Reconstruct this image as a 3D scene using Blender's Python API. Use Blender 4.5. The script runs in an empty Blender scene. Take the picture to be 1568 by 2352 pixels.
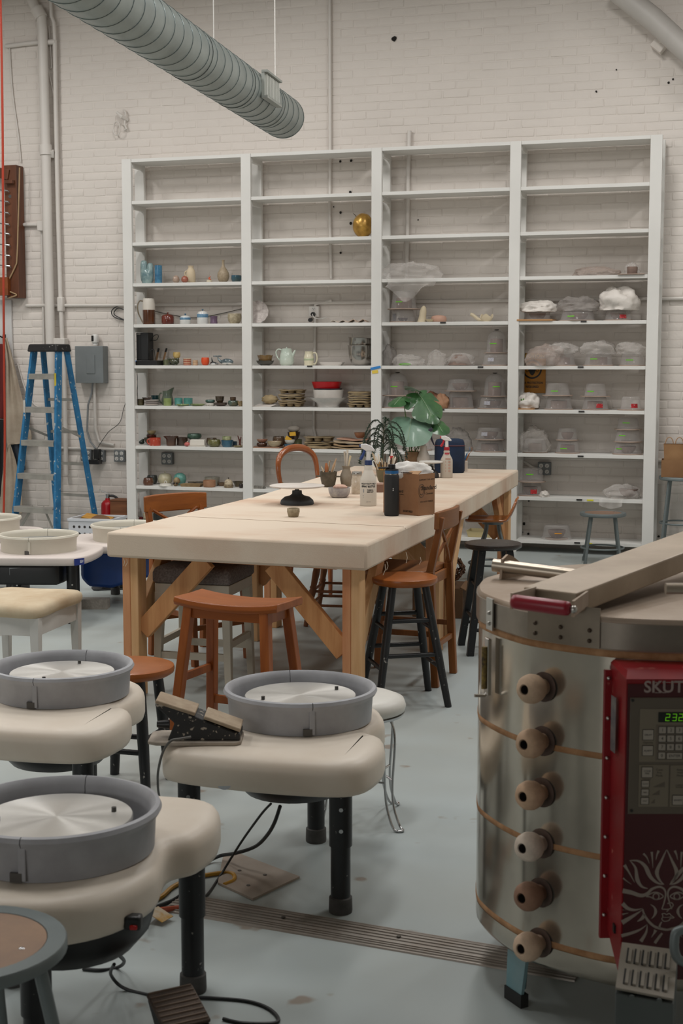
import bpy, math, random
from math import sin, cos, pi, radians, sqrt
from mathutils import Vector, Matrix, noise as mnoise
random.seed(7)
SC = bpy.context.scene
COL = SC.collection
# ---------------------------------------------------------------- camera
FPX, EYE, PITCH, YAW = 3267.0, 1.52, math.atan(349/3267.0), radians(17.4)
cam_d = bpy.data.cameras.new('camera'); cam = bpy.data.objects.new('camera', cam_d); COL.objects.link(cam)
cam.location = (0, 0, EYE); cam.rotation_euler = (pi/2-PITCH, 0, YAW)
cam_d.sensor_fit = 'VERTICAL'; cam_d.sensor_height = 36; cam_d.lens = 50.0
cam_d.clip_start = .05; cam_d.clip_end = 60
cam_d.dof.use_dof = True; cam_d.dof.focus_distance = 6.6; cam_d.dof.aperture_fstop = 9.0
SC.camera = cam
# ---------------------------------------------------------------- world, lamps, exposure
w = bpy.data.worlds.new('room_air'); SC.world = w; w.use_nodes = True
w.node_tree.nodes['Background'].inputs[0].default_value = (.75, .85, 1, 1)
w.node_tree.nodes['Background'].inputs[1].default_value = .05
def area(name, loc, sx, sy, watts, col=(1, .985, .965), rot=(0, 0, 0)):
    d = bpy.data.lights.new(name, 'AREA'); d.shape = 'RECTANGLE'; d.size = sx; d.size_y = sy
    d.energy = watts; d.color = col
    o = bpy.data.objects.new(name, d); COL.objects.link(o); o.location = loc; o.rotation_euler = rot
    return o
for ly, row in ((3.9, (40, 42, 38, 12)), (6.6, (52, 30, 30, 46)), (9.0, (50, 42, 42, 56))):   # rows of high-bay lamps under the roof
    for lx, watts in zip((-6.8, -4.2, -1.5, 1.2), row):
        area('high_bay_lamp', (lx, ly, 4.68), .4, 1.1, watts*1.03)
area('rear_fill_light', (-4.5, -8.8, 3.0), 6.0, 2.6, 170, (1, .99, .97), (pi/2, 0, 0))   # added fill light behind the viewer, brightens upright faces
SC.view_settings.view_transform = 'Standard'; SC.view_settings.look = 'None'
SC.view_settings.exposure = 0.0; SC.view_settings.gamma = 1.0; SC.view_settings.use_curve_mapping = False
# ---------------------------------------------------------------- where a point seen in the photograph stands in the room
_fw = Vector((-sin(YAW)*cos(PITCH), cos(YAW)*cos(PITCH), -sin(PITCH)))
_rt = Vector((cos(YAW), sin(YAW), 0)); _up = _rt.cross(_fw); _C = Vector((0, 0, EYE))
def ray(x, y): return _fw*FPX + _rt*(x-784) - _up*(y-1176)
def onZ(x, y, z=0.0): d = ray(x, y); return _C + d*((z-EYE)/d.z)
def onY(x, y, Y): d = ray(x, y); return _C + d*(Y/d.y)
def onD(x, y, dep): return _C + ray(x, y)*(dep/FPX)
# ---------------------------------------------------------------- materials
def lin(h):
    h = h.lstrip('#'); o = []
    for i in (0, 2, 4):
        c = int(h[i:i+2], 16)/255; o.append(c/12.92 if c <= .04045 else ((c+.055)/1.055)**2.4)
    return o
MC = {}
def mat(h, rough=.5, metal=0.0, var=.08, vs=6.0, bump=0.0, bs=40.0, stretch=None, spec=.5, h2=None, speck=None, coat=0.0, aniso=False, emit=0.0, alpha=None, lo=.35, hi=.65, sheen=0.0, sub=0.0):
    key = (h, rough, metal, var, vs, bump, bs, stretch, spec, h2, speck, coat, aniso, emit, alpha, lo, hi, sheen)
    if key in MC: return MC[key]
    m = bpy.data.materials.new('mat_%d' % len(MC)); MC[key] = m; m.use_nodes = True
    nt = m.node_tree; N = nt.nodes; L = nt.links; b = N['Principled BSDF']
    c = lin(h)
    b.inputs['Roughness'].default_value = rough; b.inputs['Metallic'].default_value = metal
    b.inputs['Specular IOR Level'].default_value = spec; b.inputs['Coat Weight'].default_value = coat
    b.inputs['Sheen Weight'].default_value = sheen
    tc = N.new('ShaderNodeTexCoord'); mp = N.new('ShaderNodeMapping'); L.new(tc.outputs['Object'], mp.inputs[0])
    if stretch: mp.inputs['Scale'].default_value = stretch
    if var > 0 or h2:
        nz = N.new('ShaderNodeTexNoise'); nz.inputs['Scale'].default_value = vs; nz.inputs['Detail'].default_value = 6
        nz.inputs['Roughness'].default_value = .6; L.new(mp.outputs[0], nz.inputs['Vector'])
        cr = N.new('ShaderNodeValToRGB'); L.new(nz.outputs['Fac'], cr.inputs[0])
        cr.color_ramp.elements[0].position = lo; cr.color_ramp.elements[1].position = hi
        c2 = lin(h2) if h2 else [min(1, x*(1+var)) for x in c]
        c1 = c if h2 else [x*(1-var) for x in c]
        cr.color_ramp.elements[0].color = (*c1, 1); cr.color_ramp.elements[1].color = (*c2, 1)
        src = cr.outputs[0]
    else:
        rgb = N.new('ShaderNodeRGB'); rgb.outputs[0].default_value = (*c, 1); src = rgb.outputs[0]
    if speck:                                     # (colour, scale, threshold) paint or clay flecks
        n2 = N.new('ShaderNodeTexNoise'); n2.inputs['Scale'].default_value = speck[1]; n2.inputs['Detail'].default_value = 3
        L.new(tc.outputs['Object'], n2.inputs['Vector'])
        c2r = N.new('ShaderNodeValToRGB'); c2r.color_ramp.elements[0].position = speck[2]; c2r.color_ramp.elements[1].position = speck[2]+.04
        L.new(n2.outputs['Fac'], c2r.inputs[0])
        mx = N.new('ShaderNodeMix'); mx.data_type = 'RGBA'; L.new(c2r.outputs[0], mx.inputs[0])
        L.new(src, mx.inputs[6]); mx.inputs[7].default_value = (*lin(speck[0]), 1); src = mx.outputs[2]
    L.new(src, b.inputs['Base Color'])
    if bump > 0:
        nb = N.new('ShaderNodeTexNoise'); nb.inputs['Scale'].default_value = bs; nb.inputs['Detail'].default_value = 4
        L.new(mp.outputs[0], nb.inputs['Vector'])
        bp = N.new('ShaderNodeBump'); bp.inputs['Strength'].default_value = bump; bp.inputs['Distance'].default_value = .01
        L.new(nb.outputs['Fac'], bp.inputs['Height']); L.new(bp.outputs[0], b.inputs['Normal'])
    if aniso:
        tg = N.new('ShaderNodeTangent'); tg.direction_type = 'RADIAL'; tg.axis = 'Z'
        b.inputs['Anisotropic'].default_value = .85; L.new(tg.outputs[0], b.inputs['Tangent'])
    if emit > 0:
        b.inputs['Emission Color'].default_value = (*c, 1); b.inputs['Emission Strength'].default_value = emit
    if alpha is not None:                          # thin clear plastic: mostly see-through with a gloss
        tr = N.new('ShaderNodeBsdfTransparent'); ms = N.new('ShaderNodeMixShader')
        lw = N.new('ShaderNodeLayerWeight'); lw.inputs[0].default_value = .35
        mr = N.new('ShaderNodeMapRange'); mr.inputs['To Min'].default_value = alpha; mr.inputs['To Max'].default_value = min(1, alpha+.38)
        L.new(lw.outputs['Facing'], mr.inputs[0]); L.new(mr.outputs[0], ms.inputs[0])
        L.new(tr.outputs[0], ms.inputs[1]); L.new(b.outputs[0], ms.inputs[2])
        L.new(ms.outputs[0], N['Material Output'].inputs[0])
    return m
def wood(h, h2, axis='z', rough=.5, vs=7.0, coat=0.0, bump=.05, **k):
    s = {'x': (.09, 1, 1), 'y': (1, .09, 1), 'z': (1, 1, .09)}[axis]
    s = tuple(v*vs*3 for v in s)
    return mat(h, rough=rough, h2=h2, vs=1.0, stretch=s, coat=coat, bump=bump, bs=3.0, **k)
# ---------------------------------------------------------------- mesh building
class G:
    def __init__(s): s.v = []; s.f = []
    def add(s, vs, fs, M=None):
        o = len(s.v)
        s.v += [tuple(M @ Vector(p)) if M is not None else tuple(p) for p in vs]
        s.f += [tuple(i+o for i in f) for f in fs]; return s
    def box(s, c, d, M=None, R=None):
        x, y, z = d[0]/2, d[1]/2, d[2]/2
        vs = [Vector((a*x, b*y, e*z)) for e in (-1, 1) for b in (-1, 1) for a in (-1, 1)]
        if R is not None: vs = [R @ p for p in vs]
        vs = [p+Vector(c) for p in vs]
        return s.add(vs, [(0, 2, 3, 1), (4, 5, 7, 6), (0, 1, 5, 4), (2, 6, 7, 3), (0, 4, 6, 2), (1, 3, 7, 5)], M)
    def frus(s, c0, d0, c1, d1):                  # box whose bottom (c0,d0) and top (c1,d1) differ
        vs = []
        for c, d in ((c0, d0), (c1, d1)):
            for b in (-1, 1):
                for a in (-1, 1): vs.append((c[0]+a*d[0]/2, c[1]+b*d[1]/2, c[2]))
        return s.add(vs, [(0, 2, 3, 1), (4, 5, 7, 6), (0, 1, 5, 4), (2, 6, 7, 3), (0, 4, 6, 2), (1, 3, 7, 5)])
    def beam(s, p0, p1, wx, wy, up=(0, 0, 1), w1=None):
        p0, p1 = Vector(p0), Vector(p1); d = (p1-p0).normalized(); u = Vector(up)
        if abs(d.dot(u)) > .98: u = Vector((0, 1, 0))
        a = d.cross(u).normalized(); b = a.cross(d)
        vs = []
        for p, k in ((p0, 1), (p1, w1 or 1)):
            for i, j in ((-1, -1), (1, -1), (1, 1), (-1, 1)): vs.append(p+a*(i*wx*k/2)+b*(j*wy*k/2))
        return s.add(vs, [(3, 2, 1, 0), (4, 5, 6, 7), (0, 1, 5, 4), (1, 2, 6, 5), (2, 3, 7, 6), (3, 0, 4, 7)])
    def cyl(s, p0, p1, r0, r1=None, n=16, cap=True):
        return s.tube([p0, p1], [r0, r0 if r1 is None else r1], n, cap)
    def tube(s, pts, r, n=8, cap=True, closed=False):
        P = [Vector(p) for p in pts]; m = len(P); o = len(s.v)
        rr = r if isinstance(r, (list, tuple)) else [r]*m
        u = None
        for i, p in enumerate(P):
            if closed: d = P[(i+1) % m]-P[i-1]
            else: d = P[min(i+1, m-1)]-P[max(i-1, 0)]
            d = d.normalized() if d.length > 1e-9 else Vector((0, 0, 1))
            if u is None:
                u = Vector((0, 0, 1)).cross(d)
                if u.length < .05: u = Vector((1, 0, 0)).cross(d)
            u = (u-d*u.dot(d)).normalized(); b = d.cross(u)
            for k in range(n):
                t = 2*pi*k/n; s.v.append(tuple(p+(u*cos(t)+b*sin(t))*rr[i]))
        for i in range(m if closed else m-1):
            j = (i+1) % m
            for k in range(n):
                k2 = (k+1) % n; s.f.append((o+i*n+k, o+i*n+k2, o+j*n+k2, o+j*n+k))
        if cap and not closed:
            s.f.append(tuple(o+k for k in reversed(range(n)))); s.f.append(tuple(o+(m-1)*n+k for k in range(n)))
        return s
    def lathe(s, prof, n=24, c=(0, 0, 0), a0=0.0, a1=2*pi, M=None, fn=None):
        full = abs(a1-a0-2*pi) < 1e-6; o = len(s.v); k = n if full else n+1; vs = []
        for r, z in prof:
            for i in range(k):
                t = a0+(a1-a0)*i/n; p = Vector((r*cos(t), r*sin(t), z))
                if fn: p = fn(p, t)
                vs.append(p+Vector(c))
        fs = []
        for j in range(len(prof)-1):
            for i in range(n):
                i2 = (i+1) % k if full else i+1
                a, b, e, d = j*k+i, j*k+i2, (j+1)*k+i2, (j+1)*k+i
                if prof[j][0] < 1e-6 and prof[j+1][0] < 1e-6: continue
                if prof[j][0] < 1e-6: fs.append((a, e, d))
                elif prof[j+1][0] < 1e-6: fs.append((a, b, d))
                else: fs.append((a, b, e, d))
        return s.add(vs, fs, M)
    def prism(s, poly, z0, z1, M=None):
        n = len(poly); vs = [(x, y, z0) for x, y in poly]+[(x, y, z1) for x, y in poly]
        fs = [tuple(reversed(range(n))), tuple(range(n, 2*n))]+[(i, (i+1) % n, n+(i+1) % n, n+i) for i in range(n)]
        return s.add(vs, fs, M)
    def rings(s, rings, cap=True, M=None):        # stack of equal-length closed rings
        n = len(rings[0]); vs = [p for r in rings for p in r]; fs = []
        for j in range(len(rings)-1):
            for i in range(n): i2 = (i+1) % n; fs.append((j*n+i, j*n+i2, (j+1)*n+i2, (j+1)*n+i))
        if cap: fs += [tuple(reversed(range(n))), tuple(range((len(rings)-1)*n, len(rings)*n))]
        return s.add(vs, fs, M)
    def ball(s, c, r, n=16, m=10, fn=None):
        r = (r, r, r) if not isinstance(r, (tuple, list)) else r
        o = len(s.v); vs = [Vector((0, 0, -1))]
        for j in range(1, m):
            a = -pi/2+pi*j/m
            for i in range(n): t = 2*pi*i/n; vs.append(Vector((cos(a)*cos(t), cos(a)*sin(t), sin(a))))
        vs.append(Vector((0, 0, 1)))
        if fn: vs = [fn(p) for p in vs]
        vs = [Vector((p.x*r[0]+c[0], p.y*r[1]+c[1], p.z*r[2]+c[2])) for p in vs]
        fs = [(0, 1+(i+1) % n, 1+i) for i in range(n)]
        for j in range(m-2):
            for i in range(n):
                a = 1+j*n; fs.append((a+i, a+(i+1) % n, a+n+(i+1) % n, a+n+i))
        e = len(vs)-1; fs += [(e, 1+(m-2)*n+i, 1+(m-2)*n+(i+1) % n) for i in range(n)]
        return s.add(vs, fs)
def grid(g, nu, nv, fn, both=0.0):                # sheet fn(u,v); both = thickness along z of normal
    vs = [Vector(fn(i/nu, j/nv)) for j in range(nv+1) for i in range(nu+1)]
    fs = [(j*(nu+1)+i, j*(nu+1)+i+1, (j+1)*(nu+1)+i+1, (j+1)*(nu+1)+i) for j in range(nv) for i in range(nu)]
    return g.add(vs, fs)
def mesh(name, g, smooth=40):
    me = bpy.data.meshes.new(name); me.from_pydata(g.v, [], g.f); me.validate(); me.update()
    if smooth:
        me.polygons.foreach_set('use_smooth', [True]*len(me.polygons))
        if smooth < 180: me.set_sharp_from_angle(angle=radians(smooth))
    return me
def tag(o, label=None, cat=None, group=None, kind=None):
    if label: o['label'] = label
    if cat: o['category'] = cat
    if group: o['group'] = group
    if kind: o['kind'] = kind
    return o
def mk(name, g, m, parent=None, loc=(0, 0, 0), rz=0.0, label=None, cat=None, group=None, kind=None, smooth=40, bevel=0.0, solid=0.0, rot=None):
    me = g if isinstance(g, bpy.types.Mesh) else mesh(name, g, smooth)
    if m is not None and not me.materials: me.materials.append(m)
    o = bpy.data.objects.new(name, me); COL.objects.link(o); o.parent = parent
    o.location = loc; o.rotation_euler = rot if rot else (0, 0, rz)
    if solid:
        md = o.modifiers.new('thickness', 'SOLIDIFY'); md.thickness = solid; md.offset = 0
    if bevel:
        md = o.modifiers.new('round', 'BEVEL'); md.width = bevel; md.segments = 2; md.limit_method = 'ANGLE'; md.angle_limit = radians(40)
    return tag(o, label, cat, group, kind)
def thing(name, label, cat, loc=(0, 0, 0), rz=0.0, group=None, kind=None):
    o = bpy.data.objects.new(name, None); COL.objects.link(o); o.empty_display_size = .05
    o.location = loc; o.rotation_euler = (0, 0, rz)
    return tag(o, label, cat, group, kind)
def copy_tree(o, parent=None):
    c = o.copy(); COL.objects.link(c); c.parent = parent
    for ch in list(o.children): copy_tree(ch, c)
    return c
def text(name, s, size, m, parent, M, align='CENTER', ext=.0004, bold=0.0, sx=1.0):
    cu = bpy.data.curves.new('tmp', 'FONT'); cu.body = s; cu.size = size; cu.align_x = align; cu.align_y = 'CENTER'
    cu.extrude = ext; cu.offset = bold; cu.resolution_u = 3
    to = bpy.data.objects.new('tmp', cu); COL.objects.link(to)
    dg = bpy.context.evaluated_depsgraph_get(); me = bpy.data.meshes.new_from_object(to.evaluated_get(dg))
    bpy.data.objects.remove(to); me.transform(Matrix.Diagonal((sx, 1, 1, 1))); me.transform(M)
    me.materials.clear(); me.materials.append(m)
    o = bpy.data.objects.new(name, me); COL.objects.link(o); o.parent = parent
    return o
def spline(P, k=6, closed=True):                 # Catmull-Rom through points (any dimension)
    n = len(P); out = []; P = [Vector(p) for p in P]
    for i in range(n if closed else n-1):
        if closed: a, b, c, d = P[i-1], P[i], P[(i+1) % n], P[(i+2) % n]
        else: a, b, c, d = P[max(i-1, 0)], P[i], P[i+1], P[min(i+2, n-1)]
        for j in range(k):
            t = j/k; out.append(.5*((2*b)+(c-a)*t+(2*a-5*b+4*c-d)*t*t+(3*b-a-3*c+d)*t**3))
    if not closed: out.append(P[-1])
    return out
def inset2(poly, d):                              # move a ccw 2-D outline inwards by d
    n = len(poly); out = []
    for i in range(n):
        a, b, c = Vector(poly[i-1]), Vector(poly[i]), Vector(poly[(i+1) % n])
        t = (c-a).normalized(); out.append((b.x-t.y*d, b.y+t.x*d))
    return out
def vertM(loc, ndir, up=(0, 0, 1)):               # local z -> ndir (facing), local y -> up
    z = Vector(ndir).normalized(); y = Vector(up); x = y.cross(z).normalized(); y = z.cross(x)
    M = Matrix(((x.x, y.x, z.x, 0), (x.y, y.y, z.y, 0), (x.z, y.z, z.z, 0), (0, 0, 0, 1)))
    return Matrix.Translation(Vector(loc)) @ M
# shared finishes
M_WALL = mat('#d8d0c8', .75, var=.03, vs=1.3, bump=.25, bs=30)
M_WHITE = mat('#d6d4cf', .55, var=.02, vs=4)
M_PIPE = mat('#d0cac3', .45, var=.03, vs=3)
M_CANVAS = mat('#d2c2af', .95, h2='#bd9a80', vs=1.5, stretch=(.7, 1.6, 1), bump=.15, bs=300, lo=.46, hi=.80)
M_FIR = wood('#d29a6e', '#c07f54', 'z', .65)
M_FIR2 = wood('#d9ae80', '#c99a68', 'z', .65)
M_ORANGE = wood('#9a5523', '#804016', 'z', .4, coat=.06, spec=.3)
M_ORANGEX = wood('#9e5824', '#864517', 'x', .4, coat=.06, spec=.3)
M_BLACK = mat('#17181a', .45, var=.1, vs=20, speck=('#8d8a85', 60, .69))
M_BLKPL = mat('#151516', .4, var=.05)
M_WHEELTOP = mat('#dbd0c1', .45, h2='#cfc0ae', vs=3, lo=.4, hi=.75)
M_PAN = mat('#a9aaae', .5, h2='#97979b', vs=7)
M_ALU = mat('#cfccc6', .34, .55, var=.05, vs=9, aniso=True)
M_STEEL = mat('#b9b6b0', .3, 1.0, var=.05, vs=8)
M_CHROME = mat('#b8b8b8', .22, 1.0, var=.03)
M_GREYMET = mat('#6b7373', .45, .3, var=.06, vs=10)
M_CORD = mat('#1a1b1c', .5, var=0)
# ================================================================ the room
YW, YS = 11.47, 11.132                            # back wall face, front face of the shelving
M_FLOOR = mat('#a9b3b4', .42, h2='#a3a7a2', vs=.5, spec=.4, speck=('#8f867c', 5.0, .66))
M_ROOM = mat('#c6c0b8', .8, var=.03, vs=.5)
def slab(name, x0, x1, y0, y1, z0, z1, m):
    return mk(name, G().box(((x0+x1)/2, (y0+y1)/2, (z0+z1)/2), (x1-x0, y1-y0, z1-z0)), m, kind='structure', smooth=0)
slab('floor', -9.5, 4.5, -9.0, 11.8, -.1, 0, M_FLOOR)
slab('ceiling', -9.5, 4.5, -9.0, 11.8, 6.2, 6.3, mat('#a39d96', .9, var=.03))
slab('wall_left', -9.6, -9.5, -9.0, 11.8, 0, 6.2, M_ROOM)
slab('wall_right', 4.5, 4.6, -9.0, 11.8, 0, 6.2, M_ROOM)
slab('wall_front', -9.5, 4.5, -9.1, -9.0, 0, 6.2, mat('#8a857e', .8, var=.03))
wall = slab('wall_back', -9.5, 4.5, YW, YW+.3, 0, 6.2, M_WALL)
# painted bricks, proud of their joints
def brick_verts(rnd, w=.205, h=.0585, d=.0034):
    o = [(-w/2, 0, -h/2), (w/2, 0, -h/2), (w/2, 0, h/2), (-w/2, 0, h/2)]
    j = lambda: rnd.uniform(-.0022, .0022)
    dd = d*rnd.uniform(.55, 1.25); c = .008
    m = [(x-math.copysign(.001, x)+j(), -dd*.7, z-math.copysign(.001, z)+j()) for x, y, z in o]
    i = [(x-math.copysign(c, x)+j(), -dd+rnd.uniform(-.001, .001), z-math.copysign(c*.8, z)+j()) for x, y, z in o]
    f = [(8, 9, 10, 11)]
    for a in (0, 4):
        for k in range(4): f.append((a+k, a+(k+1) % 4, a+4+(k+1) % 4, a+4+k))
    return o+m+i, f
rb = random.Random(3)
BR = []
for c in range(72):
    z = .0335+c*.067
    if z > 4.9: break
    off = 0 if c % 2 else .1075
    x = -7.9+off
    while x < .2:
        BR.append((x+rb.uniform(-.004, .004), z+rb.uniform(-.002, .002))); x += .215
BR.sort(key=lambda p: (p[0]+6.1)**2*1.6+(p[1]-2.5)**2*.5 if p[0] < -5.45 else 99+p[0])
variants = []
for i in range(8):
    v, f = brick_verts(rb); g = G(); g.add(v, f); me = mesh('brick', g, 60); me.materials.append(M_WALL); variants.append(me)
for i, (x, z) in enumerate(BR[:300]):
    o = mk('brick', variants[i % 8], None, wall, (x, YW, z)); o.rotation_euler = (0, rb.uniform(-.006, .006), 0)
g = G()
for x, z in BR[300:]:
    v, f = brick_verts(rb); g.add(v, f, Matrix.Translation((x, YW, z)))
mk('bricks', g, M_WALL, wall, kind='stuff', smooth=60)
# old anchor holes and stains in the wall
M_HOLE = mat('#1c1815', .9, var=0)
for px, py, r in ((781, 370.5, .011), (806, 369, .012), (804, 441, .012), (782, 488, .011), (805, 513, .013), (782, 581, .010), (905, 89, .022), (766, 475, .006), (936, 509, .008), (960, 505, .006), (1369, 210, .008), (1415, 160, .006), (1203, 1203, .012), (1197, 1222, .014), (1213, 1226, .01), (1214, 1150, .008), (1512, 1232, .01), (1535, 190, .01), (1545, 182, .008)):
    p = onY(px, py, YW-.0085)
    g = G(); pts = [(r*cos(t)*random.uniform(.8, 1.15), r*sin(t)*random.uniform(.8, 1.15)) for t in [2*pi*k/9 for k in range(9)]]
    g.prism(pts, -.001, .001, vertM(p, (0, -1, 0)))
    mk('anchor_hole', g, M_HOLE, wall)
def wtube(name, pts, Y, r, m, parent=None, n=10, **k):
    P = [tuple(onY(x, y, Y)) for x, y in pts]
    return mk(name, G().tube(P, r, n), m, parent, **k)
# ---------------------------------------------------------------- pipes and conduits on the wall
rp = thing('standpipe', 'thick white standpipe running up the brick wall left of the shelving', 'pipe', tuple(onY(115, 1200, YW-.07)))
base = Vector(rp.location)
def rel(pts, b): return [tuple(Vector(p)-b) for p in pts]
P = [onY(x, y, YW-.075) for x, y in ((50, -60), (78, 12), (95, 40), (97.5, 70), (101, 200), (105, 345), (112, 640), (118, 860), (125, 1200))]
P[-1].z = 0.0
mk('pipe_run', G().tube(rel(P, base), .044, 14), M_PIPE, rp)
for (xa, ya, xb, yb, r) in ((104.4, 333, 105.6, 356, .056), (84, 20, 95, 41, .057)):
    mk('coupling', G().tube(rel([onY(xa, ya, YW-.075), onY(xb, yb, YW-.075)], base), r, 14), M_PIPE, rp)
mk('clamp', G().beam(*rel([onY(118, 345, YW-.075), onY(118, 360, YW-.05)], base), .04, .04), M_PIPE, rp)
c = wtube('conduit', [(126, 92), (128, 250), (133, 480), (139, 690), (143, 780), (148, 860), (152, 1090)], YW-.045, .02, M_PIPE, label='thin white electrical conduit running up the wall right of the thick pipe', cat='conduit')
wtube('elbow', [(110, 97), (128, 96)], YW-.046, .024, M_PIPE, c); wtube('upper_run', [(114, -30), (118, 38), (124, 52), (126, 92)], YW-.05, .016, M_PIPE, c)
mk('junction_box', G().box(onY(140, 790, YW-.055), (.11, .08, .10)), M_PIPE, c, bevel=.006)
mk('tee_fitting', G().box(onY(140, 699, YW-.045), (.055, .055, .13)), M_PIPE, c, bevel=.01)
c = wtube('conduit', [(14, 106), (60, 100), (100, 96)], YW-.03, .02, M_PIPE, label='short horizontal white conduit crossing the wall high at the left', cat='conduit')
c = wtube('conduit', [(48, 516), (90, 516)], YW-.03, .016, M_PIPE, label='short white conduit ending in a box beside the brown wooden rack', cat='conduit')
mk('conduit_box', G().box(onY(95, 519, YW-.035), (.06, .06, .09)), M_PIPE, c, bevel=.005)
wtube('drop', [(96, 530), (97, 580), (99, 690), (102, 850)], YW-.02, .012, M_PIPE, c)
z0 = onY(300, 701, YW-.035).z
P = [(-6.55, YW-.026, z0+.01), (-5.4, YW-.026, z0), (-.4, YW-.026, z0)]
mk('conduit', G().tube(P, .014, 8), M_PIPE, label='long horizontal white conduit running along the wall behind the shelving', cat='conduit')
z0 = onY(430, 1035, YW-.03).z
mk('conduit', G().tube([(-6.3, YW-.024, z0), (-5.5, YW-.024, z0), (-.4, YW-.024, z0)], .013, 8), M_PIPE, label='low horizontal white conduit feeding the wall outlets', cat='conduit')
c = wtube('conduit', [(757, -20), (758, 320), (757, 480), (760, 640), (757, 760), (722, 900), (720, 1000)][:4], YW-.03, .013, M_PIPE, label='vertical white conduit behind the second shelving bay', cat='conduit')
wtube('lower_run', [(762, 690), (724, 700), (722, 840), (720, 985), (726, 1010)], YW-.03, .012, M_PIPE, c)
wtube('conduit', [(940, 300), (937, 400), (935, 560), (933, 640)], YW-.03, .017, M_PIPE, label='vertical white conduit behind the third shelving bay', cat='conduit')
# iron cleat on the wall above the first bay
cl = thing('wall_cleat', 'white painted iron cleat with rings on the wall above the shelving', 'cleat', tuple(onY(285, 272, YW)))
b0 = Vector(cl.location)
mk('arm', G().tube(rel([onY(268, 258, YW-.05), onY(280, 268, YW-.06), onY(292, 275, YW-.01)], b0), [.012, .02, .02], 8), M_PIPE, cl)
mk('ring', G().tube(rel([onY(268+8*cos(t), 295+16*sin(t), YW-.05-.01*cos(t)) for t in [2*pi*k/14 for k in range(14)]], b0), .006, 6, closed=True), M_PIPE, cl)
mk('hook', G().tube(rel([onY(x, y, YW-.03) for x, y in ((283, 252), (288, 258), (286, 285), (290, 296), (284, 299))], b0), .009, 6), M_PIPE, cl)
# diagonal pipe in the upper right corner with its box
dp = thing('diagonal_pipe', 'thick grey-white pipe slanting across the upper right of the wall', 'pipe', tuple(onY(1500, 60, YW)))
b0 = Vector(dp.location)
mk('pipe_run', G().tube(rel([onY(1400, -35, YW-.22), onY(1500, 44, YW-.22), onY(1640, 175, YW-.22)], b0), .085, 18), mat('#b5b0aa', .5, var=.03), dp)
R = Matrix.Rotation(radians(40), 3, 'Y')
mk('bracket_box', G().box(onY(1513, 105, YW-.065)-b0, (.1, .1, .08), R=R), M_WALL, dp, bevel=.004)
mk('strut', G().beam(onY(1518, 98, YW-.075)-b0, onY(1532, 78, YW-.2)-b0, .05, .05), M_WALL, dp)
# ---------------------------------------------------------------- shelving
UX = [(-5.434, -5.349), (-4.357, -4.272), (-3.238, -3.153), (-2.119, -2.034), (-1.052, -.964)]
ROW = [3.177, 2.829, 2.483, 2.141, 1.796, 1.448, 1.104, .760, .416, .073]   # board undersides, top to bottom
TB = .027
def shz(r): return ROW[r]+TB                      # surface of shelf row r
sh = thing('shelving_unit', 'tall white painted wooden shelving unit with four bays along the brick wall', 'shelving', (-3.2, YS, 0))
b0 = Vector(sh.location)
for i, (a, b) in enumerate(UX):
    h = 3.204
    mk('front_post', G().box(Vector(((a+b)/2, YS+.019, h/2))-b0, (b-a, .038, h)), M_WHITE, sh, smooth=0, bevel=.002)
    mk('rear_post', G().box(Vector(((a+b)/2, YS+.269, h/2))-b0, (b-a, .038, h)), M_WHITE, sh, smooth=0, bevel=.002)
for r, z in enumerate(ROW):
    for i in range(4):
        x0, x1 = UX[i][1], UX[i+1][0]
        if r == 0: x0, x1 = UX[i][1]-.0, UX[i+1][0]
        mk('shelf_board', G().box(Vector(((x0+x1)/2, YS+.153, z+TB/2))-b0, (x1-x0, .292, TB)), M_WHITE, sh, smooth=0, bevel=.0015)
    for i, (a, b) in enumerate(UX):
        mk('cleat', G().box(Vector(((a+b)/2+(.03 if i < 4 else -.03), YS+.145, z-.0195))-b0, (.028, .21, .038)), M_WHITE, sh, smooth=0)
for px, py in ((711, 841), (1017, 741), (1103, 843), (1014, 941), (1340, 738), (1333, 843), (1335, 945), (1333, 1048), (1330, 1148), (1325, 1247)):
    p = onY(px, py, YS+.004)
    mk('shelf_label', G().box(p-b0, (.045, .006, .012)), mat('#2a2827', .5, var=.05), sh, smooth=0)
for px, py, hx in ((1355, 1149, '#d8cf2a'), (1352, 1249, '#d8cf2a')):
    p = onY(px, py, YS+.005); mk('tape_note', G().box(p-b0, (.05, .004, .011)), mat(hx, .6, var=.03), sh, smooth=0)
tp = mk('tape_note', G().box(onY(862, 845, YS-.003)-b0, (.085, .003, .02), R=Matrix.Rotation(radians(-12), 3, 'Y')), mat('#2b7bbd', .6, var=.03), sh, smooth=0)
mk('tape_note', G().box(onY(861, 854, YS-.002)-b0, (.05, .003, .025), R=Matrix.Rotation(radians(-8), 3, 'Y')), mat('#d6b944', .6, var=.03), sh, smooth=0)
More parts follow.
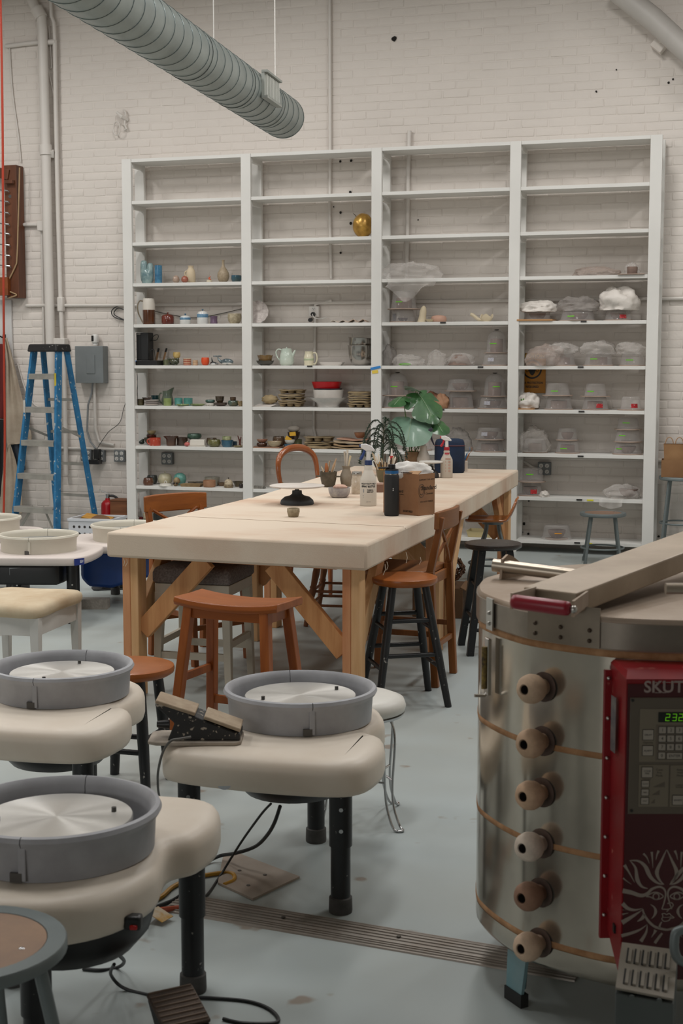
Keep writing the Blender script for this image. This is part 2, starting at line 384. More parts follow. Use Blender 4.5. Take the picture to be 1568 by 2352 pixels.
# ---------------------------------------------------------------- spiral duct
dv = Vector((-sin(radians(5.5)), cos(radians(5.5)), 0))
DE = onD(652, 271, 10.45); RD = .152
du = thing('spiral_duct', 'round galvanised spiral duct hung from the ceiling ending near the wall', 'duct', tuple(DE))
dirn = -dv
M_GALV = mat('#98a19e', .38, .45, var=.12, vs=5)
mk('duct_tube', G().tube([(0, 0, 0), tuple(dirn*.02), tuple(dirn*6.5)], [RD-.004, RD, RD], 40), M_GALV, du, smooth=30)
sx = Vector((dirn.y, -dirn.x, 0))
def ringpts(rad, tilt, n=36): return [sx*(rad*cos(2*pi*k/n)) + Vector((0, 0, rad*sin(2*pi*k/n))) + dirn*(tilt*cos(2*pi*k/n)) for k in range(n)]
sm = mesh('seam', G().tube(ringpts(RD+.0005, .05), .0028, 5, closed=True)); sm.materials.append(mat('#6d7675', .4, .7, var=.05))
for k in range(40): mk('seam', sm, None, du, tuple(dirn*(.06+k*.155)))
sm = mesh('joint_collar', G().tube([tuple(-dirn*.02), tuple(dirn*.02)], RD+.0035, 36, cap=False)); sm.materials.append(M_GALV)
for t in (.55, 1.32, 2.25, 4.2): mk('joint_collar', sm, None, du, tuple(dirn*t))
# side register
sid = Vector((dv.y, -dv.x, 0))                    # to the right when facing the wall
cg = dirn*1.0+sid*(RD+.008)+Vector((0, 0, .02))
Mg = vertM(cg, sid)
gr = mk('register', G().box((0, 0, 0), (.38, .16, .02), M=Mg), mat('#a9aca6', .5, .2, var=.04), du, smooth=0)
for k in range(9): mk('vane', G().box((-.155+k*.039, 0, .014), (.012, .13, .014), M=Mg), mat('#cbccc6', .5, var=.03), gr, smooth=0)
for s in (-1, 1): mk('flange', G().box((0, s*.082, .012), (.39, .014, .04), M=Mg), mat('#9b9e98', .5, .2, var=.04), gr, smooth=0)
for t, n in ((.25, 0), (1.75, 1), (3.1, 2)):
    mk('hanger_wire', G().tube([tuple(dirn*t+Vector((0, 0, RD))), tuple(dirn*t+Vector((.0, 0, 6.2-DE.z)))], .0035, 5), mat('#d5d2cc', .5, var=0), du)
# ---------------------------------------------------------------- work tables
def canvas_top(name_root, poly, zt=.755, th=.113):
    pass
def work_table(label, C4, legs, braces):
    cx = sum(p[0] for p in C4)/4; cy = sum(p[1] for p in C4)/4
    t = thing('work_table', label, 'table', (cx, cy, 0)); b0 = Vector((cx, cy, 0))
    pl = [(x-cx, y-cy) for x, y in C4]
    mk('canvas_top', G().prism(pl, .642, .755), M_CANVAS, t, smooth=40, bevel=.012)
    mk('frame', G().prism(inset2(pl, .22), .622, .6415), M_FIR, t, smooth=0)
    for i, (x, y) in enumerate(legs):
        for k, (dx, m) in enumerate(((-.0195, M_FIR), (.0195, M_FIR2))):
            mk('leg', G().box((x-cx+dx, y-cy, .3208), (.0385, .089, .6416)), m, t, smooth=0, bevel=.004)
    for p0, p1 in braces:
        d = Vector(p1)-Vector(p0)
        mk('brace', G().beam(Vector(p0)-b0, Vector(p1)-b0, .038, .085), M_FIR2 if random.random() < .5 else wood('#c9935f', '#ad7443', 'z', .6), t, smooth=0, bevel=.003)
    return t
LA, LB = (-2.80, 5.80), (-1.745, 5.745); LC, LD = (-2.745, 7.16), (-1.735, 7.16)
t1 = work_table('near work table with a thick canvas-covered top and braced fir legs', [(-2.895, 5.715), (-1.66, 5.65), (-1.673, 7.326), (-2.862, 7.40)], [LA, LB, LC, LD],
    [((LA[0]+.04, 5.80, .30), (LA[0]+.36, 5.79, .638)), ((LB[0]-.04, 5.745, .27), (LB[0]-.37, 5.755, .638)), ((LA[0], 5.84, .33), (LA[0]+.01, 6.15, .638)), ((LB[0]+.0, 5.79, .27), (LB[0], 6.13, .638)),
     ((LC[0]+.03, 7.16, .33), (LC[0]+.31, 7.16, .638)), ((LD[0]-.03, 7.16, .33), (LD[0]-.31, 7.16, .638))])
for xs, yy, ax in ((0, -.62, 0),):
    cx, cy = t1.location.x, t1.location.y
mk('canvas_seam', G().beam(Vector((-2.85, 6.40, .7555))-t1.location, Vector((-1.674, 6.30, .7555))-t1.location, .004, .0012), mat('#a08a75', .9, var=0), t1, smooth=0)
mk('canvas_seam', G().beam(Vector((-1.667, 6.30, .65))-t1.location, Vector((-1.667, 6.30, .75))-t1.location, .003, .003), mat('#a08a75', .9, var=0), t1, smooth=0)
E_, F_ = (-2.78, 7.56), (-1.765, 7.56); G2, H2 = (-2.90, 9.68), (-1.86, 9.72)
t2 = work_table('far work table with a canvas-covered top continuing towards the shelving', [(-2.853, 7.405), (-1.676, 7.332), (-1.792, 9.87), (-3.0, 9.872)], [E_, F_, G2, H2],
    [((F_[0], 7.61, .28), (F_[0]-.01, 7.93, .638)), ((E_[0], 7.61, .30), (E_[0], 7.93, .638)), ((H2[0], 9.67, .30), (H2[0], 9.36, .638)), ((H2[0]-.04, 9.72, .30), (H2[0]-.36, 9.72, .638)), ((F_[0]-.03, 7.56, .33), (F_[0]-.33, 7.56, .638)), ((E_[0]+.03, 7.56, .33), (E_[0]+.33, 7.56, .638))])
# frayed canvas threads under the near corner
for k, (px, py) in enumerate(((884, 1296), (888, 1290), (932, 1268), (965, 1280), (283, 1282), (291, 1284))):
    p = onY(px, py, 5.72 if px < 400 else 5.66+.0035*(px-842)); q = p+Vector((random.uniform(-.01, .01), 0, -.03-.02*random.random()))
    mk('loose_thread', G().tube([tuple(p-t1.location), tuple((p+q)/2-t1.location+Vector((.006, 0, 0))), tuple(q-t1.location)], .0012, 4), mat('#d8cab8', .9, var=0), t1)
# ================================================================ potter's wheels
OUTL = [(-.27, -.395), (-.10, -.435), (.12, -.44), (.275, -.40), (.31, -.25), (.285, -.115), (.232, -.06), (.235, .10), (.16, .25), (.0, .32), (-.16, .25), (-.235, .10), (-.232, -.06), (-.285, -.13), (-.31, -.26)]
LEGS = [(.21, -.31), (-.235, -.31), (-.02, .23)]
def wheel_top(outl, zt, zb, r=.04):
    o = [(p.x, p.y) for p in spline(outl, 6)]; R3 = []
    for ins, z in ((.02, zb), (.004, zb+.006), (0, zb+.02), (0, zt-r), (r*.08, zt-r*.6), (r*.3, zt-r*.28), (r*.65, zt-r*.08), (r*1.05, zt), (r*1.6, zt+.002)):
        R3.append([(x, y, z) for x, y in inset2(o, ins)])
    return G().rings(R3)
PANP = [(.05, .012), (.200, .014), (.204, .078), (.208, .091), (.216, .098), (.225, .096), (.229, .087), (.224, .078), (.216, .070), (.212, .0), (.205, 0), (.05, .004)]
def splash_pan(t, z, m, seam=radians(-84), k=1.0, cz=(0, 0)):
    prof = [(r*k, h*k) for r, h in PANP]
    for s in (0, 1):
        h = mk('splash_pan_half', G().lathe(prof, 36, (cz[0], cz[1], z), seam+s*pi+.004, seam+s*pi+pi-.004), m, t, smooth=50)
        a = seam+s*pi
        mk('seam_strip', G().box((cz[0]+.2165*k*cos(a), cz[1]+.2165*k*sin(a), z+.04*k), (.016, .006, .072*k), R=Matrix.Rotation(a+pi/2, 3, 'Z')), m, h, smooth=0, bevel=.002)
        mk('latch', G().box((cz[0]+.216*k*cos(a-.06), cz[1]+.216*k*sin(a-.06), z+.012), (.026, .008, .02), R=Matrix.Rotation(a+pi/2, 3, 'Z')), mat('#55524e', .7, var=.1), h, smooth=0)  # dark box stands in for a notch in the pan's lower edge
def tube_leg(t, x, y, zt, m=None, foot=None, zs=.19, r=.031):
    l = mk('leg', G().cyl((x, y, .03), (x, y, zt), r-.0035, n=20), m or M_BLACK, t, smooth=50)
    mk('sleeve', G().cyl((x, y, zs), (x, y, zt), r+.001, n=20), m or M_BLACK, l, smooth=50)
    mk('foot_cap', G().lathe([(0, 0), (r+.001, 0), (r+.002, .006), (r+.001, .043), (r-.004, .046), (0, .046)], 20, (x, y, 0)), foot or mat('#4a4846', .75, var=.2, vs=30), l, smooth=50)
    for s in (-1, 1):
        a = radians(-70+s*8)
    for zz in (zs+.05, zs+.11):
        mk('bolt', G().cyl((x+(r-.002)*sin(.3), y-(r-.002)*cos(.3), zz), (x+(r+.004)*sin(.3), y-(r+.004)*cos(.3), zz), .006, n=8), M_CHROME, l)
def clay_wheel(label, loc, rz, seam=-84, pins=20, sticker=None, sag=0.0):
    t = thing('pottery_wheel', label, 'pottery wheel', loc, rz)
    mk('table_top', wheel_top(OUTL, .455, .355), M_WHEELTOP, t, smooth=60)
    for x, y in LEGS: tube_leg(t, x, y, .36)
    splash_pan(t, .458, M_PAN, radians(seam)-rz)
    wh = mk('wheel_head', G().lathe([(0, .508), (.15, .508), (.164, .512), (.166, .517), (.166, .526), (.164, .529), (0, .529)], 64), M_ALU, t, smooth=35)
    a = radians(pins)-rz
    for s in (-1, 1):
        mk('bat_pin', G().cyl((s*.125*cos(a), s*.125*sin(a), .5285), (s*.125*cos(a), s*.125*sin(a), .539), .0055, n=10), mat('#4f4d4b', .4, .6, var=0), wh)
    mk('hub', G().cyl((0, 0, .46), (0, 0, .51), .04, n=20), M_GREYMET, wh)
    hs = mk('drive_housing', G().lathe([(0, .225), (.10, .226), (.145, .24), (.18, .28), (.192, .32), (.195, .354), (0, .354)], 32, (-.02, -.005, 0)), M_BLKPL, t, smooth=40)
    return t, hs
wB, hB = clay_wheel('pottery wheel with round blue BTH sticker and a foot pedal resting on it', (-1.36, 3.93, 0), radians(2), -62, 48)
wC, hC = clay_wheel('pottery wheel with grey pan at the left edge beside the orange round stool', (-2.19, 4.0, 0), radians(3), -84, 92)
wA, hA = clay_wheel('large foreground pottery wheel with grey pan and a red power switch', (-1.497, 2.695, 0), radians(-168), -80, 33)
# sticker
a = radians(-100); ps = Vector((-.085, -.4335, .385))
stk = mk('sticker', G().cyl((0, 0, 0), (0, 0, .0012), .0255, n=28), mat('#b9bec6', .4, var=.03), wB)
stk.matrix_local = vertM(ps, (-.14, -1, .02))
text('sticker_letters', 'BTH', .026, mat('#1f7fc2', .4, var=0), stk, Matrix.Translation((0, 0, .0014)), bold=.0016, sx=.82)
# sockets and switch on the housings
for k, x in enumerate((-.12, -.085, -.05, -.02)):
    mk('socket', G().cyl((x, -.175+.0+abs(x+.05)*.25, .29), (x, -.19+abs(x+.05)*.25, .29), .009 if k in (0, 3) else .005, n=10), M_CHROME if k in (0, 3) else M_BLKPL, hB)
sw = mk('switch_box', G().box((.13, .07, .31), (.036, .03, .03)), M_BLKPL, hA, bevel=.006)
sw.matrix_local = Matrix.Translation((0, 0, 0))
sp = onD(306, 2117, 2.92); inv = wA.matrix_basis.inverted()
lp = inv @ sp
sw.data.transform(Matrix.Translation(lp-Vector((.13, .07, .31))))
mk('rocker_switch', G().box(lp+Vector((-.004, .016, -.006)), (.016, .008, .010)), mat('#8a0d0b', .3, var=0, emit=.1), hA, bevel=.003)
# foot pedals
def pedal(name, label, loc, rz, dusty=True, dark=False):
    t = thing(name, label, 'foot pedal', loc, rz)
    mk('base_plate', G().prism([(-.145, -.05), (-.12, -.065), (.10, -.065), (.115, -.05), (.115, .05), (.10, .065), (-.12, .065), (-.145, .05)], 0, .011), mat('#a4998c' if dusty else '#2a2a2b', .8, var=.15, vs=20), t, bevel=.003)
    side = [(-.09, .011), (.112, .011), (.112, .03), (.03, .062), (-.10, .118), (-.125, .112), (-.07, .06)]
    M = Matrix(((1, 0, 0, 0), (0, 0, -1, .052), (0, 1, 0, 0), (0, 0, 0, 1)))
    mk('body', G().prism(side, 0, .104, M), mat('#1e1d1d', .6, var=.2, vs=30, speck=('#a39889', 70, .60) if dusty else None), t, bevel=.004)
    tm = mat('#a8967f' if dusty else ('#5a4c42' if dark else '#2c2c2d'), .85, h2='#96836d' if dusty else ('#4a3f37' if dark else '#333'*1+'333' if False else '#393939'), vs=20, bump=.3, bs=200)
    mk('tread', G().beam((-.122, 0, .1225), (-.012, 0, .086), .108, .010, up=(0, 0, 1)), tm, t, bevel=.003)
    mk('tread', G().beam((.012, 0, .0775), (.113, 0, .040), .108, .010, up=(0, 0, 1)), tm, t, bevel=.003)
    mk('cable_gland', G().cyl((-.09, 0, .045), (-.125, 0, .045), .013, .009, n=10), M_BLKPL, t)
    return t
pedal('foot_pedal', 'clay dusted black foot pedal lying on the white wheel top', (-1.545, 3.615, .4575), YAW)
p2 = onZ(458, 2425, 0)
pd = pedal('foot_pedal', 'brown ribbed foot pedal on the floor at the bottom edge', (p2.x, p2.y-.05, 0), YAW+radians(-62), False, True)
for k in range(16):
    d = Vector((1, 0, -.35)).normalized(); q = Vector((-.117+k*.0142 if k < 8 else -.092+k*.0142, 0, 0))
    zz = .1285-(q.x+.122)*.332 if k < 8 else .0835-(q.x-.012)*.366
    mk('tread_rib', G().beam((q.x, -.05, zz), (q.x, .05, zz), .004, .004), mat('#6a5a4d', .85, var=.1), pd, smooth=0)
p3 = onZ(262, 1352, 0)
pedal('foot_pedal', 'dark grey foot pedal on the floor behind the table leg', (p3.x, p3.y, 0), YAW+.3, False)
# ---------------------------------------------------------------- older cream wheels at the back left
def cream_wheel(label, loc, rz, body, bodymat, tag_it=False, rim=.5, legs=((.2, -.2), (-.2, -.2), (.2, .22), (-.2, .22))):
    t = thing('pottery_wheel', label, 'pottery wheel', loc, rz)
    mt = mat('#cfc4bd', .5, var=.03); mp = mat('#cdc7b8', .45, var=.04)
    ol = [(-.36, -.27), (-.22, -.31), (.2, -.31), (.30, -.27), (.345, -.15), (.35, .12), (.30, .26), (.1, .32), (-.22, .32), (-.36, .26), (-.38, 0)]
    mk('table_top', wheel_top(ol, rim-.095, rim-.145, .012), mt, t, smooth=60)
    for x, y in legs: tube_leg(t, x, y, rim-.145, zs=.12, r=.029)
    splash_pan(t, rim-.094, mp, radians(-75)-rz, 1.02)
    mk('wheel_head', G().lathe([(0, rim-.045), (.15, rim-.045), (.152, rim-.04), (.152, rim-.03), (0, rim-.03)], 40), mat('#a7abae', .35, .8, var=.05, aniso=True), t, smooth=35)
    return t
wD = cream_wheel('pottery wheel with grey-cream pan and blue sticker behind the cushioned white stool', (-4.17, 7.37, 0), YAW-.05, None, None, rim=.505, legs=((.22, -.12), (-.24, -.2), (.15, .24), (-.2, .22)))
M = wheel_top([(-.36, -.19), (-.2, -.215), (.12, -.215), (.17, -.17), (.18, .0), (.15, .16), (-.2, .2), (-.36, .1)], .36, .235, .03)
hD = mk('motor_housing', M, M_BLKPL, wD, smooth=60)
mk('rating_plate', G().box((-.08, -.2165, .315), (.072, .003, .042)), mat('#8d9294', .5, var=.1, vs=50), hD, smooth=0)
sk = mk('sticker', G().box((0, 0, 0), (.07, .038, .0015)), mat('#20357d', .4, var=.04), wD, smooth=0, bevel=.0)
_o = [(q.x, q.y) for q in spline([(-.36, -.27), (-.22, -.31), (.2, -.31), (.30, -.27), (.345, -.15), (.35, .12), (.30, .26), (.1, .32), (-.22, .32), (-.36, .26), (-.38, 0)], 6)]
_c = [(abs((wD.matrix_basis @ Vector((q[0], q[1], .385))-onZ(171, 1288, .385)).length), i_) for i_, q in enumerate(_o)]
_i = min(_c)[1]; _t = (Vector(_o[(_i+1) % len(_o)])-Vector(_o[_i-1])).normalized(); _n = Vector((_t.y, -_t.x))
sk.matrix_local = vertM((_o[_i][0]+_n.x*.003, _o[_i][1]+_n.y*.003, .382), (_n.x, _n.y, 0))
text('sticker_letters', 'BBV', .024, mat('#d8dbe3', .4, var=0), sk, Matrix.Translation((.016, 0, .001)), sx=.6)
wE = cream_wheel('pottery wheel with cream pan and deep blue body half hidden by the table corner', (-3.93, 8.06, 0), YAW, None, None, rim=.495, legs=((-.135, .31), (.24, -.2), (.24, .2)))
side = [(-.27, .349), (-.27, .18), (-.22, .125), (-.08, .118), (.30, .23), (.33, .28), (.33, .349)]
Mx = Matrix(((1, 0, 0, 0), (0, 0, -1, .18), (0, 1, 0, 0), (0, 0, 0, 1)))
mk('blue_body', G().prism(side, 0, .36, Mx), mat('#0b3a7e', .35, var=.06), wE, bevel=.02)
# a third cream wheel cut by the left edge
pf = onZ(-34, 1188, .5)
wF = cream_wheel('pottery wheel with cream pan cut off by the left edge', (pf.x, pf.y, 0), .3, None, None, rim=.5)
# ---------------------------------------------------------------- cords and hoses on the floor
def floor_cord(label, pts, r, m, name='power_cord', cat='cord', z=None):
    P = []
    for q in pts:
        p = onZ(q[0], q[1], q[2] if len(q) > 2 else r*1.05); P.append(p)
    return mk(name, G().tube(spline(P, 8, False), r, 8), m, label=label, cat=cat)
floor_cord('black cord running in a loop across the floor near the bottom', [(262, 2215, .16), (255, 2240, .05), (290, 2272), (380, 2290), (480, 2292), (570, 2300), (622, 2320), (636, 2348), (560, 2350), (512, 2340)], .0042, M_CORD)
floor_cord('short black cord looping under the foreground wheel housing', [(268, 2190, .17), (285, 2208, .06), (270, 2222), (230, 2228), (190, 2225)], .0045, M_CORD)
floor_cord('thin black cord hanging from the sticker wheel to the floor', [(622, 1846, .2895), (600, 1870, .24), (560, 1925, .13), (530, 1972, .05), (505, 2012, .006), (470, 2060), (420, 2085)], .0035, M_CORD)
floor_cord('thick black mains lead curving down from the sticker wheel', [(643, 1852, .285), (630, 1890, .22), (612, 1920, .15), (585, 1945, .09), (540, 1960, .05), (505, 1966, .02), (470, 1985), (440, 2020), (410, 2060), (360, 2082)], .0055, M_CORD)
floor_cord('grey pedal cable looping from the foot pedal behind the wheel', [(437, 1693, .50), (415, 1697, .505), (392, 1702, .51), (375, 1725, .47), (365, 1760, .40), (362, 1790, .33), (366, 1830, .22), (385, 1880, .06), (420, 1900)], .0035, mat('#55534f', .6, var=.05))
floor_cord('yellow extension cord lying under the foreground wheel', [(335, 2075), (370, 2060), (400, 2035), (450, 2015), (510, 2005), (535, 2008), (537, 2022), (515, 2032)], .0065, mat('#b58420', .5, var=.05))
oc = floor_cord('orange-brown heavy cord with paper tag entering the floor strip', [(322, 2096, .06), (340, 2094, .03), (390, 2088), (440, 2083)], .008, mat('#a3492c', .5, var=.05))
tg = onZ(368, 2100, .02)
mk('paper_tag', G().beam(onZ(350, 2089, .03), onZ(385, 2112, .012), .05, .002, up=(0, 0, 1)), mat('#b9b3a6', .7, h2='#a8813c', vs=20), oc, smooth=0)
# aluminium cord cover strip and plywood plate on the floor
st = thing('cord_cover', 'ribbed aluminium cord cover strip screwed across the floor', 'floor strip', tuple(onZ(800, 2140, 0)))
a, b = Vector((-1.60, 3.545, 0)), Vector((-.45, 3.435, 0)); b0 = Vector(st.location)
d = (b-a).normalized(); nn = Vector((-d.y, d.x, 0))
prof = [(-.066, 0), (-.064, .004), (-.03, .010), (.03, .010), (.064, .004), (.066, 0)]
g = G(); g.rings([[tuple(p-b0+nn*u+Vector((0, 0, v))) for u, v in prof] for p in (a, b)])
M_STRIP = mat('#8f857b', .45, .45, var=.1, vs=9, h2='#9b948c')
mk('strip', g, M_STRIP, st, smooth=0)
for u, v in ((-.055, .006), (-.045, .0075), (-.036, .009), (-.018, .0105), (0, .0105), (.018, .0105), (.036, .009), (.045, .0075), (.055, .006)):
    mk('rib', G().beam(a-b0+nn*u+Vector((0, 0, v)), b-b0+nn*u+Vector((0, 0, v)), .004, .004), M_STRIP, st, smooth=0)
for t_ in (.29, .58, .84):
    q = a.lerp(b, t_)-b0+Vector((0, 0, .011)); mk('screw', G().cyl(q, q+Vector((0, 0, .003)), .006, n=10), mat('#4b463f', .5, .5, var=0), st)
pl = [onZ(x, y, 0) for x, y in ((512, 1972), (552, 1966), (688, 2018), (580, 2069), (500, 2032))]
pc = sum(pl, Vector())/5
pw = mk('floor_plate', G().prism([(p.x-pc.x, p.y-pc.y) for p in pl][::-1], .0005, .007), mat('#a89c90', .75, h2='#99897b', vs=5), loc=tuple(pc), label='square of pale plywood lying on the floor under the sticker wheel', cat='board', smooth=0)
for x, y in ((550, 2000), (608, 2010), (570, 2034)):
    q = onZ(x, y, .007)-pc; mk('screw', G().cyl(q, q+Vector((0, 0, .002)), .006, n=8), mat('#5d5650', .6, var=0), pw)
# ================================================================ kiln
KC = Vector((-.293, 3.502, 0)); KR = .433
kn = thing('kiln', 'round stainless steel electric kiln with red control box and wooden-looking peephole plugs', 'kiln', tuple(KC))
M_SS = mat('#b5ada0', .15, .88, var=.10, vs=5, speck=('#b5aca0', 26, .67))
M_LID = mat('#a8998a', .5, .55, h2='#8f7c69', vs=4)
M_BAND = mat('#b48a63', .8, h2='#8f6540', vs=20)
ZB = [.885, .656, .428, .199]
def ring_wall(z0, z1, r, m, name, n=72): return mk(name, G().lathe([(r-.004, z0), (r, z0+.001), (r, z1-.001), (r-.004, z1)], n), m, kn, smooth=50)
# twelve nearly flat stainless panels: slightly polygonal radius
def poly_r(p, t): 
    k = cos(pi/12)/cos(((t+.1) % (pi/6))-pi/12); k = .35*k+.65*.985
    return Vector((p.x*k/.985, p.y*k/.985, p.z))
for i in range(3):
    z1, z0 = ZB[i]-.007, ZB[i+1]+.007
    mk('jacket_section', G().lathe([(KR-.05, z0), (KR, z0), (KR, z1), (KR-.05, z1)], 96, fn=poly_r), M_SS, kn, smooth=50)
for i in range(4): mk('brick_joint', G().lathe([(KR-.06, ZB[i]-.009), (KR-.002, ZB[i]-.009), (KR+.0012, ZB[i]-.004), (KR+.0012, ZB[i]+.004), (KR-.002, ZB[i]+.009), (KR-.06, ZB[i]+.009)], 96, fn=poly_r), M_BAND, kn, smooth=50)
mk('floor_pan', G().lathe([(0, .118), (KR-.045, .118), (KR-.01, .135), (KR, .15), (KR, .190), (KR-.05, .190)], 96, fn=poly_r), M_SS, kn, smooth=40)
ld = mk('lid', G().lathe([(KR-.04, .894), (KR+.002, .894), (KR+.004, .90), (KR+.004, .958), (KR-.002, .966), (KR-.03, .968), (0, .97)], 96, fn=poly_r), M_LID, kn, smooth=40)
mk('lid_band', G().lathe([(KR+.003, .897), (KR+.0065, .898), (KR+.0065, .955), (KR+.003, .956)], 96, fn=poly_r), mat('#8f857a', .3, .9, var=.15, vs=6), ld, smooth=50)
nv = Vector((.299, -.954, 0)); sv = Vector((.954, .299, 0))   # towards the viewer and to its right
def kdir(a): return nv*cos(a)+sv*sin(a)                        # a: angle to the right of the viewer-facing side
# legs of the stand
M_TEAL = mat('#6f949b', .5, .2, var=.06, h2='#7f979b')
for a in (radians(-62), radians(30), radians(120), radians(-150)):
    q = kdir(a)
    l = mk('stand_leg', G().beam(q*(KR-.03)+Vector((0, 0, .03)), q*(KR-.045)+Vector((0, 0, .19)), .062, .008, up=tuple(q), w1=1.35), M_TEAL, kn, smooth=0)
    mk('leg_side', G().beam(q*(KR-.045)+Vector((0, 0, .03)), q*(KR-.06)+Vector((0, 0, .19)), .006, .03, up=tuple(q)), M_TEAL, l, smooth=0)
    mk('rubber_foot', G().box(q*(KR-.034)+Vector((0, 0, .016)), (.068, .022, .032), R=Matrix.Rotation(math.atan2(q.y, q.x)+pi/2, 3, 'Z')), mat('#1b1b1a', .6, var=.05), l, smooth=0)
# peephole plugs
for i, (px, py) in enumerate(((1252, 1551), (1248, 1671), (1244, 1785), (1243, 1898), (1241, 2007), (1240, 2118))):
    a = radians(-46.5)
    q = kdir(a)
    d = ray(px, py); zz = EYE+d.z*((3.25)/d.dot(Vector((-sin(YAW), cos(YAW), 0))))
    o = q*KR+Vector((0, 0, zz))
    hx = ('#c3a88d', '#b89a7e', '#c0a083', '#cfc0b0', '#8b6a55', '#c2a88f')[i]
    ax = (q+Vector((0, 0, .06))).normalized()
    Mq = Matrix.Translation(o) @ ax.to_track_quat('Z', 'Y').to_matrix().to_4x4()
    pm = mat(hx, .75, var=.14, vs=30)
    pl_ = mk('peephole_plug', G().lathe([(.018, -.004), (.018, .014), (.025, .019), (.031, .03), (.0335, .043), (.031, .057), (.024, .067), (.0125, .0705), (.0105, .067), (.0095, .04), (0, .04)], 24, M=Mq), pm, kn, smooth=60)
    mk('plug_bore', G().lathe([(0, .042), (.0094, .042), (.0094, .0695)], 16, M=Mq), mat('#2a1f18', .9, var=0), pl_)
    mk('plug_ring', G().lathe([(.018, .0005), (.034, .0012), (.034, .0005)], 24, M=Mq), mat('#5d4d45', .6, .4, var=.2, vs=30), pl_)  # darker ring on the jacket around each plug
# latch on the left side
q = kdir(radians(-72)); tq = Vector((-q.y, q.x, 0))
la = mk('latch', G().beam(q*(KR+.012)+Vector((0, 0, .735)), q*(KR+.012)+Vector((0, 0, .87)), .022, .01, up=tuple(q)), M_STEEL, kn, smooth=0, bevel=.002)
mk('latch_plate', G().beam(q*(KR+.008)+Vector((0, 0, .89)), q*(KR+.008)+Vector((0, 0, .965)), .035, .004, up=tuple(q)), M_STEEL, la, smooth=0)
mk('latch_hook', G().tube([tuple(q*(KR+.014)+Vector((0, 0, .74))), tuple(q*(KR+.02)+Vector((0, 0, .733))), tuple(q*(KR+.045)+Vector((0, 0, .735)))], .004, 8), M_STEEL, la)
mk('spring', G().tube([tuple(q*(KR+.022)+Vector((0, 0, .75))), tuple(q*(KR+.022)+Vector((0, 0, .85)))], .006, 8), mat('#3c3228', .6, .3, var=.3, vs=60, h2='#9b8443'), la)
for zz in (.905, .93): mk('rivet', G().ball(q*(KR+.011)+Vector((0, 0, zz)), .005, 8, 6), M_STEEL, la)
# lid brace beam with red handle
A = onD(1262, 1383, 3.12)-KC; A.z = .985
la0, la1 = onZ(1262, 1392, .985)-KC, onZ(1640, 1238, 1.055)-KC
br = mk('lid_lifter', G().beam(la0+Vector((0, 0, .012)), la1, .135, .048), mat('#b1a08c', .5, .2, h2='#9d8c78', vs=5), kn, smooth=0, bevel=.004)
bd = (la1-la0).normalized(); bs_ = Vector((bd.y, -bd.x, 0)).normalized()
h0, h1 = onD(1174, 1381, 2.86)-KC, onD(1310, 1399, 2.80)-KC
hd = mk('handle', G().tube([tuple(h0.lerp(h1, k)) for k in (0, .03, .1, .9, .97, 1)], [.008, .0135, .015, .015, .0135, .008], 16), mat('#8a1526', .35, var=.12, speck=('#b9a5a0', 40, .66)), br, smooth=50)
mk('handle_bracket', G().beam(h1+Vector((0.004, 0, 0)), la0+bs_*.06+bd*.06+Vector((0, 0, .012)), .005, .032), M_LID, br, smooth=0)
mk('handle_bracket', G().beam(h0, la0-bs_*.06+bd*.05+Vector((0, 0, .012)), .005, .032), M_LID, br, smooth=0)
mk('handle_screw', G().ball(h1+(h1-h0).normalized()*.006, .008, 10, 6), M_STEEL, br)
# steel patch riveted to the lid band below the handle
pq = [kdir(radians(a)) for a in (-52, -46, -40, -34, -28)]
g = G(); rr = KR+.010
g.rings([[tuple(q*(rr+dr)+Vector((0, 0, z))) for q in pq[::(1 if dr > 0 else -1)] for dr in (dr,)] for dr, z in ()] or [[tuple(q*rr+Vector((0, 0, .897))) for q in pq]+[tuple(q*(rr-.004)+Vector((0, 0, .897))) for q in pq[::-1]], [tuple(q*rr+Vector((0, 0, .985))) for q in pq]+[tuple(q*(rr-.004)+Vector((0, 0, .985))) for q in pq[::-1]]])
bpz = mk('bracket_plate', g, mat('#8d8274', .4, .8, var=.12, vs=8), ld, smooth=30)
for a in (-49, -40, -31):
    for zz in (.912, .935): mk('rivet', G().ball(kdir(radians(a))*(rr+.001)+Vector((0, 0, zz)), .005, 8, 6), mat('#55483c', .5, .6, var=.1), bpz)
# hinge tube at the rear
t0, t1_ = onD(1133, 1298, 3.62)-KC, onD(1400, 1332, 3.50)-KC
hg = mk('hinge_tube', G().cyl(t0, t1_, .0165, n=18), mat('#b3a797', .35, .7, var=.06), kn, smooth=50)
td = (t1_-t0).normalized()
for p in (t0+td*.03,):
    poly = [(-.02, -.03), (.12, -.045), (.13, -.03), (.03, .024), (.01, .03), (-.012, .02)]
    mk('hinge_bracket', G().prism(poly, -.003, .003, Matrix.Translation(p) @ (Matrix(((bd.x, 0, td.x, 0), (bd.y, 0, td.y, 0), (0, 1, 0, 0), (0, 0, 0, 1))))), M_LID, hg, smooth=0)
t2_ = onD(1528, 1352, 2.98)-KC
mk('counter_rod', G().cyl(t2_, t2_+sv*.25, .012, n=14), mat('#a89b8b', .4, .6, var=.06), br)
# ---------------------------------------------------------------- control box
M_RED = mat('#80081a'.replace('1a','12'), .38, var=.10, vs=9, speck=('#a3574f', 34, .68))
M_RED_DIM = mat('#3d0408', .4, var=.06, vs=5)  # dim light on the box front is put into this darker red
fz = 2.90                                          # distance of the front face
def cb(px, py, dep=fz): return onD(px, py, dep)
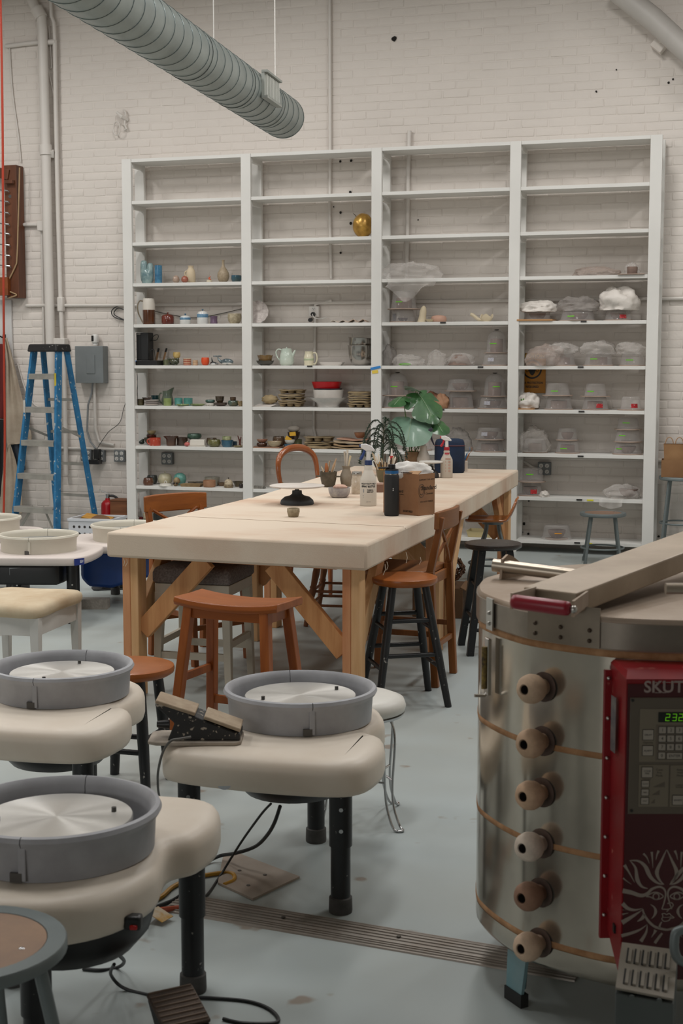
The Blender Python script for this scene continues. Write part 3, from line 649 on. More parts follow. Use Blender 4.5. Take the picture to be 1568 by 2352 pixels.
# box frame: horizontal right = _rt, depth direction away = n
nb = Vector((-sin(YAW), cos(YAW), 0))
def atdep(px, py, dist):                           # point on the upright plane at horizontal distance dist
    d = ray(px, py); return _C+d*(dist/d.dot(nb))
P00 = atdep(1438, 1560, fz); zt = P00.z; zbm = atdep(1432, 2250, fz).z; WF = .176
org = Vector((P00.x, P00.y, 0))
box = mk('control_box', G(), M_RED, kn); box.location = tuple(org-KC); box.rotation_euler = (0, 0, YAW)
g = G(); W2 = WF/2
# local: x right from the left front edge, y away, z up
def bx_ring(z, ins): return [(-.022+ins, .13, z), (-.0+ins, 0, z), (WF-ins, 0, z), (WF+.022-ins, .13, z)]
R3 = [[(-.010, .12, zbm+.08), (0, 0, zbm), (WF, 0, zbm), (WF+.010, .12, zbm+.08)], [(-.010, .12, zt+.010), (0, 0, zt), (WF, 0, zt), (WF+.010, .12, zt+.010)], [(-.004, .12, zt+.016), (.008, .03, zt+.013), (WF-.008, .03, zt+.013), (WF+.004, .12, zt+.016)]]
g.rings(R3); bm_ = mesh('control_box', g, 25); bm_.materials.append(M_RED); box.data = bm_
mk('front_panel', G().box((WF/2, -.0015, (zbm+zt)/2-.004), (WF-.006, .003, zt-zbm-.012)), M_RED_DIM, box, smooth=0)
for s, x0 in ((-1, -.012), (1, WF+.012)):
    fl = mk('mounting_flange', G().box((x0, .115, (zbm+zt)/2+.02), (.026, .012, zt-zbm-.05)), M_RED, box, smooth=0, bevel=.002)
    for k in range(7): mk('screw', G().ball((x0-.004, .107, zbm+.10+k*.088), .0045, 8, 6), M_STEEL, fl)
def fp(px, py): 
    p = atdep(px, py, fz)-org; return (p.dot(_rt), p.z)
def plate(name, x0, y0, x1, y1, y, m, parent, th=.0012, bevel=0.0):
    a, b = fp(x0, y0), fp(x1, y1)
    return mk(name, G().box(((a[0]+b[0])/2, y, (a[1]+b[1])/2), (abs(b[0]-a[0]), th, abs(b[1]-a[1]))), m, parent, smooth=0, bevel=bevel)
TM = lambda px, py, y: Matrix.Translation((fp(px, py)[0], y, fp(px, py)[1])) @ Matrix.Rotation(pi/2, 4, 'X')
M_KP = mat('#574e42', .5, var=.04); M_KP2 = mat('#6f6656', .5, var=.03); M_KEY = mat('#948c80', .5, var=.03); M_INK = mat('#241f1b', .6, var=0)
kp = plate('keypad_panel', 1446, 1601, 1634, 1868, -.004, M_KP, box, .003, .001)
for x0, y0, x1, y1 in ((1468, 1627, 1612, 1748), (1466, 1755, 1532, 1851), (1538, 1756, 1612, 1851)): plate('legend_field', x0, y0, x1, y1, -.0058, M_KP2, kp)
plate('legend_field', 1505, 1663, 1602, 1744, -.0063, mat('#61574a', .5, var=.03), kp)
ds = plate('display', 1510, 1634, 1598, 1657, -.0068, mat('#0d120b', .25, var=0), kp, .002)
M_LED = mat('#5fae10', .4, var=0, emit=.7)
seg = {'2': 'abged', '3': 'abgcd'}
def digit(ch, px):
    w_, h_ = 8.6, 15.0; y0 = 1638
    S = {'a': (0, 0, 1, 0), 'b': (1, 0, 1, .5), 'c': (1, .5, 1, 1), 'd': (0, 1, 1, 1), 'e': (0, .5, 0, 1), 'f': (0, 0, 0, .5), 'g': (0, .5, 1, .5)}
    g = G()
    for s in seg[ch]:
        xa, ya, xb, yb = S[s]; k = 1.5
        a = fp(px+xa*w_+(1-ya)*k, y0+ya*h_); b = fp(px+xb*w_+(1-yb)*k, y0+yb*h_)
        g.beam((a[0], -.0082, a[1]), (b[0], -.0082, b[1]), .0007, .0013, up=(0, 1, 0))
    mk('digit', g, M_LED, ds, smooth=0)
for ch, px in (('2', 1526), ('3', 1541.5), ('2', 1556)): digit(ch, px)
def key(x0, y0, x1, y1, s, size=.0055, lines=1):
    k = plate('key', x0, y0, x1, y1, -.0072, M_KEY, kp, .002, .0006)
    plate('key_surround', x0-1.2, y0-1.2, x1+1.2, y1+1.2, -.0066, M_INK, kp, .001)
    text('key_legend', s, size, M_INK, k, TM((x0+x1)/2, (y0+y1)/2, -.0084), ext=.0001)
for r_, row in enumerate((('1', '2', '3'), ('4', '5', '6'), ('7', '8', '9'))):
    for c_, s in enumerate(row):
        x0, y0 = 1511.5+c_*19.3-r_*.6, 1667.5+r_*19.5; key(x0, y0, x0+15.5, y0+14.5, s, .0095)
key(1510, 1726, 1525, 1740.5, '0', .0095); key(1529.5, 1727, 1564, 1741, 'ENTER', .0082)
key(1475, 1674.5, 1498, 1697, 'DELAY', .0052); key(1474, 1711, 1497, 1733, 'ALARM', .0052)
key(1472.5, 1760, 1495.5, 1783, 'CONE\nFIRE', .0052); key(1472, 1791, 1488, 1805, 'SLOW', .004); key(1471.5, 1810.5, 1487, 1825, 'MED', .004); key(1470.5, 1830, 1487, 1844.5, 'FAST', .004)
key(1543, 1825, 1566, 1846, 'REVIEW', .0048)
for s, px, py, sz in (('Options', 1486.5, 1704, .0062), ('Cone\nFire\nMode', 1512, 1773, .0062), ('Ramp\nHold\nMode', 1560, 1773, .0062), ('Firing Speed', 1483, 1787, .0036), ('CURRENT\nSEGMENT', 1560, 1804, .0045)):
    text('legend', s, sz, M_INK, kp, TM(px, py, -.0065), ext=.0001)
for x0, x1, y0, y1 in ((1496, 1525, 1793, 1806), (1494, 1513, 1812, 1824), (1492, 1502, 1832, 1843)):
    a, b, c = fp(x0, y1), fp(x1, y1), fp(x1, y0)
    mk('speed_wedge', G().add([(a[0], -.0066, a[1]), (b[0], -.0066, b[1]), (c[0], -.0066, c[1])], [(0, 1, 2)]), M_KP, kp, smooth=0)
for px, py in ((1451, 1607), (1444+4, 1860), (1628, 1607), (1628, 1860)):
    a = fp(px, py); mk('screw', G().cyl((a[0], -.005, a[1]), (a[0], -.008, a[1]), .0032, n=10), mat('#1d1a17', .5, var=0), kp)
lo = text('maker_letters', 'SKUTT', .0345, mat('#8f8079', .5, var=.03), box, TM(1535, 1578, -.0036), ext=.0002, bold=.0007, sx=1.0)
# serifs
for k, px in enumerate((1507, 1512, 1524, 1530, 1535, 1549, 1554, 1569, 1592)):
    for py in (1566.5,) if k >= 3 else (1566.5, 1590):
        a = fp(px, py); mk('serif', G().box((a[0], -.0038, a[1]), (.0075, .0006, .0014)), mat('#8f8079', .5, var=.03), lo, smooth=0)
# sun emblem on the lower panel (flat print)
M_SUN = mat('#857a70', .6, var=.05)
sun = mk('sun_emblem', G(), M_SUN, box)
g = G()
def cpt(x, y): a = fp(1380+x/4.984, 1880+y/4.984); return Vector((a[0], 0, a[1]))
def stroke(pts, wd, mir=False):
    P = spline([Vector((x, y)) for x, y in pts], 6, False); n = len(P)
    for mm in ((0, 1) if mir else (0,)):
        vs = []
        for i, p in enumerate(P):
            d = (P[min(i+1, n-1)]-P[max(i-1, 0)]).normalized(); t_ = i/(n-1)
            if isinstance(wd, tuple):
                wv = wd[0]+(wd[1]-wd[0])*t_*2 if t_ < .5 else wd[1]+(wd[2]-wd[1])*(t_-.5)*2
            else: wv = wd
            for s in (-1, 1):
                x, y = p.x-s*d.y*wv/2, p.y+s*d.x*wv/2
                if mm: x = 2*747-x
                q = cpt(x, y); vs.append((q.x, -.0036, q.z))
        g.add(vs, [((2*i, 2*i+1, 2*i+3, 2*i+2) if not mm else (2*i+1, 2*i, 2*i+2, 2*i+3)) for i in range(n-1)])
for pts, wd in (([(745, 350), (690, 470), (635, 600), (660, 690), (715, 750)], (6, 46, 8)), ([(320, 475), (420, 480), (500, 540), (560, 660), (640, 730), (710, 748)], (6, 50, 8)), ([(330, 480), (390, 560), (410, 690), (460, 770), (530, 795)], (6, 48, 6)),
    ([(480, 395), (520, 440), (548, 510)], (26, 14, 3)), ([(575, 375), (582, 450), (588, 560)], (28, 16, 3)), ([(655, 362), (635, 410), (622, 470)], (30, 16, 3)), ([(262, 525), (310, 600), (380, 725)], (40, 20, 4)), ([(248, 675), (290, 710), (345, 748)], (20, 10, 3)),
    ([(243, 820), (340, 840), (450, 875), (520, 855), (580, 800), (660, 775), (715, 800), (735, 860), (715, 960), (690, 1030)], (54, 26, 12)), ([(240, 965), (300, 1020), (380, 1040), (470, 1022)], (50, 34, 4)), ([(238, 1040), (290, 1040)], (4, 3, 2)), ([(238, 1090), (310, 1075)], (20, 10, 3)), ([(235, 1185), (320, 1135), (400, 1085), (465, 1040)], (56, 34, 4)),
    ([(470, 1030), (490, 1090), (540, 1170), (620, 1235), (747, 1268)], (16, 30, 26)), ([(410, 1172), (470, 1130), (490, 1085)], (6, 40, 30)), ([(228, 1335), (340, 1305), (440, 1265), (525, 1205)], (40, 30, 4)), ([(525, 1215), (510, 1300), (450, 1400)], (6, 26, 44)), ([(620, 1270), (600, 1310), (570, 1355)], (40, 18, 3)), ([(610, 1420), (660, 1350), (695, 1305)], (34, 30, 24)),
    ([(510, 890), (570, 850), (630, 838), (690, 865), (705, 890), (660, 915), (610, 918), (560, 892), (510, 888)], 13), ([(560, 975), (605, 1010), (620, 1060), (600, 1110), (572, 1140)], (4, 34, 4))):
    stroke(pts, wd, True)
for pts, wd in (([(690, 1030), (760, 1032), (805, 1010), (820, 980), (795, 955), (755, 968)], 12), ([(770, 1035), (745, 1062)], 10), ([(690, 1085), (720, 1080), (745, 1092), (775, 1080), (800, 1105), (830, 1128), (790, 1135), (770, 1160), (720, 1170), (690, 1145), (700, 1125), (700, 1100), (690, 1085)], 11), ([(700, 1122), (750, 1125), (800, 1118)], 7), ([(690, 1175), (670, 1210), (660, 1250)], (14, 20, 24)), ([(790, 725), (830, 690), (870, 640), (940, 560)], (4, 46, 40))):
    stroke(pts, wd)
for ex in (625, 864):
    stroke([(ex+34*cos(t), 885+34*sin(t)) for t in [2*pi*k/12 for k in range(13)]], 13)
sme = mesh('sun_emblem', g, 0); sme.materials.append(M_SUN); sun.data = sme
stp = mk('side_sticker', G().box((-.0135, .06, (fp(1420, 1600)[1]+fp(1420, 1760)[1])/2), (.001, .03, .12), R=Matrix.Rotation(radians(8), 3, 'Z')), mat('#7d756e', .4, h2='#4c4a52', vs=30), box, smooth=0)
bk = atdep(1411, 2134, fz+.04)-org
mk('toggle_switch', G().box((bk.dot(_rt)+.004, .045, bk.z), (.012, .016, .018)), M_BLKPL, box, smooth=0)
# cables behind and under the kiln
def free_tube(name, label, cat, pts, r, m): return mk(name, G().tube(spline(pts, 8, False), r, 8), m, label=label, cat=cat)
free_tube('kiln_cable', 'thick brown and yellow cable drooping under the kiln', 'cable', [onD(1185, 2200, 3.75), onD(1215, 2215, 3.7), onD(1260, 2250, 3.65), onD(1330, 2235, 3.6), onD(1420, 2255, 3.5)], .009, mat('#9a6a1c', .5, var=.08))
free_tube('kiln_cable', 'dark red cable coiled behind the teal kiln leg', 'cable', [onD(1180, 2215, 3.78), onD(1200, 2195, 3.78), onD(1232, 2215, 3.76), onD(1195, 2228, 3.74), onD(1172, 2262, 3.6), onD(1215, 2298, 3.42), onD(1290, 2310, 3.40), onD(1420, 2330, 3.34)], .008, mat('#542a22', .5, var=.08))
# ---------------------------------------------------------------- louvred machine beside the kiln
mc = thing('louvred_cabinet', 'grey metal machine cabinet with louvred sloping lid in front of the kiln', 'machine', tuple(onZ(1470, 2480, 0)))
b0 = Vector(mc.location)
c0, c1, c2, c3 = [onD(x, y, d_) for x, y, d_ in ((1428, 2164, 2.78), (1556, 2182, 2.78), (1547, 2294, 2.60), (1413, 2268, 2.60))]
M_LOUV = mat('#7d766a', .55, .1, var=.05); M_CAB = mat('#4c514f', .5, .2, var=.08)
nn = ((c1-c0).cross(c3-c0)).normalized()
if nn.z < 0: nn = -nn
g = G(); g.rings([[tuple(p-b0-nn*.004) for p in (c0, c3, c2, c1)], [tuple(p-b0) for p in (c0, c3, c2, c1)]]); lid = mk('lid', g, M_LOUV, mc, smooth=0)
g = G(); f3, f2 = c3-Vector((0, 0, .004)), c2-Vector((0, 0, .004)); k0, k1 = c0-Vector((0, 0, .005)), c1-Vector((0, 0, .005))
g.rings([[tuple(Vector((p.x, p.y, .03))-b0) for p in (k0, f3, f2, k1)], [tuple(p-b0-Vector((0, 0, .006))) for p in (k0, f3, f2, k1)]]); cabn = mk('cabinet', g, M_CAB, mc, smooth=0, bevel=.002)
for r_ in range(2):
    for k in range(6):
        u = .17+k*.135; v0 = .12+r_*.46
        p, q = c0.lerp(c1, u).lerp(c3.lerp(c2, u), v0), c0.lerp(c1, u).lerp(c3.lerp(c2, u), v0+.32)
        lv = mk('louvre', G().beam(p-b0+nn*.0015, q-b0+nn*.0015, .006, .005, up=tuple(nn)), M_LOUV, lid, smooth=0)
        dx_ = (c1-c0).normalized()*.0045
        mk('slot', G().beam(p-b0+nn*.0006-dx_, q-b0+nn*.0006-dx_, .0035, .0015, up=tuple(nn)), mat('#141412', .9, var=0), lid, smooth=0)
for px, py in ((1450, 2290), (1513, 2298)):
    q = onD(px, py, 2.598); mk('bolt', G().cyl(q-b0, q-b0-nb*.004, .005, n=8), M_CAB, cabn)
for dx_, dy_ in ((.02, .02), (.1, .02), (.02, .14), (.1, .14)):
    pass
for cc in (c0, c1, c2, c3):
    ctr = (c0+c1+c2+c3)/4; q = cc.lerp(ctr, .2); mk('foot', G().cyl((q.x-b0.x, q.y-b0.y, 0-b0.z), (q.x-b0.x, q.y-b0.y, .032-b0.z), .012, n=10), M_BLKPL, mc)
q0 = [onD(x, y, 2.70) for x, y in ((1590, 2215), (1560, 2205), (1549, 2185), (1549, 2155), (1558, 2138), (1600, 2132))]
mk('tube_handle', G().tube([tuple(p-b0) for p in spline(q0, 6, False)], .009, 12), M_GREYMET, mc)
q1 = [onD(x, y, 2.70) for x, y in ((1590, 2215), (1592, 2260))]
q1.append(Vector((q1[0].x, q1[0].y, .25)))
mk('handle_post', G().tube([tuple(q1[0]-b0), tuple(Vector((q1[0].x, q1[0].y, .0))-b0)], .009, 12), M_GREYMET, mc)
# ================================================================ stools and chairs
def round_stool(label, loc, rz, z, R, rt, rb, seatm, legm, lr=.016, rungs=((.30, 0), (.16, .03)), th=.034, square=False):
    t = thing('round_stool', label, 'stool', loc, rz)
    mk('seat', G().lathe([(0, z-th), (R*.9, z-th), (R*.985, z-th*.75), (R, z-th*.4), (R*.985, z-th*.1), (R*.93, z), (0, z-.004)], 40), seatm, t, smooth=50)
    tp = [Vector((rt*cos(a), rt*sin(a), z-th)) for a in [pi/4+k*pi/2 for k in range(4)]]
    bt = [Vector((rb*cos(a), rb*sin(a), 0)) for a in [pi/4+k*pi/2 for k in range(4)]]
    for a, b in zip(tp, bt):
        if square: mk('leg', G().beam(b, a, lr*2, lr*2), legm, t, smooth=0, bevel=.003)
        else: mk('leg', G().tube([tuple(b), tuple(a.lerp(b, .5)), tuple(a)], [lr*.9, lr*1.1, lr], 12), legm, t, smooth=50)
    for h, dz in rungs:
        for k in range(4):
            hh = h+(dz if k % 2 else -dz); f = 1-hh/(z-th)
            p, q = tp[k].lerp(bt[k], f), tp[(k+1) % 4].lerp(bt[(k+1) % 4], f)
            mk('rung', G().cyl(p, q, .010, n=10), legm, t, smooth=50)
    return t
M_SEATO = mat('#a05b28', .35, h2='#864714', vs=4, coat=.08, spec=.35, speck=('#b98a68', 40, .72))
round_stool('black legged stool with shiny orange round seat beside the near table leg', (-1.605, 6.06, 0), radians(-60), .565, .148, .105, .225, M_SEATO, M_BLACK, .017, ((.36, .02), (.20, .03), ))
round_stool('low orange round stool with splattered black legs behind the left wheel', (-2.217, 4.53, 0), radians(2), .44, .165, .11, .155, M_SEATO, M_BLACK, .019, ((.17, .02),))
round_stool('all black square-legged stool with paint specks at the right of the table', (-1.45, 7.28, 0), radians(22), .572, .15, .10, .20, mat('#2a211c', .35, var=.1, vs=12, speck=('#a89c90', 50, .70)), M_BLACK, .018, ((.33, .025), (.16, .03)), .03, True)
def metal_stool(label, loc, rz, z, R, rb, ring, seat='#8c6f5c', n=4, lr=.0115, thick=.026):
    t = thing('metal_stool', label, 'stool', loc, rz)
    mk('seat_pan', G().lathe([(0, z-thick), (R*.96, z-thick), (R, z-thick*.8), (R, z-.004), (R*.985, z), (R*.80, z), (R*.79, z-.004), (0, z-.004)], 44), M_GREYMET, t, smooth=40)
    s = mk('seat_insert', G().lathe([(0, z-.0035), (R*.785, z-.0035), (R*.79, z-.001), (0, z-.001)], 44), mat(seat, .55, h2='#7d6350', vs=6), t, smooth=40)
    for k in range(2): mk('rivet', G().ball((R*.6*cos(k*1.2-.6), R*.6*sin(k*1.2-.6), z-.001), (.006, .006, .002), 8, 6), M_CHROME, s)
    for k in range(n):
        a = pi/4+2*pi*k/n; c, s_ = cos(a), sin(a)
        l = mk('leg', G().tube([(R*.72*c, R*.72*s_, z-thick), (R*.75*c, R*.75*s_, z-thick-.03), (rb*c, rb*s_, .012)], [lr, lr, lr*.9], 12), M_GREYMET, t, smooth=50)
        mk('foot', G().cyl((rb*c, rb*s_, 0), (rb*c*.985, rb*s_*.985, .03), lr*1.25, n=12), M_GREYMET, l)
    f = 1-(ring/(z-thick-.03)); rr = R*.75+(rb-R*.75)*f-lr*.6
    mk('foot_ring', G().tube([(rr*cos(a), rr*sin(a), ring) for a in [2*pi*k/32 for k in range(32)]], .007, 8, closed=True), M_GREYMET, t, smooth=60)
    return t
metal_stool('low grey metal stool with brown seat standing before the right shelving bay', (-1.30, 10.70, 0), radians(10), .385, .172, .185, .12, '#8a6d5d')
ns = onZ(-72, 2163, .46)
metal_stool('foreground grey metal stool with tan hardboard seat at the lower left corner', (ns.x, ns.y, 0), radians(-32), .46, .178, .215, .15, '#96765a', lr=.013)
fs = onZ(1567, 1093, .63); FST = fs
metal_stool('tall grey metal stool holding cardboard boxes at the right edge', (fs.x, min(fs.y, 11.2), 0), radians(0), .63, .175, .2, .27, '#6d635a')
metal_stool('grey metal stool mostly hidden behind the left chair and table', (-3.33, 8.14, 0), .4, .42, .165, .18, .13)
# white enamel stool with wire legs
t = thing('wire_stool', 'white padded stool with chrome wire legs behind the sticker wheel', 'stool', (-1.335, 4.415, 0), radians(18))
mk('seat', G().lathe([(0, .365), (.15, .365), (.163, .372), (.167, .388), (.16, .408), (.13, .42), (.06, .426), (0, .427)], 44), mat('#d8d5cd', .45, var=.04, vs=5), t, smooth=60)
mk('seat_rim', G().lathe([(.14, .358), (.161, .358), (.163, .366), (.14, .366)], 44), M_CHROME, t, smooth=60)
for k in range(4):
    a = pi/4+k*pi/2; c, s_ = cos(a), sin(a); tx, ty = -s_, c
    for s in (-1, 1):
        P = [(.125*c+s*.028*tx, .125*s_+s*.028*ty, .36), (.145*c+s*.030*tx, .145*s_+s*.030*ty, .32), (.152*c+s*.026*tx, .152*s_+s*.026*ty, .26), (.150*c+s*.018*tx, .150*s_+s*.018*ty, .14), (.158*c+s*.016*tx, .158*s_+s*.016*ty, .07), (.185*c+s*.016*tx, .185*s_+s*.016*ty, .012), (.205*c+s*.010*tx, .205*s_+s*.010*ty, .005), (.211*c, .211*s_, .006)]
        mk('wire_leg', G().tube(spline(P, 4, False), .0042, 8), M_CHROME, t, smooth=60)
    P = [(.147*c+.02*tx, .147*s_+.02*ty, .155), (.11*cos(a+.35), .11*sin(a+.35), .157), (.075*cos(a+pi/4), .075*sin(a+pi/4), .158), (.11*cos(a+pi/2-.35), .11*sin(a+pi/2-.35), .157), (.147*cos(a+pi/2)+.02*sin(a+pi/2), .147*sin(a+pi/2)-.02*cos(a+pi/2), .155)]
    mk('wire_brace', G().tube(spline(P, 5, False), .0038, 8), M_CHROME, t, smooth=60)
# saddle stool
t = thing('saddle_stool', 'orange wooden saddle stool standing in front of the work table', 'stool', (-2.0, 5.05, 0), radians(-8))
g = G(); nx = 16
def sz(u): return .597+.018*abs(2*u-1)**2.2
R3 = []
for i in range(nx+1):
    u = i/nx; x = -.225+.45*u; h = sz(u); R3.append([(x, -.105, h-.032), (x, -.112, h-.018), (x, -.105, h), (x, 0, h-.002), (x, .105, h), (x, .112, h-.018), (x, .105, h-.032)])
mk('seat', g.rings(R3), M_ORANGEX, t, smooth=50, bevel=.004)
for sx_ in (-1, 1):
    for sy_ in (-1, 1): mk('leg', G().beam((sx_*.215, sy_*.155, 0), (sx_*.165, sy_*.085, .585), .036, .036, w1=1.05), M_ORANGE, t, smooth=0, bevel=.004)
    mk('side_rung', G().beam((sx_*.190, -.12, .30), (sx_*.190, .12, .30), .019, .03), M_ORANGE, t, smooth=0, bevel=.002)
    mk('side_apron', G().beam((sx_*.165, -.075, .553), (sx_*.165, .075, .553), .02, .04), M_ORANGE, t, smooth=0)
for sy_ in (-1, 1):
    mk('apron', G().beam((-.155, sy_*.086, .553), (.155, sy_*.086, .553), .02, .036), M_ORANGEX, t, smooth=0, bevel=.002)
    mk('front_rung', G().beam((-.20, sy_*.133, .165), (.20, sy_*.133, .165), .019, .032), M_ORANGEX, t, smooth=0, bevel=.002)
# cross-back chairs
def cross_chair(label, loc, rz, m, mx, seatz=.545, top=.83, wd=.36, dp=.36):
    t = thing('cross_back_chair', label, 'chair', loc, rz); w_ = wd/2-.018; d_ = dp/2
    mk('seat', G().prism([(-wd/2, -d_+.02), (wd/2, -d_+.02), (wd/2+.01, d_), (-wd/2-.01, d_)], seatz-.03, seatz), mx, t, bevel=.008)
    for s in (-1, 1):
        mk('leg', G().beam((s*w_*1.0, d_+.0, 0), (s*w_*1.0, d_-.03, seatz-.03), .028, .032, w1=1.25), m, t, smooth=0, bevel=.003)
        l = mk('leg', G().beam((s*w_, -d_-.03, 0), (s*w_, -d_, seatz), .030, .034, w1=1.15), m, t, smooth=0, bevel=.003)
        mk('stile', G().beam((s*w_, -d_, seatz-.01), (s*(w_+.002), -d_-.055, top-.03), .030, .034, w1=.8), m, l, smooth=0, bevel=.003)
        mk('side_rung', G().beam((s*w_, -d_-.015, .25), (s*w_, d_-.01, .25), .016, .024), m, t, smooth=0)
        mk('side_apron', G().beam((s*w_, -d_, seatz-.05), (s*w_, d_-.02, seatz-.05), .018, .045), m, t, smooth=0)
    for y, z in ((-d_-.02, .19), (d_-.012, .19)): mk('rung', G().beam((-w_, y, z), (w_, y, z), .016, .024), mx, t, smooth=0)
    for y in (-d_+.01, d_-.025): mk('apron', G().beam((-w_, y, seatz-.05), (w_, y, seatz-.05), .018, .045), mx, t, smooth=0)
    R3 = []
    for i in range(13):
        u = -1+i/6; y = -d_-.062-.028*(1-u*u)+.028; e = .006*abs(u)**4
        R3.append([(u*(wd/2+.012), y-.010, top-.092+e), (u*(wd/2+.012), y+.010, top-.092+e), (u*(wd/2+.012), y+.008, top-e), (u*(wd/2+.012), y-.012, top-e)])
    mk('top_rail', G().rings(R3), mx, t, smooth=40, bevel=.005)
    for s in (-1, 1):
        P = [(s*(w_-.01), -d_-.006, seatz+.01), (s*.06, -d_-.02, seatz+.085), (-s*(w_-.02), -d_-.046, top-.075)]
        mk('cross_slat', G().tube(spline(P, 5, False), .009, 6), m, t, smooth=40)
    return t
M_CH = wood('#94531f', '#723a12', 'z', .45, coat=.05, spec=.3); M_CHX = wood('#97561f', '#784114', 'x', .45, coat=.05, spec=.3)
M_CH2 = wood('#8b5426', '#70401a', 'z', .45, coat=.05, spec=.3); M_CH2X = wood('#8a5830', '#744522', 'x', .45, coat=.05, spec=.3)
cross_chair('brown cross-back chair pulled up to the right side of the near table', (-1.735, 6.52, 0), radians(88), M_CH2, M_CH2X)
cross_chair('orange-brown cross-back chair pulled up to the left side of the near table', (-2.845, 6.66, 0), radians(-122), M_CH, M_CHX)
# cream stool with tweed seat under the table
t = thing('upholstered_stool', 'cream wooden stool with grey tweed seat tucked under the near table', 'stool', (-2.585, 6.10, 0), radians(3))
M_CREAM = mat('#b9b0a0', .5, var=.05)
R3 = [[(x*k, y*k, z) for x, y in ((-.19, -.18), (.19, -.18), (.19, .18), (-.19, .18))] for k, z in ((.95, .50), (1, .515), (1.0, .55), (.95, .572), (.8, .582))]
mk('seat_pad', G().rings(R3), mat('#7d736e', .95, h2='#5d5450', vs=120, bump=.4, bs=200), t, smooth=60, bevel=.01)
mk('seat_frame', G().box((0, 0, .475), (.36, .34, .05)), M_CREAM, t, bevel=.003)
for sx_ in (-1, 1):
    for sy_ in (-1, 1): mk('leg', G().frus((sx_*.175, sy_*.165, 0), (.03, .03), (sx_*.16, sy_*.15, .46), (.042, .042)), M_CREAM, t, smooth=0, bevel=.003)
    mk('side_rung', G().box((sx_*.169, 0, .22), (.02, .30, .03)), M_CREAM, t, smooth=0)
for sy_ in (-1, 1): mk('rung', G().box((0, sy_*.16, .165), (.32, .02, .032)), M_CREAM, t, smooth=0)
# white stool with cream cushion
t = thing('cushioned_stool', 'white wooden stool with cream padded seat at the left edge', 'stool', (-3.285, 5.625, 0), radians(4))
R3 = []
for k, z in ((.97, .405), (1.0, .412), (1.02, .43), (1.0, .446), (.94, .458), (.8, .464), (.4, .467)):
    o = [(p.x*k, p.y*k, z) for p in spline([(-.195, -.235), (-.05, -.24), (.05, -.24), (.195, -.235), (.2, 0), (.195, .235), (0, .24), (-.195, .235), (-.2, 0)], 5)]
    R3.append(o)
mk('cushion', G().rings(R3), mat('#cdbda1', .85, h2='#bca586', vs=6, bump=.1), t, smooth=60)
M_WST = mat('#c9c7c2', .45, var=.03)
for y in (-1, 1): mk('apron', G().box((0, y*.215, .365), (.36, .02, .08)), M_WST, t, smooth=0)
for x in (-1, 1):
    mk('side_apron', G().box((x*.178, 0, .365), (.02, .42, .08)), M_WST, t, smooth=0)
    for y in (-1, 1): mk('leg', G().frus((x*.178, y*.212, 0), (.028, .028), (x*.175, y*.21, .406), (.044, .044)), M_WST, t, smooth=0, bevel=.003)
# balloon-back chair
t = thing('balloon_back_chair', 'varnished balloon-back wooden chair at the far left side of the table', 'chair', (-2.86, 8.83, 0), radians(-113))
M_VAR = mat('#9a5526', .28, h2='#7d3f16', vs=5, coat=.5)
P = [(-.15, -.20, .45), (-.165, -.23, .60), (-.19, -.26, .76), (-.175, -.275, .87), (-.10, -.285, .925), (0, -.288, .94), (.10, -.285, .925), (.175, -.275, .87), (.19, -.26, .76), (.165, -.23, .60), (.15, -.20, .45)]
sp_ = spline(P, 5, False); nS = len(sp_)
mk('back_hoop', G().tube(sp_, [.013+.012*max(0, sin(pi*i/(nS-1)))**3 for i in range(nS)], 10), M_VAR, t, smooth=60)
mk('back_splat', G().tube(spline([(-.155, -.228, .60), (-.07, -.25, .635), (0, -.255, .645), (.07, -.25, .635), (.155, -.228, .60)], 5, False), [.012+.012*sin(pi*i/20) for i in range(21)], 10), M_VAR, t, smooth=60)
mk('seat', G().lathe([(0, .435), (.17, .435), (.195, .442), (.198, .455), (.185, .463), (0, .462)], 32), M_VAR, t, smooth=50)
for x, y in ((-.13, .13), (.13, .13), (-.14, -.16), (.14, -.16)):
    mk('leg', G().tube([(x*1.2, y*1.2, 0), (x*1.15, y*1.15, .15), (x, y, .44)], [.012, .016, .018], 10), M_VAR, t, smooth=60)
mk('sticky_note', G().box((.04, -.29, .945), (.06, .03, .002), R=Matrix.Rotation(.5, 3, 'X')), mat('#cfd443', .6, var=.03), t, smooth=0)
# turned-leg stool under the tables
t = thing('turned_leg_stool', 'brown wooden stool with turned legs under the far table', 'stool', (-2.44, 7.83, 0), radians(8))
M_TRN = wood('#8c5a35', '#6d4022', 'z', .5)
mk('seat', G().lathe([(0, .40), (.16, .40), (.175, .412), (.165, .43), (0, .43)], 28), M_TRN, t, smooth=50)
LEGP = [(.011, 0), (.0125, .06), (.0135, .16), (.017, .20), (.0135, .21), (.017, .22), (.0135, .23), (.017, .30), (.014, .40)]
fe = [(-.19, -.19), (.19, -.19), (.19, .19), (-.19, .19)]
for x, y in fe:
    mk('leg', G().tube([(x*(1-h*.9), y*(1-h*.9), h) for r, h in LEGP], [r*1.25 for r, h in LEGP], 12), M_TRN, t, smooth=60)
for k in range(4):
    for h in (.12, .20):
        a, b = fe[k], fe[(k+1) % 4]; f = 1-h*.9; mk('rung', G().cyl((a[0]*f, a[1]*f, h), (b[0]*f, b[1]*f, h), .008, n=8), M_TRN, t)
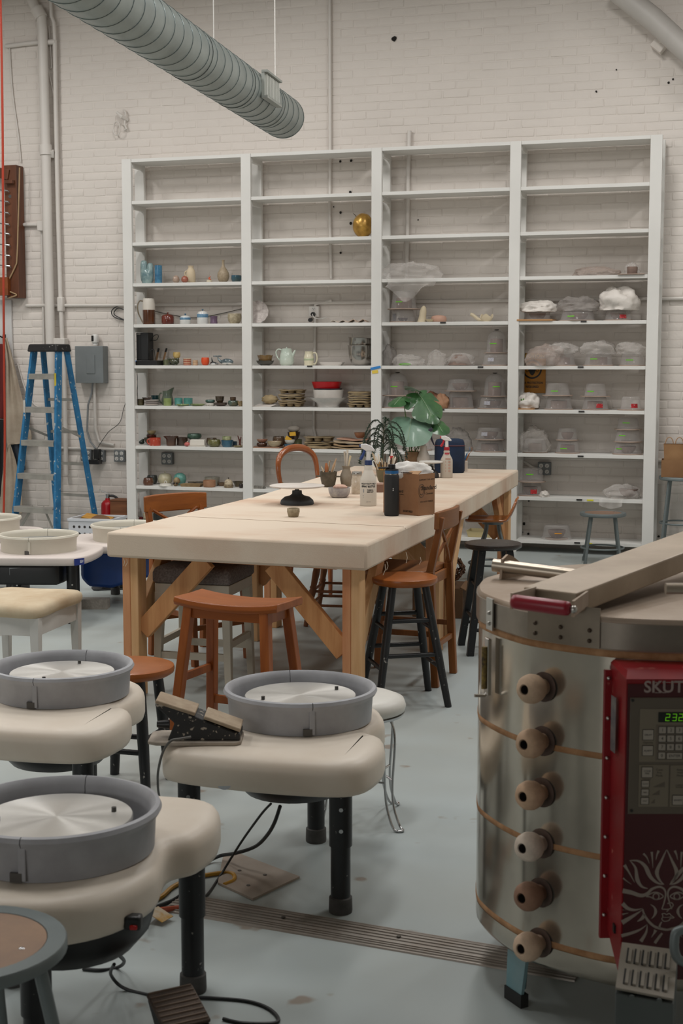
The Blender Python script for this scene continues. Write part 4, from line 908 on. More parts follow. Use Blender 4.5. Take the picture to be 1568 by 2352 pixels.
# swivel stool with dished seat
sc_ = onZ(1128, 1184, .50)
t = thing('swivel_stool', 'stool with moulded wooden handle seat and bent grey tube legs', 'stool', (sc_.x+.01, sc_.y, .0), radians(6))
g = G(); nu, nv = 18, 10
def seatpt(u, v):
    x = -.17+.37*u; y = (v-.5)*.32*(sqrt(max(0, 1-((u-.45)/.56)**2))*.75+.25)
    z = .47+.35*max(0, u-.68)**1.55*2.4-.012*(1-(2*v-1)**2)*(1-u)+.01*(2*v-1)**2
    if u > .72: x = -.17+.37*(.72+(u-.72)*.62)
    return (x, y, z)
grid(g, nu, nv, seatpt)
mk('seat', g, mat('#a8642b', .3, h2='#8a4a18', vs=5, coat=.4), t, smooth=60, solid=.012)
mk('seat_plate', G().cyl((0, 0, .445), (0, 0, .462), .07, n=20), M_GREYMET, t)
for k in range(4):
    a = pi/4+k*pi/2+.15; c, s_ = cos(a), sin(a)
    mk('leg', G().tube(spline([(.055*c, .055*s_, .45), (.062*c, .062*s_, .40), (.09*c, .09*s_, .33), (.16*c, .16*s_, .20), (.20*c, .20*s_, .11), (.215*c, .215*s_, .0)], 4, False), .0115, 12), M_GREYMET, t, smooth=60)
mk('foot_ring', G().tube([(.155*cos(q), .155*sin(q), .185) for q in [2*pi*k/28 for k in range(28)]], .007, 8, closed=True), M_GREYMET, t, smooth=60)
# ================================================================ back left corner
lc = onZ(140, 1228, 0)
ld_ = thing('step_ladder', 'blue fibreglass step ladder with black top standing against the brick wall', 'ladder', (-6.03, 10.95, 0), radians(-12))
M_LAD = mat('#22628c', .5, h2='#2b79a8', vs=12, speck=('#a9b3b6', 32, .64)); M_LALU = mat('#a5a29b', .5, .5, var=.12, vs=12)
HT = 1.60
def fr(z, s): f = z/HT; return Vector((s*(.245-.11*f), -.27+.20*f, z))
def rr_(z, s): f = z/HT; return Vector((s*(.225-.095*f), .30-.26*f, z))
for s in (-1, 1):
    mk('front_rail', G().beam(fr(0, s), fr(HT, s), .024, .07, up=(0, -1, 0)), M_LAD, ld_, smooth=0, bevel=.003)
    mk('rear_rail', G().beam(rr_(0, s), rr_(HT, s), .022, .055, up=(0, -1, 0)), M_LAD, ld_, smooth=0, bevel=.003)
    mk('spreader', G().beam(fr(.95, s)+Vector((s*.02, .03, 0)), rr_(.86, s)+Vector((s*.01, -.02, 0)), .004, .02), M_LALU, ld_, smooth=0)
    mk('foot_brace', G().beam(fr(.28, s*.25)+Vector((0, .02, 0)), fr(.03, s)+Vector((-s*.02, .02, 0)), .004, .022), M_LALU, ld_, smooth=0)
    mk('caution_decal', G().box(fr(1.33 if s > 0 else 1.1, s)+Vector((0, -.037, 0)), (.02, .003, .16)), mat('#b9a93a' if s > 0 else '#c9c6bf', .5, var=.1), ld_, smooth=0)
for k in range(5):
    z = .27+k*.282; a, b = fr(z, -1), fr(z, 1); st_ = mk('step', G().box((0, a.y-.005, z), (b.x-a.x-.02, .085, .014)), M_LALU, ld_, smooth=0, bevel=.002)
    mk('step_lip', G().box((0, a.y-.045, z-.018), (b.x-a.x-.02, .004, .045)), M_LALU, st_, smooth=0)
for z in (.34, .62, .9, 1.18): mk('rear_bar', G().beam(rr_(z, -1), rr_(z, 1), .012, .025), M_LALU, ld_, smooth=0)
mk('top_cap', G().frus((0, -.03, HT-.01), (.33, .20), (0, -.03, HT+.055), (.31, .18)), mat('#1d1d1e', .5, var=.15, vs=30, speck=('#8f8c88', 40, .66)), ld_, smooth=0, bevel=.012)
# electrical panel, camera, outlets
ep = thing('electrical_panel', 'grey metal electrical panel on the brick wall behind the ladder', 'panel', tuple(onY(208, 880, YW)))
b0 = Vector(ep.location); A, B = onY(172, 795, YW-.1), onY(238, 880, YW-.1); M_EP = mat('#7c8182', .5, .2, var=.05)
mk('cabinet', G().box(Vector(((A.x+B.x)/2, YW-.055, (A.z+B.z)/2))-b0, (B.x-A.x, .10, A.z-B.z)), M_EP, ep, smooth=0, bevel=.004)
A2, B2 = onY(198, 815, YW-.108), onY(218, 858, YW-.108)
mk('door', G().box(Vector(((A2.x+B2.x)/2, YW-.108, (A2.z+B2.z)/2))-b0, (B2.x-A2.x, .006, A2.z-B2.z)), M_EP, ep, smooth=0, bevel=.002)
mk('conduit_run', G().tube(rel([onY(x, y, YW-.03) for x, y in ((217, 880), (218, 930), (219, 985), (228, 1015), (262, 1022))], b0), .014, 8), M_PIPE, ep)
mk('conduit_run', G().tube(rel([onY(x, y, YW-.04) for x, y in ((213, 880), (210, 905), (202, 930), (200, 990), (208, 1015), (220, 1030))], b0), .009, 8), mat('#8d8f90', .5, .3, var=.05), ep)
sc2 = thing('security_camera', 'small white security camera with black lens on top of the panel', 'camera', tuple(onY(219, 793, YW-.06)))
b0 = Vector(sc2.location)
mk('body', G().box((0, .0, .055), (.055, .06, .085)), mat('#d9d7d3', .4, var=.02), sc2, bevel=.018)
mk('lens', G().box((-.012, -.031, .06), (.022, .004, .05)), mat('#0f0f10', .2, var=0), sc2, bevel=.008)
mk('stand', G().cyl((0, 0, 0), (0, 0, .02), .022, n=14), mat('#d9d7d3', .4, var=.02), sc2)
def outlet(label, px, py, w_=.105, h_=.105, white=False, parent=None):
    p = onY(px, py, YW-.03); t = thing('wall_outlet', label, 'outlet', (p.x, YW-.008, p.z))
    mk('box', G().box((0, -.022, 0), (w_, .044, h_)), mat('#cfcac4' if white else '#6f7273', .5, .0 if white else .3, var=.06), t, smooth=0, bevel=.006)
    for x in (-1, 1):
        for z in (-1, 1):
            if white and x < 0: continue
            sck = mk('socket', G().cyl((x*.024*(0 if white else 1), -.0445, z*.024), (x*.024*(0 if white else 1), -.047, z*.024), .0165, n=16), mat('#cfccc6', .4, var=0) if not (white and z < 0) else M_BLKPL, t)
            for q in (-1, 1): mk('slot', G().box((x*.024*(0 if white else 1)+q*.006, -.0475, z*.024+.003), (.003, .002, .009)), M_BLKPL, sck, smooth=0)
            mk('ground_hole', G().cyl((x*.024*(0 if white else 1), -.0468, z*.024-.008), (x*.024*(0 if white else 1), -.0485, z*.024-.008), .003, n=8), M_BLKPL, sck)
    return t
outlet('grey four-socket outlet on the wall just right of the ladder', 199, 1045)
o2 = outlet('grey wall outlet with black adapters plugged in', 229, 1047)
mk('plug_adapter', G().box((.005, -.075, .02), (.05, .06, .085)), M_BLKPL, o2, bevel=.006); mk('plug_adapter', G().box((-.012, -.085, -.05), (.10, .075, .04)), M_BLKPL, o2, bevel=.006)
mk('adapter_lead', G().tube(spline([(0, -.08, .06), (.05, -.05, .15), (.10, -.03, .22), (.20, -.02, .30), (.24, -.02, .42), (.28, -.02, .52)], 6, False), .003, 6), M_CORD, o2)
outlet('grey four-socket outlet on the wall between adapters and shelving', 276, 1047)
outlet('grey four-socket outlet on the wall inside the first shelving bay', 385, 1053)
ow = outlet('white wall outlet with two black plugs inside the second shelving bay', 722, 716, .09, .09, True)
mk('plug', G().cyl((0, -.045, -.02), (0, -.075, -.022), .017, n=14), M_BLKPL, ow); mk('plug', G().cyl((-.025, -.04, -.068), (-.025, -.07, -.07), .017, n=14), M_BLKPL, ow)
mk('white_lead', G().tube(spline([(0, -.075, -.022), (.02, -.09, -.05), (.06, -.05, -.06), (.11, -.02, -.045)], 6, False), .004, 6), M_WHITE, ow)
outlet('grey four-socket outlet on the wall inside the right shelving bay', 1250, 1076)
mk('outlet_lead', G().tube(spline([onY(x, y, YW-.03) for x, y in ((1185, 1050), (1205, 1062), (1225, 1074), (1238, 1078))], 5, False), .011, 8), M_PIPE, label='slanting white conduit leading to the right bay outlet', cat='conduit')
free_tube('wall_cable', 'bunch of black cable loops hanging on the wall left of the shelving', 'cable', [onY(x, y, YW-.03) for x, y in ((287, 702), (268, 704), (256, 715), (262, 728), (285, 735), (262, 722), (270, 708), (287, 712))], .0045, M_CORD)
free_tube('wall_cable', 'thin dark cable sagging along the wall behind the first bay', 'cable', [onY(x, y, YW-.02) for x, y in ((320, 706), (360, 716), (410, 726), (450, 730), (500, 722), (560, 708))], .0035, mat('#4b463f', .6, var=0))
free_tube('wall_cable', 'thin dark wire trailing down the wall beside the left shelving post', 'cable', [onY(x, y, YW-.015) for x, y in ((314, 850), (316, 880), (315, 900), (317, 925))], .003, M_CORD)
for k, (pts, lb) in enumerate((([(22, 110), (26, 180), (32, 240), (42, 310), (48, 372)], 'thin pale cable hanging down the wall left of the thick pipe'), ([(112, 60), (118, 150), (112, 160), (128, 240), (130, 260)], 'thin pale cable crossing between the two wall pipes'), ([(40, 835), (60, 900), (80, 930), (95, 935)], 'pale cord sagging between the wooden rack and the ladder'))):
    free_tube('wall_cable', lb, 'cable', [onY(x, y, YW-.018) for x, y in pts], .006, M_PIPE)
# brown wooden rack at the left edge
rk = thing('wall_rack', 'brown timber rack with metal hooks fixed to the wall at the left edge', 'rack', tuple(onY(30, 680, YW)))
b0 = Vector(rk.location); M_RK = wood('#6a3c22', '#4c2813', 'z', .5)
A, B = onY(14, 380, YW-.12), onY(46, 684, YW-.12)
mk('post', G().box(Vector((B.x-.06, YW-.075, (A.z+B.z)/2))-b0, (.125, .125, A.z-B.z)), M_RK, rk, smooth=0, bevel=.006)
mk('arm', G().beam(onY(-40, 388, YW-.13)-b0, onY(22, 402, YW-.13)-b0, .05, .09), M_RK, rk, smooth=0, bevel=.004)
mk('arm_block', G().box(onY(22, 418, YW-.16)-b0, (.08, .05, .03)), M_RK, rk, smooth=0, bevel=.003)
mk('lower_block', G().box(onY(2, 658, YW-.16)-b0, (.17, .06, .16)), wood('#8d4c1f', '#6d3512', 'x', .5), rk, smooth=0, bevel=.004)
for k, y in enumerate((437, 462, 488, 514, 536, 562, 586, 610)):
    mk('hook', G().tube(rel([onY(-12, y-2, YW-.17), onY(8, y, YW-.18), onY(18+k*.6, y+1, YW-.165), onY(21+k*.6, y+4, YW-.15)], b0), .006, 6), M_CHROME, rk)
mk('washer', G().cyl(onY(23, 451, YW-.137)-b0, onY(23, 451, YW-.143)-b0, .015, n=14), M_CHROME, rk)
mk('cord_run', G().tube(spline(rel([onY(x, y, YW-.15) for x, y in ((45, 385), (42, 500), (39, 590), (35, 612), (14, 655), (12, 665), (28, 672), (38, 678), (20, 684))], b0), 5, False), .006, 6), mat('#a58a68', .8, var=.1), rk)
pn = thing('white_panel', 'plain white board on the wall behind the hanging aprons', 'panel', tuple(onY(5, 900, YW)))
b0 = Vector(pn.location); A, B = onY(-60, 690, YW-.03), onY(37, 1180, YW-.03)
mk('board', G().box(Vector(((A.x+B.x)/2, YW-.022, (A.z+.05)/2))-b0, (B.x-A.x, .022, A.z-.05)), mat('#cbc9c7', .5, var=.03), pn, smooth=0, bevel=.002)
hkp = onY(10, 772, YW-.08)
hk = thing('coat_hook', 'dark metal double coat hook on the white board', 'hook', tuple(onY(10, 772, YW-.034)))
b0 = Vector(hk.location)
for s in (-1, 1): mk('prong', G().tube([(0, 0, -.02), (s*.02, -.05, 0), (s*.045, -.075, .03)], .007, 8), mat('#2d2f31', .4, .6, var=0), hk)
mk('mount', G().box((0, -.004, -.02), (.03, .008, .07)), mat('#2d2f31', .4, .6, var=0), hk, smooth=0)
def cloth(name, label, cat, L_, R_, Y0, m, amp=.014, waves=1.6, ph=0.0, th=.006):
    Ls = spline([Vector((x, y)) for x, y in L_], 5, False); Rs = spline([Vector((x, y)) for x, y in R_], 5, False)
    def at(S, v): k = v*(len(S)-1); i = min(int(k), len(S)-2); return S[i].lerp(S[i+1], k-i)
    c0_ = onY((L_[0][0]+R_[0][0])/2, L_[-1][1], Y0)
    def fn(u, v):
        q = at(Ls, v).lerp(at(Rs, v), u); d = amp*sin(2*pi*(waves*u+ph+.25*v))*min(1, v*3+.2)+.012*mnoise.noise(Vector((u*3, v*4, ph*9)))
        return tuple(onY(q.x, q.y, Y0-d)-c0_)
    return mk(name, grid(G(), 22, 26, fn), m, loc=tuple(c0_), label=label, cat=cat, smooth=180, solid=th)
M_APR = mat('#b3a593', .95, h2='#9c8c7a', vs=5, bump=.2, bs=200)
cloth('apron', 'tan canvas apron hanging from the hook on the white board', 'apron', [(9, 778), (14, 830), (14, 930), (15, 1010), (18, 1022)], [(16, 775), (28, 820), (45, 890), (68, 980), (72, 1010), (56, 1018)], YW-.12, M_APR)
cloth('apron', 'lower tan canvas apron with a stained hem below the other one', 'apron', [(18, 1020), (10, 1060), (4, 1110), (0, 1165), (4, 1180)], [(22, 1018), (36, 1060), (45, 1110), (51, 1150), (50, 1180)], YW-.17, M_APR, ph=.4)
cloth('apron', 'dark blue denim apron hanging between the tan aprons', 'apron', [(24, 1000), (26, 1040), (36, 1075), (40, 1082)], [(48, 1000), (50, 1040), (57, 1070), (58, 1080)], YW-.09, mat('#343b45', .9, var=.15, vs=20), ph=.2)
cloth('apron', 'dark red garment hanging at the far left edge behind the aprons', 'apron', [(-30, 790), (-32, 880), (-32, 960)], [(6, 790), (9, 880), (8, 962)], YW-.13, mat('#5d1c1a', .9, var=.15), ph=.7)
cloth('apron', 'black garment hanging at the far left edge below the red one', 'apron', [(-30, 964), (-32, 1060), (-32, 1150)], [(8, 964), (6, 1060), (4, 1140)], YW-.13, mat('#17171a', .9, var=.15), ph=.1)
oc_ = [onY(x, y, 9.6) for x, y in ((2, -40), (4, 150), (7, 500), (9, 800), (11, 1000), (9, 1150), (6, 1225))]
oc_[0].z = 6.2; oc_.append(Vector((oc_[-1].x-.02, oc_[-1].y-.02, .012)))
mk('hanging_cord', G().tube(spline(oc_, 4, False), .009, 8), mat('#a8351c', .5, var=.04), label='bright orange-red cord hanging from the ceiling at the left edge', cat='cord')
# extinguisher, crate, block, brick
fx = onD(253, 1172, 12.6)
t = thing('fire_extinguisher', 'small red fire extinguisher beside the left shelving post', 'extinguisher', (fx.x, min(fx.y, 11.3), 0), .3)
mk('cylinder', G().lathe([(0, 0), (.056, 0), (.06, .01), (.06, .24), (.056, .265), (.04, .285), (.022, .295), (.02, .31), (0, .31)], 28), mat('#a5121a', .3, var=.06), t, smooth=50)
mk('valve', G().cyl((0, 0, .31), (0, 0, .345), .018, n=14), M_CHROME, t)
mk('lever', G().beam((.02, 0, .345), (-.075, 0, .385), .018, .006), M_CHROME, t, smooth=0); mk('lever', G().beam((.01, 0, .335), (-.08, 0, .325), .018, .006), M_CHROME, t, smooth=0)
mk('hose', G().tube(spline([(.018, 0, .33), (.06, 0, .325), (.105, 0, .28), (.125, 0, .20), (.12, 0, .1)], 6, False), .011, 10), M_BLKPL, t)
cp = onZ(224, 1190, .27)
t = thing('plastic_crate', 'white perforated plastic crate holding offcuts behind the cream wheel', 'crate', (cp.x, cp.y, 0), radians(4))
M_CRT = mat('#c6c8cc', .45, var=.03)
CW, CD, CH_ = .36, .30, .27
def wall_holes(t, w_, h_, nx_, nz_, M, name):
    g = G(); g.box((0, 0, 0), (w_, .005, h_), M=M); p = mk(name, g, M_CRT, t, smooth=0)
    for i in range(nx_):
        for j in range(nz_):
            x = -w_/2+(i+1)*w_/(nx_+1); z = h_/2-.055-j*.055
            g2 = G(); g2.cyl((0, -.0026, 0), (0, -.0034, 0), .0105, n=12); 
            o = mk('hole', g2, mat('#2b2825', .8, var=.3, vs=6), p); o.matrix_local = M @ Matrix.Translation((x, 0, z))
for s, nm in ((-1, 'front_wall'), (1, 'rear_wall')): wall_holes(t, CW, CH_, 7, 3, Matrix.Translation((0, s*CD/2, CH_/2)), nm) if s < 0 else mk(nm, G().box((0, CD/2, CH_/2), (CW, .005, CH_)), M_CRT, t, smooth=0)
wall_holes(t, CD, CH_, 4, 3, Matrix.Translation((CW/2, 0, CH_/2)) @ Matrix.Rotation(pi/2, 4, 'Z'), 'side_wall')
mk('side_wall', G().box((-CW/2, 0, CH_/2), (.005, CD, CH_)), M_CRT, t, smooth=0); mk('bottom', G().box((0, 0, .006), (CW, CD, .012)), M_CRT, t, smooth=0)
for s in (-1, 1):
    mk('rim', G().box((0, s*CD/2, CH_), (CW+.02, .018, .022)), M_CRT, t, smooth=0, bevel=.003); mk('rim', G().box((s*CW/2, 0, CH_), (.018, CD+.02, .022)), M_CRT, t, smooth=0, bevel=.003)
def in_crate(name, label, cat, g, m, off, rot):
    o = mk(name, g, m, label=label, cat=cat, loc=(cp.x+off[0], cp.y+off[1], off[2]), smooth=40); o.rotation_euler = rot; return o
in_crate('leather_offcut', 'brown rounded offcut standing up in the white crate', 'offcut', G().lathe([(0, -.006), (.10, -.006), (.105, 0), (.10, .006), (0, .006)], 28), mat('#6d4c2c', .7, var=.12), (.04, -.04, .205), (radians(62), 0, radians(20)))
in_crate('wood_offcut', 'yellow wooden offcut lying in the white crate', 'offcut', G().box((0, 0, 0), (.24, .10, .02)), wood('#b88a3a', '#9c6c25', 'x', .6), (-.03, .06, .262), (radians(14), radians(6), 0))
in_crate('wood_offcut', 'pale wooden offcut lying flat inside the white crate', 'offcut', G().box((0, 0, 0), (.28, .20, .03)), wood('#a98457', '#8d6a40', 'x', .6), (0, 0, .15), (0, 0, .1))
wbx = onY(282, 1160, 11.2)
mk('wooden_box', G().box((0, 0, .15), (.16, .16, .30)).box((0, 0, .305), (.17, .17, .012)), wood('#7d4c2b', '#5d3518', 'x', .6), loc=(-5.535, 11.25, 0), label='brown wooden box on the floor behind the left shelving post', cat='box', smooth=0, bevel=.003)
bp_ = onZ(210, 1398, 0)
mk('concrete_brick', G().box((0, 0, .03), (.195, .092, .06)).box((0, 0, .0605), (.17, .07, .001)), mat('#958f86', .85, var=.12, vs=30, bump=.3, bs=80), loc=(bp_.x, bp_.y+.02, 0), rz=YAW-.05, label='grey concrete brick lying on the floor beside the cream wheel', cat='brick', smooth=0, bevel=.004)
# boxes on the tall stool at the right
FX, FY = FST.x, min(FST.y, 11.2)
M_KRAFT = mat('#8c6846', .85, h2='#7d5a3a', vs=4)
t = thing('cardboard_box', 'open brown cardboard box on the tall grey stool', 'box', (FX-.055, FY, .63), radians(4))
for nm, c, d in (('front_side', (0, -.10, .065), (.20, .004, .13)), ('rear_side', (0, .10, .065), (.20, .004, .13)), ('left_side', (-.10, 0, .065), (.004, .20, .13)), ('right_side', (.10, 0, .065), (.004, .20, .13)), ('bottom', (0, 0, .003), (.20, .20, .004))): mk(nm, G().box(c, d), M_KRAFT, t, smooth=0)
t = thing('paper_bag', 'folded kraft paper bag with twisted handles in the cardboard box', 'bag', (FX-.055, FY-.02, .636), radians(4))
mk('bag_body', G().frus((0, 0, 0), (.15, .10), (-.005, 0, .245), (.165, .07)), mat('#94704b', .85, h2='#84603d', vs=8), t, smooth=0)
for x in (-.045, .03): mk('bag_handle', G().tube([(x+.03*cos(q)-.0, .0, .24+.055*sin(q)) for q in [pi*k/8 for k in range(9)]], .004, 6), mat('#a98563', .8, var=.05), t)
mk('bag_rim', G().frus((-.005, 0, .243), (.166, .072), (-.005, 0, .246), (.15, .06)), mat('#3d2c1d', .9, var=0), t, smooth=0)
t = thing('bundled_boxes', 'bundle of dark wooden boxes and grey cloth beside the paper bag', 'boxes', (FX+.11, FY+.02, .63), 0)
mk('crate', G().box((0, 0, .14), (.12, .18, .28)), wood('#6d4a2e', '#54361e', 'x', .7), t, smooth=0, bevel=.003)
mk('cloth_band', G().box((-.005, -.02, .30), (.16, .20, .04)), mat('#6c6761', .9, var=.2, vs=60), t, bevel=.01); mk('lid', G().box((0, -.0, .345), (.15, .16, .05)), wood('#84552f', '#653c1e', 'x', .7), t, smooth=0, bevel=.003)
# clutter under the far table
p = onZ(1072, 1372, 0)
t = thing('cardboard_box', 'brown cardboard box on the floor under the far table', 'box', (-1.96, 8.25, 0), .1)
mk('carton', G().box((0, 0, .09), (.30, .28, .18)), mat('#6f5238', .85, h2='#5d432c', vs=4), t, smooth=0, bevel=.003); mk('flap', G().box((.20, 0, .15), (.15, .28, .004), R=Matrix.Rotation(.5, 3, 'Y')), mat('#77593d', .85, var=.05), t, smooth=0)
g = G(); rb2 = random.Random(5)
for k in range(60):
    a, b = rb2.uniform(0, 2*pi), rb2.uniform(0, pi); pts = []
    for j in range(7):
        q = b+j*.5; pts.append((.13*cos(a+j*.3)*sin(q)+rb2.uniform(-.01, .01), .12*sin(a+j*.3)*sin(q)+rb2.uniform(-.01, .01), .1+.085*cos(q)+rb2.uniform(-.008, .008)))
    g.tube(pts, .0045, 5)
mk('twig_tangle', g, mat('#4a3122', .8, h2='#6d4a30', vs=20), loc=(-1.95, 8.25, .181), label='dark tangle of brown twigs on the box under the far table', cat='basket', kind='stuff')
# ================================================================ things on the work tables
ZT = .7557
def tp(px, py): p = onZ(px, py, ZT); return p
def pm(p): return (p-_C).dot(_fw)/FPX            # metres per photo pixel at p
def vessel(outer, R, H, th=.004, n=28, fn=None, c=(0, 0, 0)):
    o = [(0, 0)]+[(r*R, z*H) for r, z in outer]
    i = [(max(r*R-th, .001), max(z*H, .05*H+th)) for r, z in outer if z > .06][::-1]
    return G().lathe(o+i+[(0, .05*H+th)], n, c, fn=fn)
CUP = [(.82, 0), (.9, .04), (.97, .3), (1, 1)]; STRAIGHT = [(.96, 0), (1, .04), (1, 1)]; BOWL = [(.5, 0), (.52, .05), (.78, .3), (.93, .65), (1, 1)]; FOOTB = [(.45, 0), (.42, .1), (.7, .35), (.92, .7), (1, 1)]
ROUNDB = [(.55, 0), (.85, .15), (1, .5), (.94, .85), (.86, 1)]; FLARE = [(.62, 0), (.64, .6), (.8, .85), (1, 1)]; VASE = [(.55, 0), (.85, .12), (1, .35), (.9, .6), (.5, .82), (.48, .9), (.62, 1)]
BOTTLE = [(.5, 0), (.85, .1), (1, .27), (.92, .42), (.5, .62), (.24, .72), (.2, .85), (.22, .97), (.27, 1)]; EGG = [(.45, 0), (.85, .2), (1, .42), (.85, .75), (.4, .96), (0, 1)]; LIDDED = [(.88, 0), (1, .15), (.98, .6), (.85, .85), (.3, .98), (0, 1)]
def stick(t, name, p0, p1, r, m, r1=None): return mk(name, G().cyl(p0, p1, r, r1 or r, n=8), m, t)
# banding wheels
def banding(label, p, Rb, Rd, H, basem, discm):
    t = thing('banding_wheel', label, 'banding wheel', tuple(p))
    mk('base', G().lathe([(0, 0), (Rb*.97, 0), (Rb, H*.06), (Rb*.95, H*.22), (Rb*.75, H*.38), (Rb*.42, H*.46), (Rb*.3, H*.55), (Rb*.28, H*.72), (0, H*.72)], 40), basem, t, smooth=50)
    mk('spindle', G().lathe([(0, H*.7), (Rb*.13, H*.7), (Rb*.13, H*.8), (Rb*.24, H*.8), (Rb*.24, H*.905), (0, H*.905)], 20), M_GREYMET, t)
    mk('turntable', G().lathe([(0, H*.9), (Rd*.9, H*.9), (Rd, H*.93), (Rd, H*.985), (Rd*.98, H), (0, H)], 56), discm, t, smooth=40)
p = tp(682, 1158); k = pm(p)
banding('banding wheel with white plaster disc and dark cast base on the near table', p, 39*k, 63*k, 44*k, mat('#3c4348', .6, .2, h2='#2b2c2e', vs=8), mat('#cfc8c0', .7, h2='#bdb2a8', vs=6))
p = tp(990, 1097); k = pm(p)
banding('pale banding wheel standing behind the cardboard box near the plant', p, 18*k, 28*k, 38*k, mat('#2e2b2a', .6, var=.1), mat('#cfcac2', .7, var=.04))
p = tp(673.5, 1187); k = pm(p)
mk('small_cup', vessel([(.72, 0), (.78, .05), (.98, .6), (.97, .9), (.92, 1)], 15*k, 20*k, .005), mat('#a89b82', .6, h2='#7d6f57', vs=30), loc=tuple(p), label='tiny speckled tan cup near the front seam of the near table', cat='cup')
p = tp(754, 1118); k = pm(p)
t = thing('tool_pot', 'dark olive stoneware pot with side lugs holding clay tools', 'pot', tuple(p))
M_OLV = mat('#5b5142', .45, h2='#403829', vs=25)
mk('pot', vessel([(.7, 0), (.74, .05), (.9, .5), (1, .96), (1, 1)], 20*k, 35*k), M_OLV, t)
for s in (-1, 1): mk('lug', G().lathe([(0, -.003), (9*k, -.003), (9*k, .003), (0, .003)], 16, (s*21*k, 0, 24*k)), M_OLV, t)
tools = [(-.012, .006, -.02, .02, .07, '#9c5a2c', .012), (.0, 0, .005, .0, .085, '#c9b79c', .004), (.012, -.004, .05, .0, .10, '#b89877', .006), (.02, .004, .045, .01, .075, '#d3c7b4', .004), (-.02, -.005, -.045, 0, .05, '#c6b093', .005), (-.005, -.01, .015, -.01, .09, '#8b6b4a', .003), (.006, .01, .02, .02, .06, '#a9a39b', .003)]
for i, (x, y, x1, y1, h, hx, r) in enumerate(tools):
    o = mk('clay_tool', G().tube([(0, 0, 0), (0, 0, .06)], r*.7, 8).tube([(0, 0, .05), ((x1-x)*.6, (y1-y)*.6, .06+h*.6), ((x1-x), (y1-y), .06+h)], [r*.8, r, r*.5], 8), mat(hx, .6, var=.1, vs=30), loc=(p.x+x, p.y+y, p.z+.012), label='%s clay tool standing in the dark olive pot' % ('thick orange-brown', 'thin pale', 'leaning brown-handled', 'leaning white', 'short tan', 'slim brown', 'slim grey metal')[i], cat='tool', group='tools in the olive pot')
p = tp(795, 1117); k = pm(p)
mk('vase', vessel([(.62, 0), (.8, .05), (1, .35), (.95, .55), (.6, .82), (.58, .9), (.8, 1)], 14.5*k, 47*k, .004), mat('#8d8273', .5, h2='#7a6d5c', vs=10), loc=tuple(p), label='grey-brown bulbous vase holding brushes beside the glass jar', cat='vase')
for i, (dx, hh, hx) in enumerate(((-.006, .20, '#b5aa9b'), (.004, .21, '#c9c0b2'), (.014, .175, '#cdbd9f'))):
    mk('brush', G().tube([(0, 0, 0), (dx*.8, 0, hh*.7), (dx*1.6, 0, hh)], [.003, .005, .007], 8), mat(hx, .8, var=.1), loc=(p.x+dx*.3, p.y, p.z+.012), label='%s brush standing in the grey-brown vase' % ('grey bristled', 'white bristled', 'tan flat')[i], cat='brush', group='brushes in the vase')
p = tp(819.5, 1134); k = pm(p)
t = thing('glass_jar', 'glass canning jar of pale slip with a metal lid', 'jar', tuple(p))
mk('jar', G().lathe([(0, 0), (11.5*k, 0), (13*k, 2*k), (13*k, 32*k), (11*k, 38*k), (10.5*k, 44*k), (0, 44*k)], 28), mat('#b7a893', .2, h2='#d0c4b3', vs=30, coat=.6), t, smooth=50)
mk('lid', G().lathe([(0, 43*k), (11.4*k, 43*k), (11.6*k, 44*k), (11.6*k, 50*k), (11*k, 51*k), (0, 51*k)], 28), M_STEEL, t, smooth=40)
p = tp(779, 1142); k = pm(p)
mk('bowl', vessel([(.6, 0), (.8, .12), (.95, .5), (1, .85), (1, 1)], 25.5*k, 22*k, .005), mat('#b9b3ad', .4, h2='#8d888c', vs=25), loc=tuple(p), label='mottled grey bowl holding a pink sponge on the near table', cat='bowl')
mk('sponge', G().ball((0, 0, 0), (17*k, 11*k, 7*k), 20, 12, fn=lambda q: q*(1+.12*mnoise.noise(q*2.3))), mat('#c3a08e', .95, var=.1, vs=20, bump=.3), loc=(p.x+.005, p.y, p.z+23*k), label='pinkish oval sponge lying in the mottled bowl', cat='sponge')
# spray bottles
def spray(label, p, R, H, bodyc, headc, trig, ring, rz=0.0, band=None):
    t = thing('spray_bottle', label, 'spray bottle', tuple(p), rz)
    hb = H*.70
    mk('bottle', G().lathe([(0, 0), (R*.94, 0), (R, hb*.02), (R, hb*.56), (R*.97, hb*.62), (R*.55, hb*.80), (R*.48, hb*.84), (R*.52, hb*.9), (R*.40, hb*.94), (R*.38, hb), (0, hb)], 36), mat(bodyc, .4, var=.03, sub=.1), t, smooth=50)
    mk('collar', G().lathe([(R*.3, hb*.94), (R*.46, hb*.94), (R*.46, hb*1.04), (R*.3, hb*1.05)], 20), mat(ring, .4, var=.03), t)
    hm = mat(headc, .4, var=.03)
    mk('neck', G().tube([(0, 0, hb*1.03), (0, 0, H*.88)], [R*.30, R*.26], 14), hm, t)
    side = [(-R*.95, H*.965), (-R*.9, H*.995), (-R*.3, H), (R*.35, H*.965), (R*.8, H*.90), (R*.72, H*.875), (R*.2, H*.885), (-R*.3, H*.885), (-R*.9, H*.93)]
    M = Matrix(((1, 0, 0, 0), (0, 0, -1, R*.22), (0, 1, 0, 0), (0, 0, 0, 1)))
    mk('spray_head', G().prism(side, 0, R*.44, M), hm, t, bevel=R*.08)
    mk('trigger', G().tube(spline([(-R*.45, 0, H*.90), (-R*.55, 0, H*.85), (-R*.72, 0, H*.80), (-R*.95, 0, H*.745)], 4, False), [R*.17]*8+[R*.2]*5, 8), mat(trig, .4, var=.03), t)
    mk('nozzle', G().cyl((-R*.92, 0, H*.965), (-R*1.1, 0, H*.965), R*.16, n=12), mat(trig, .4, var=.03), t)
    return t
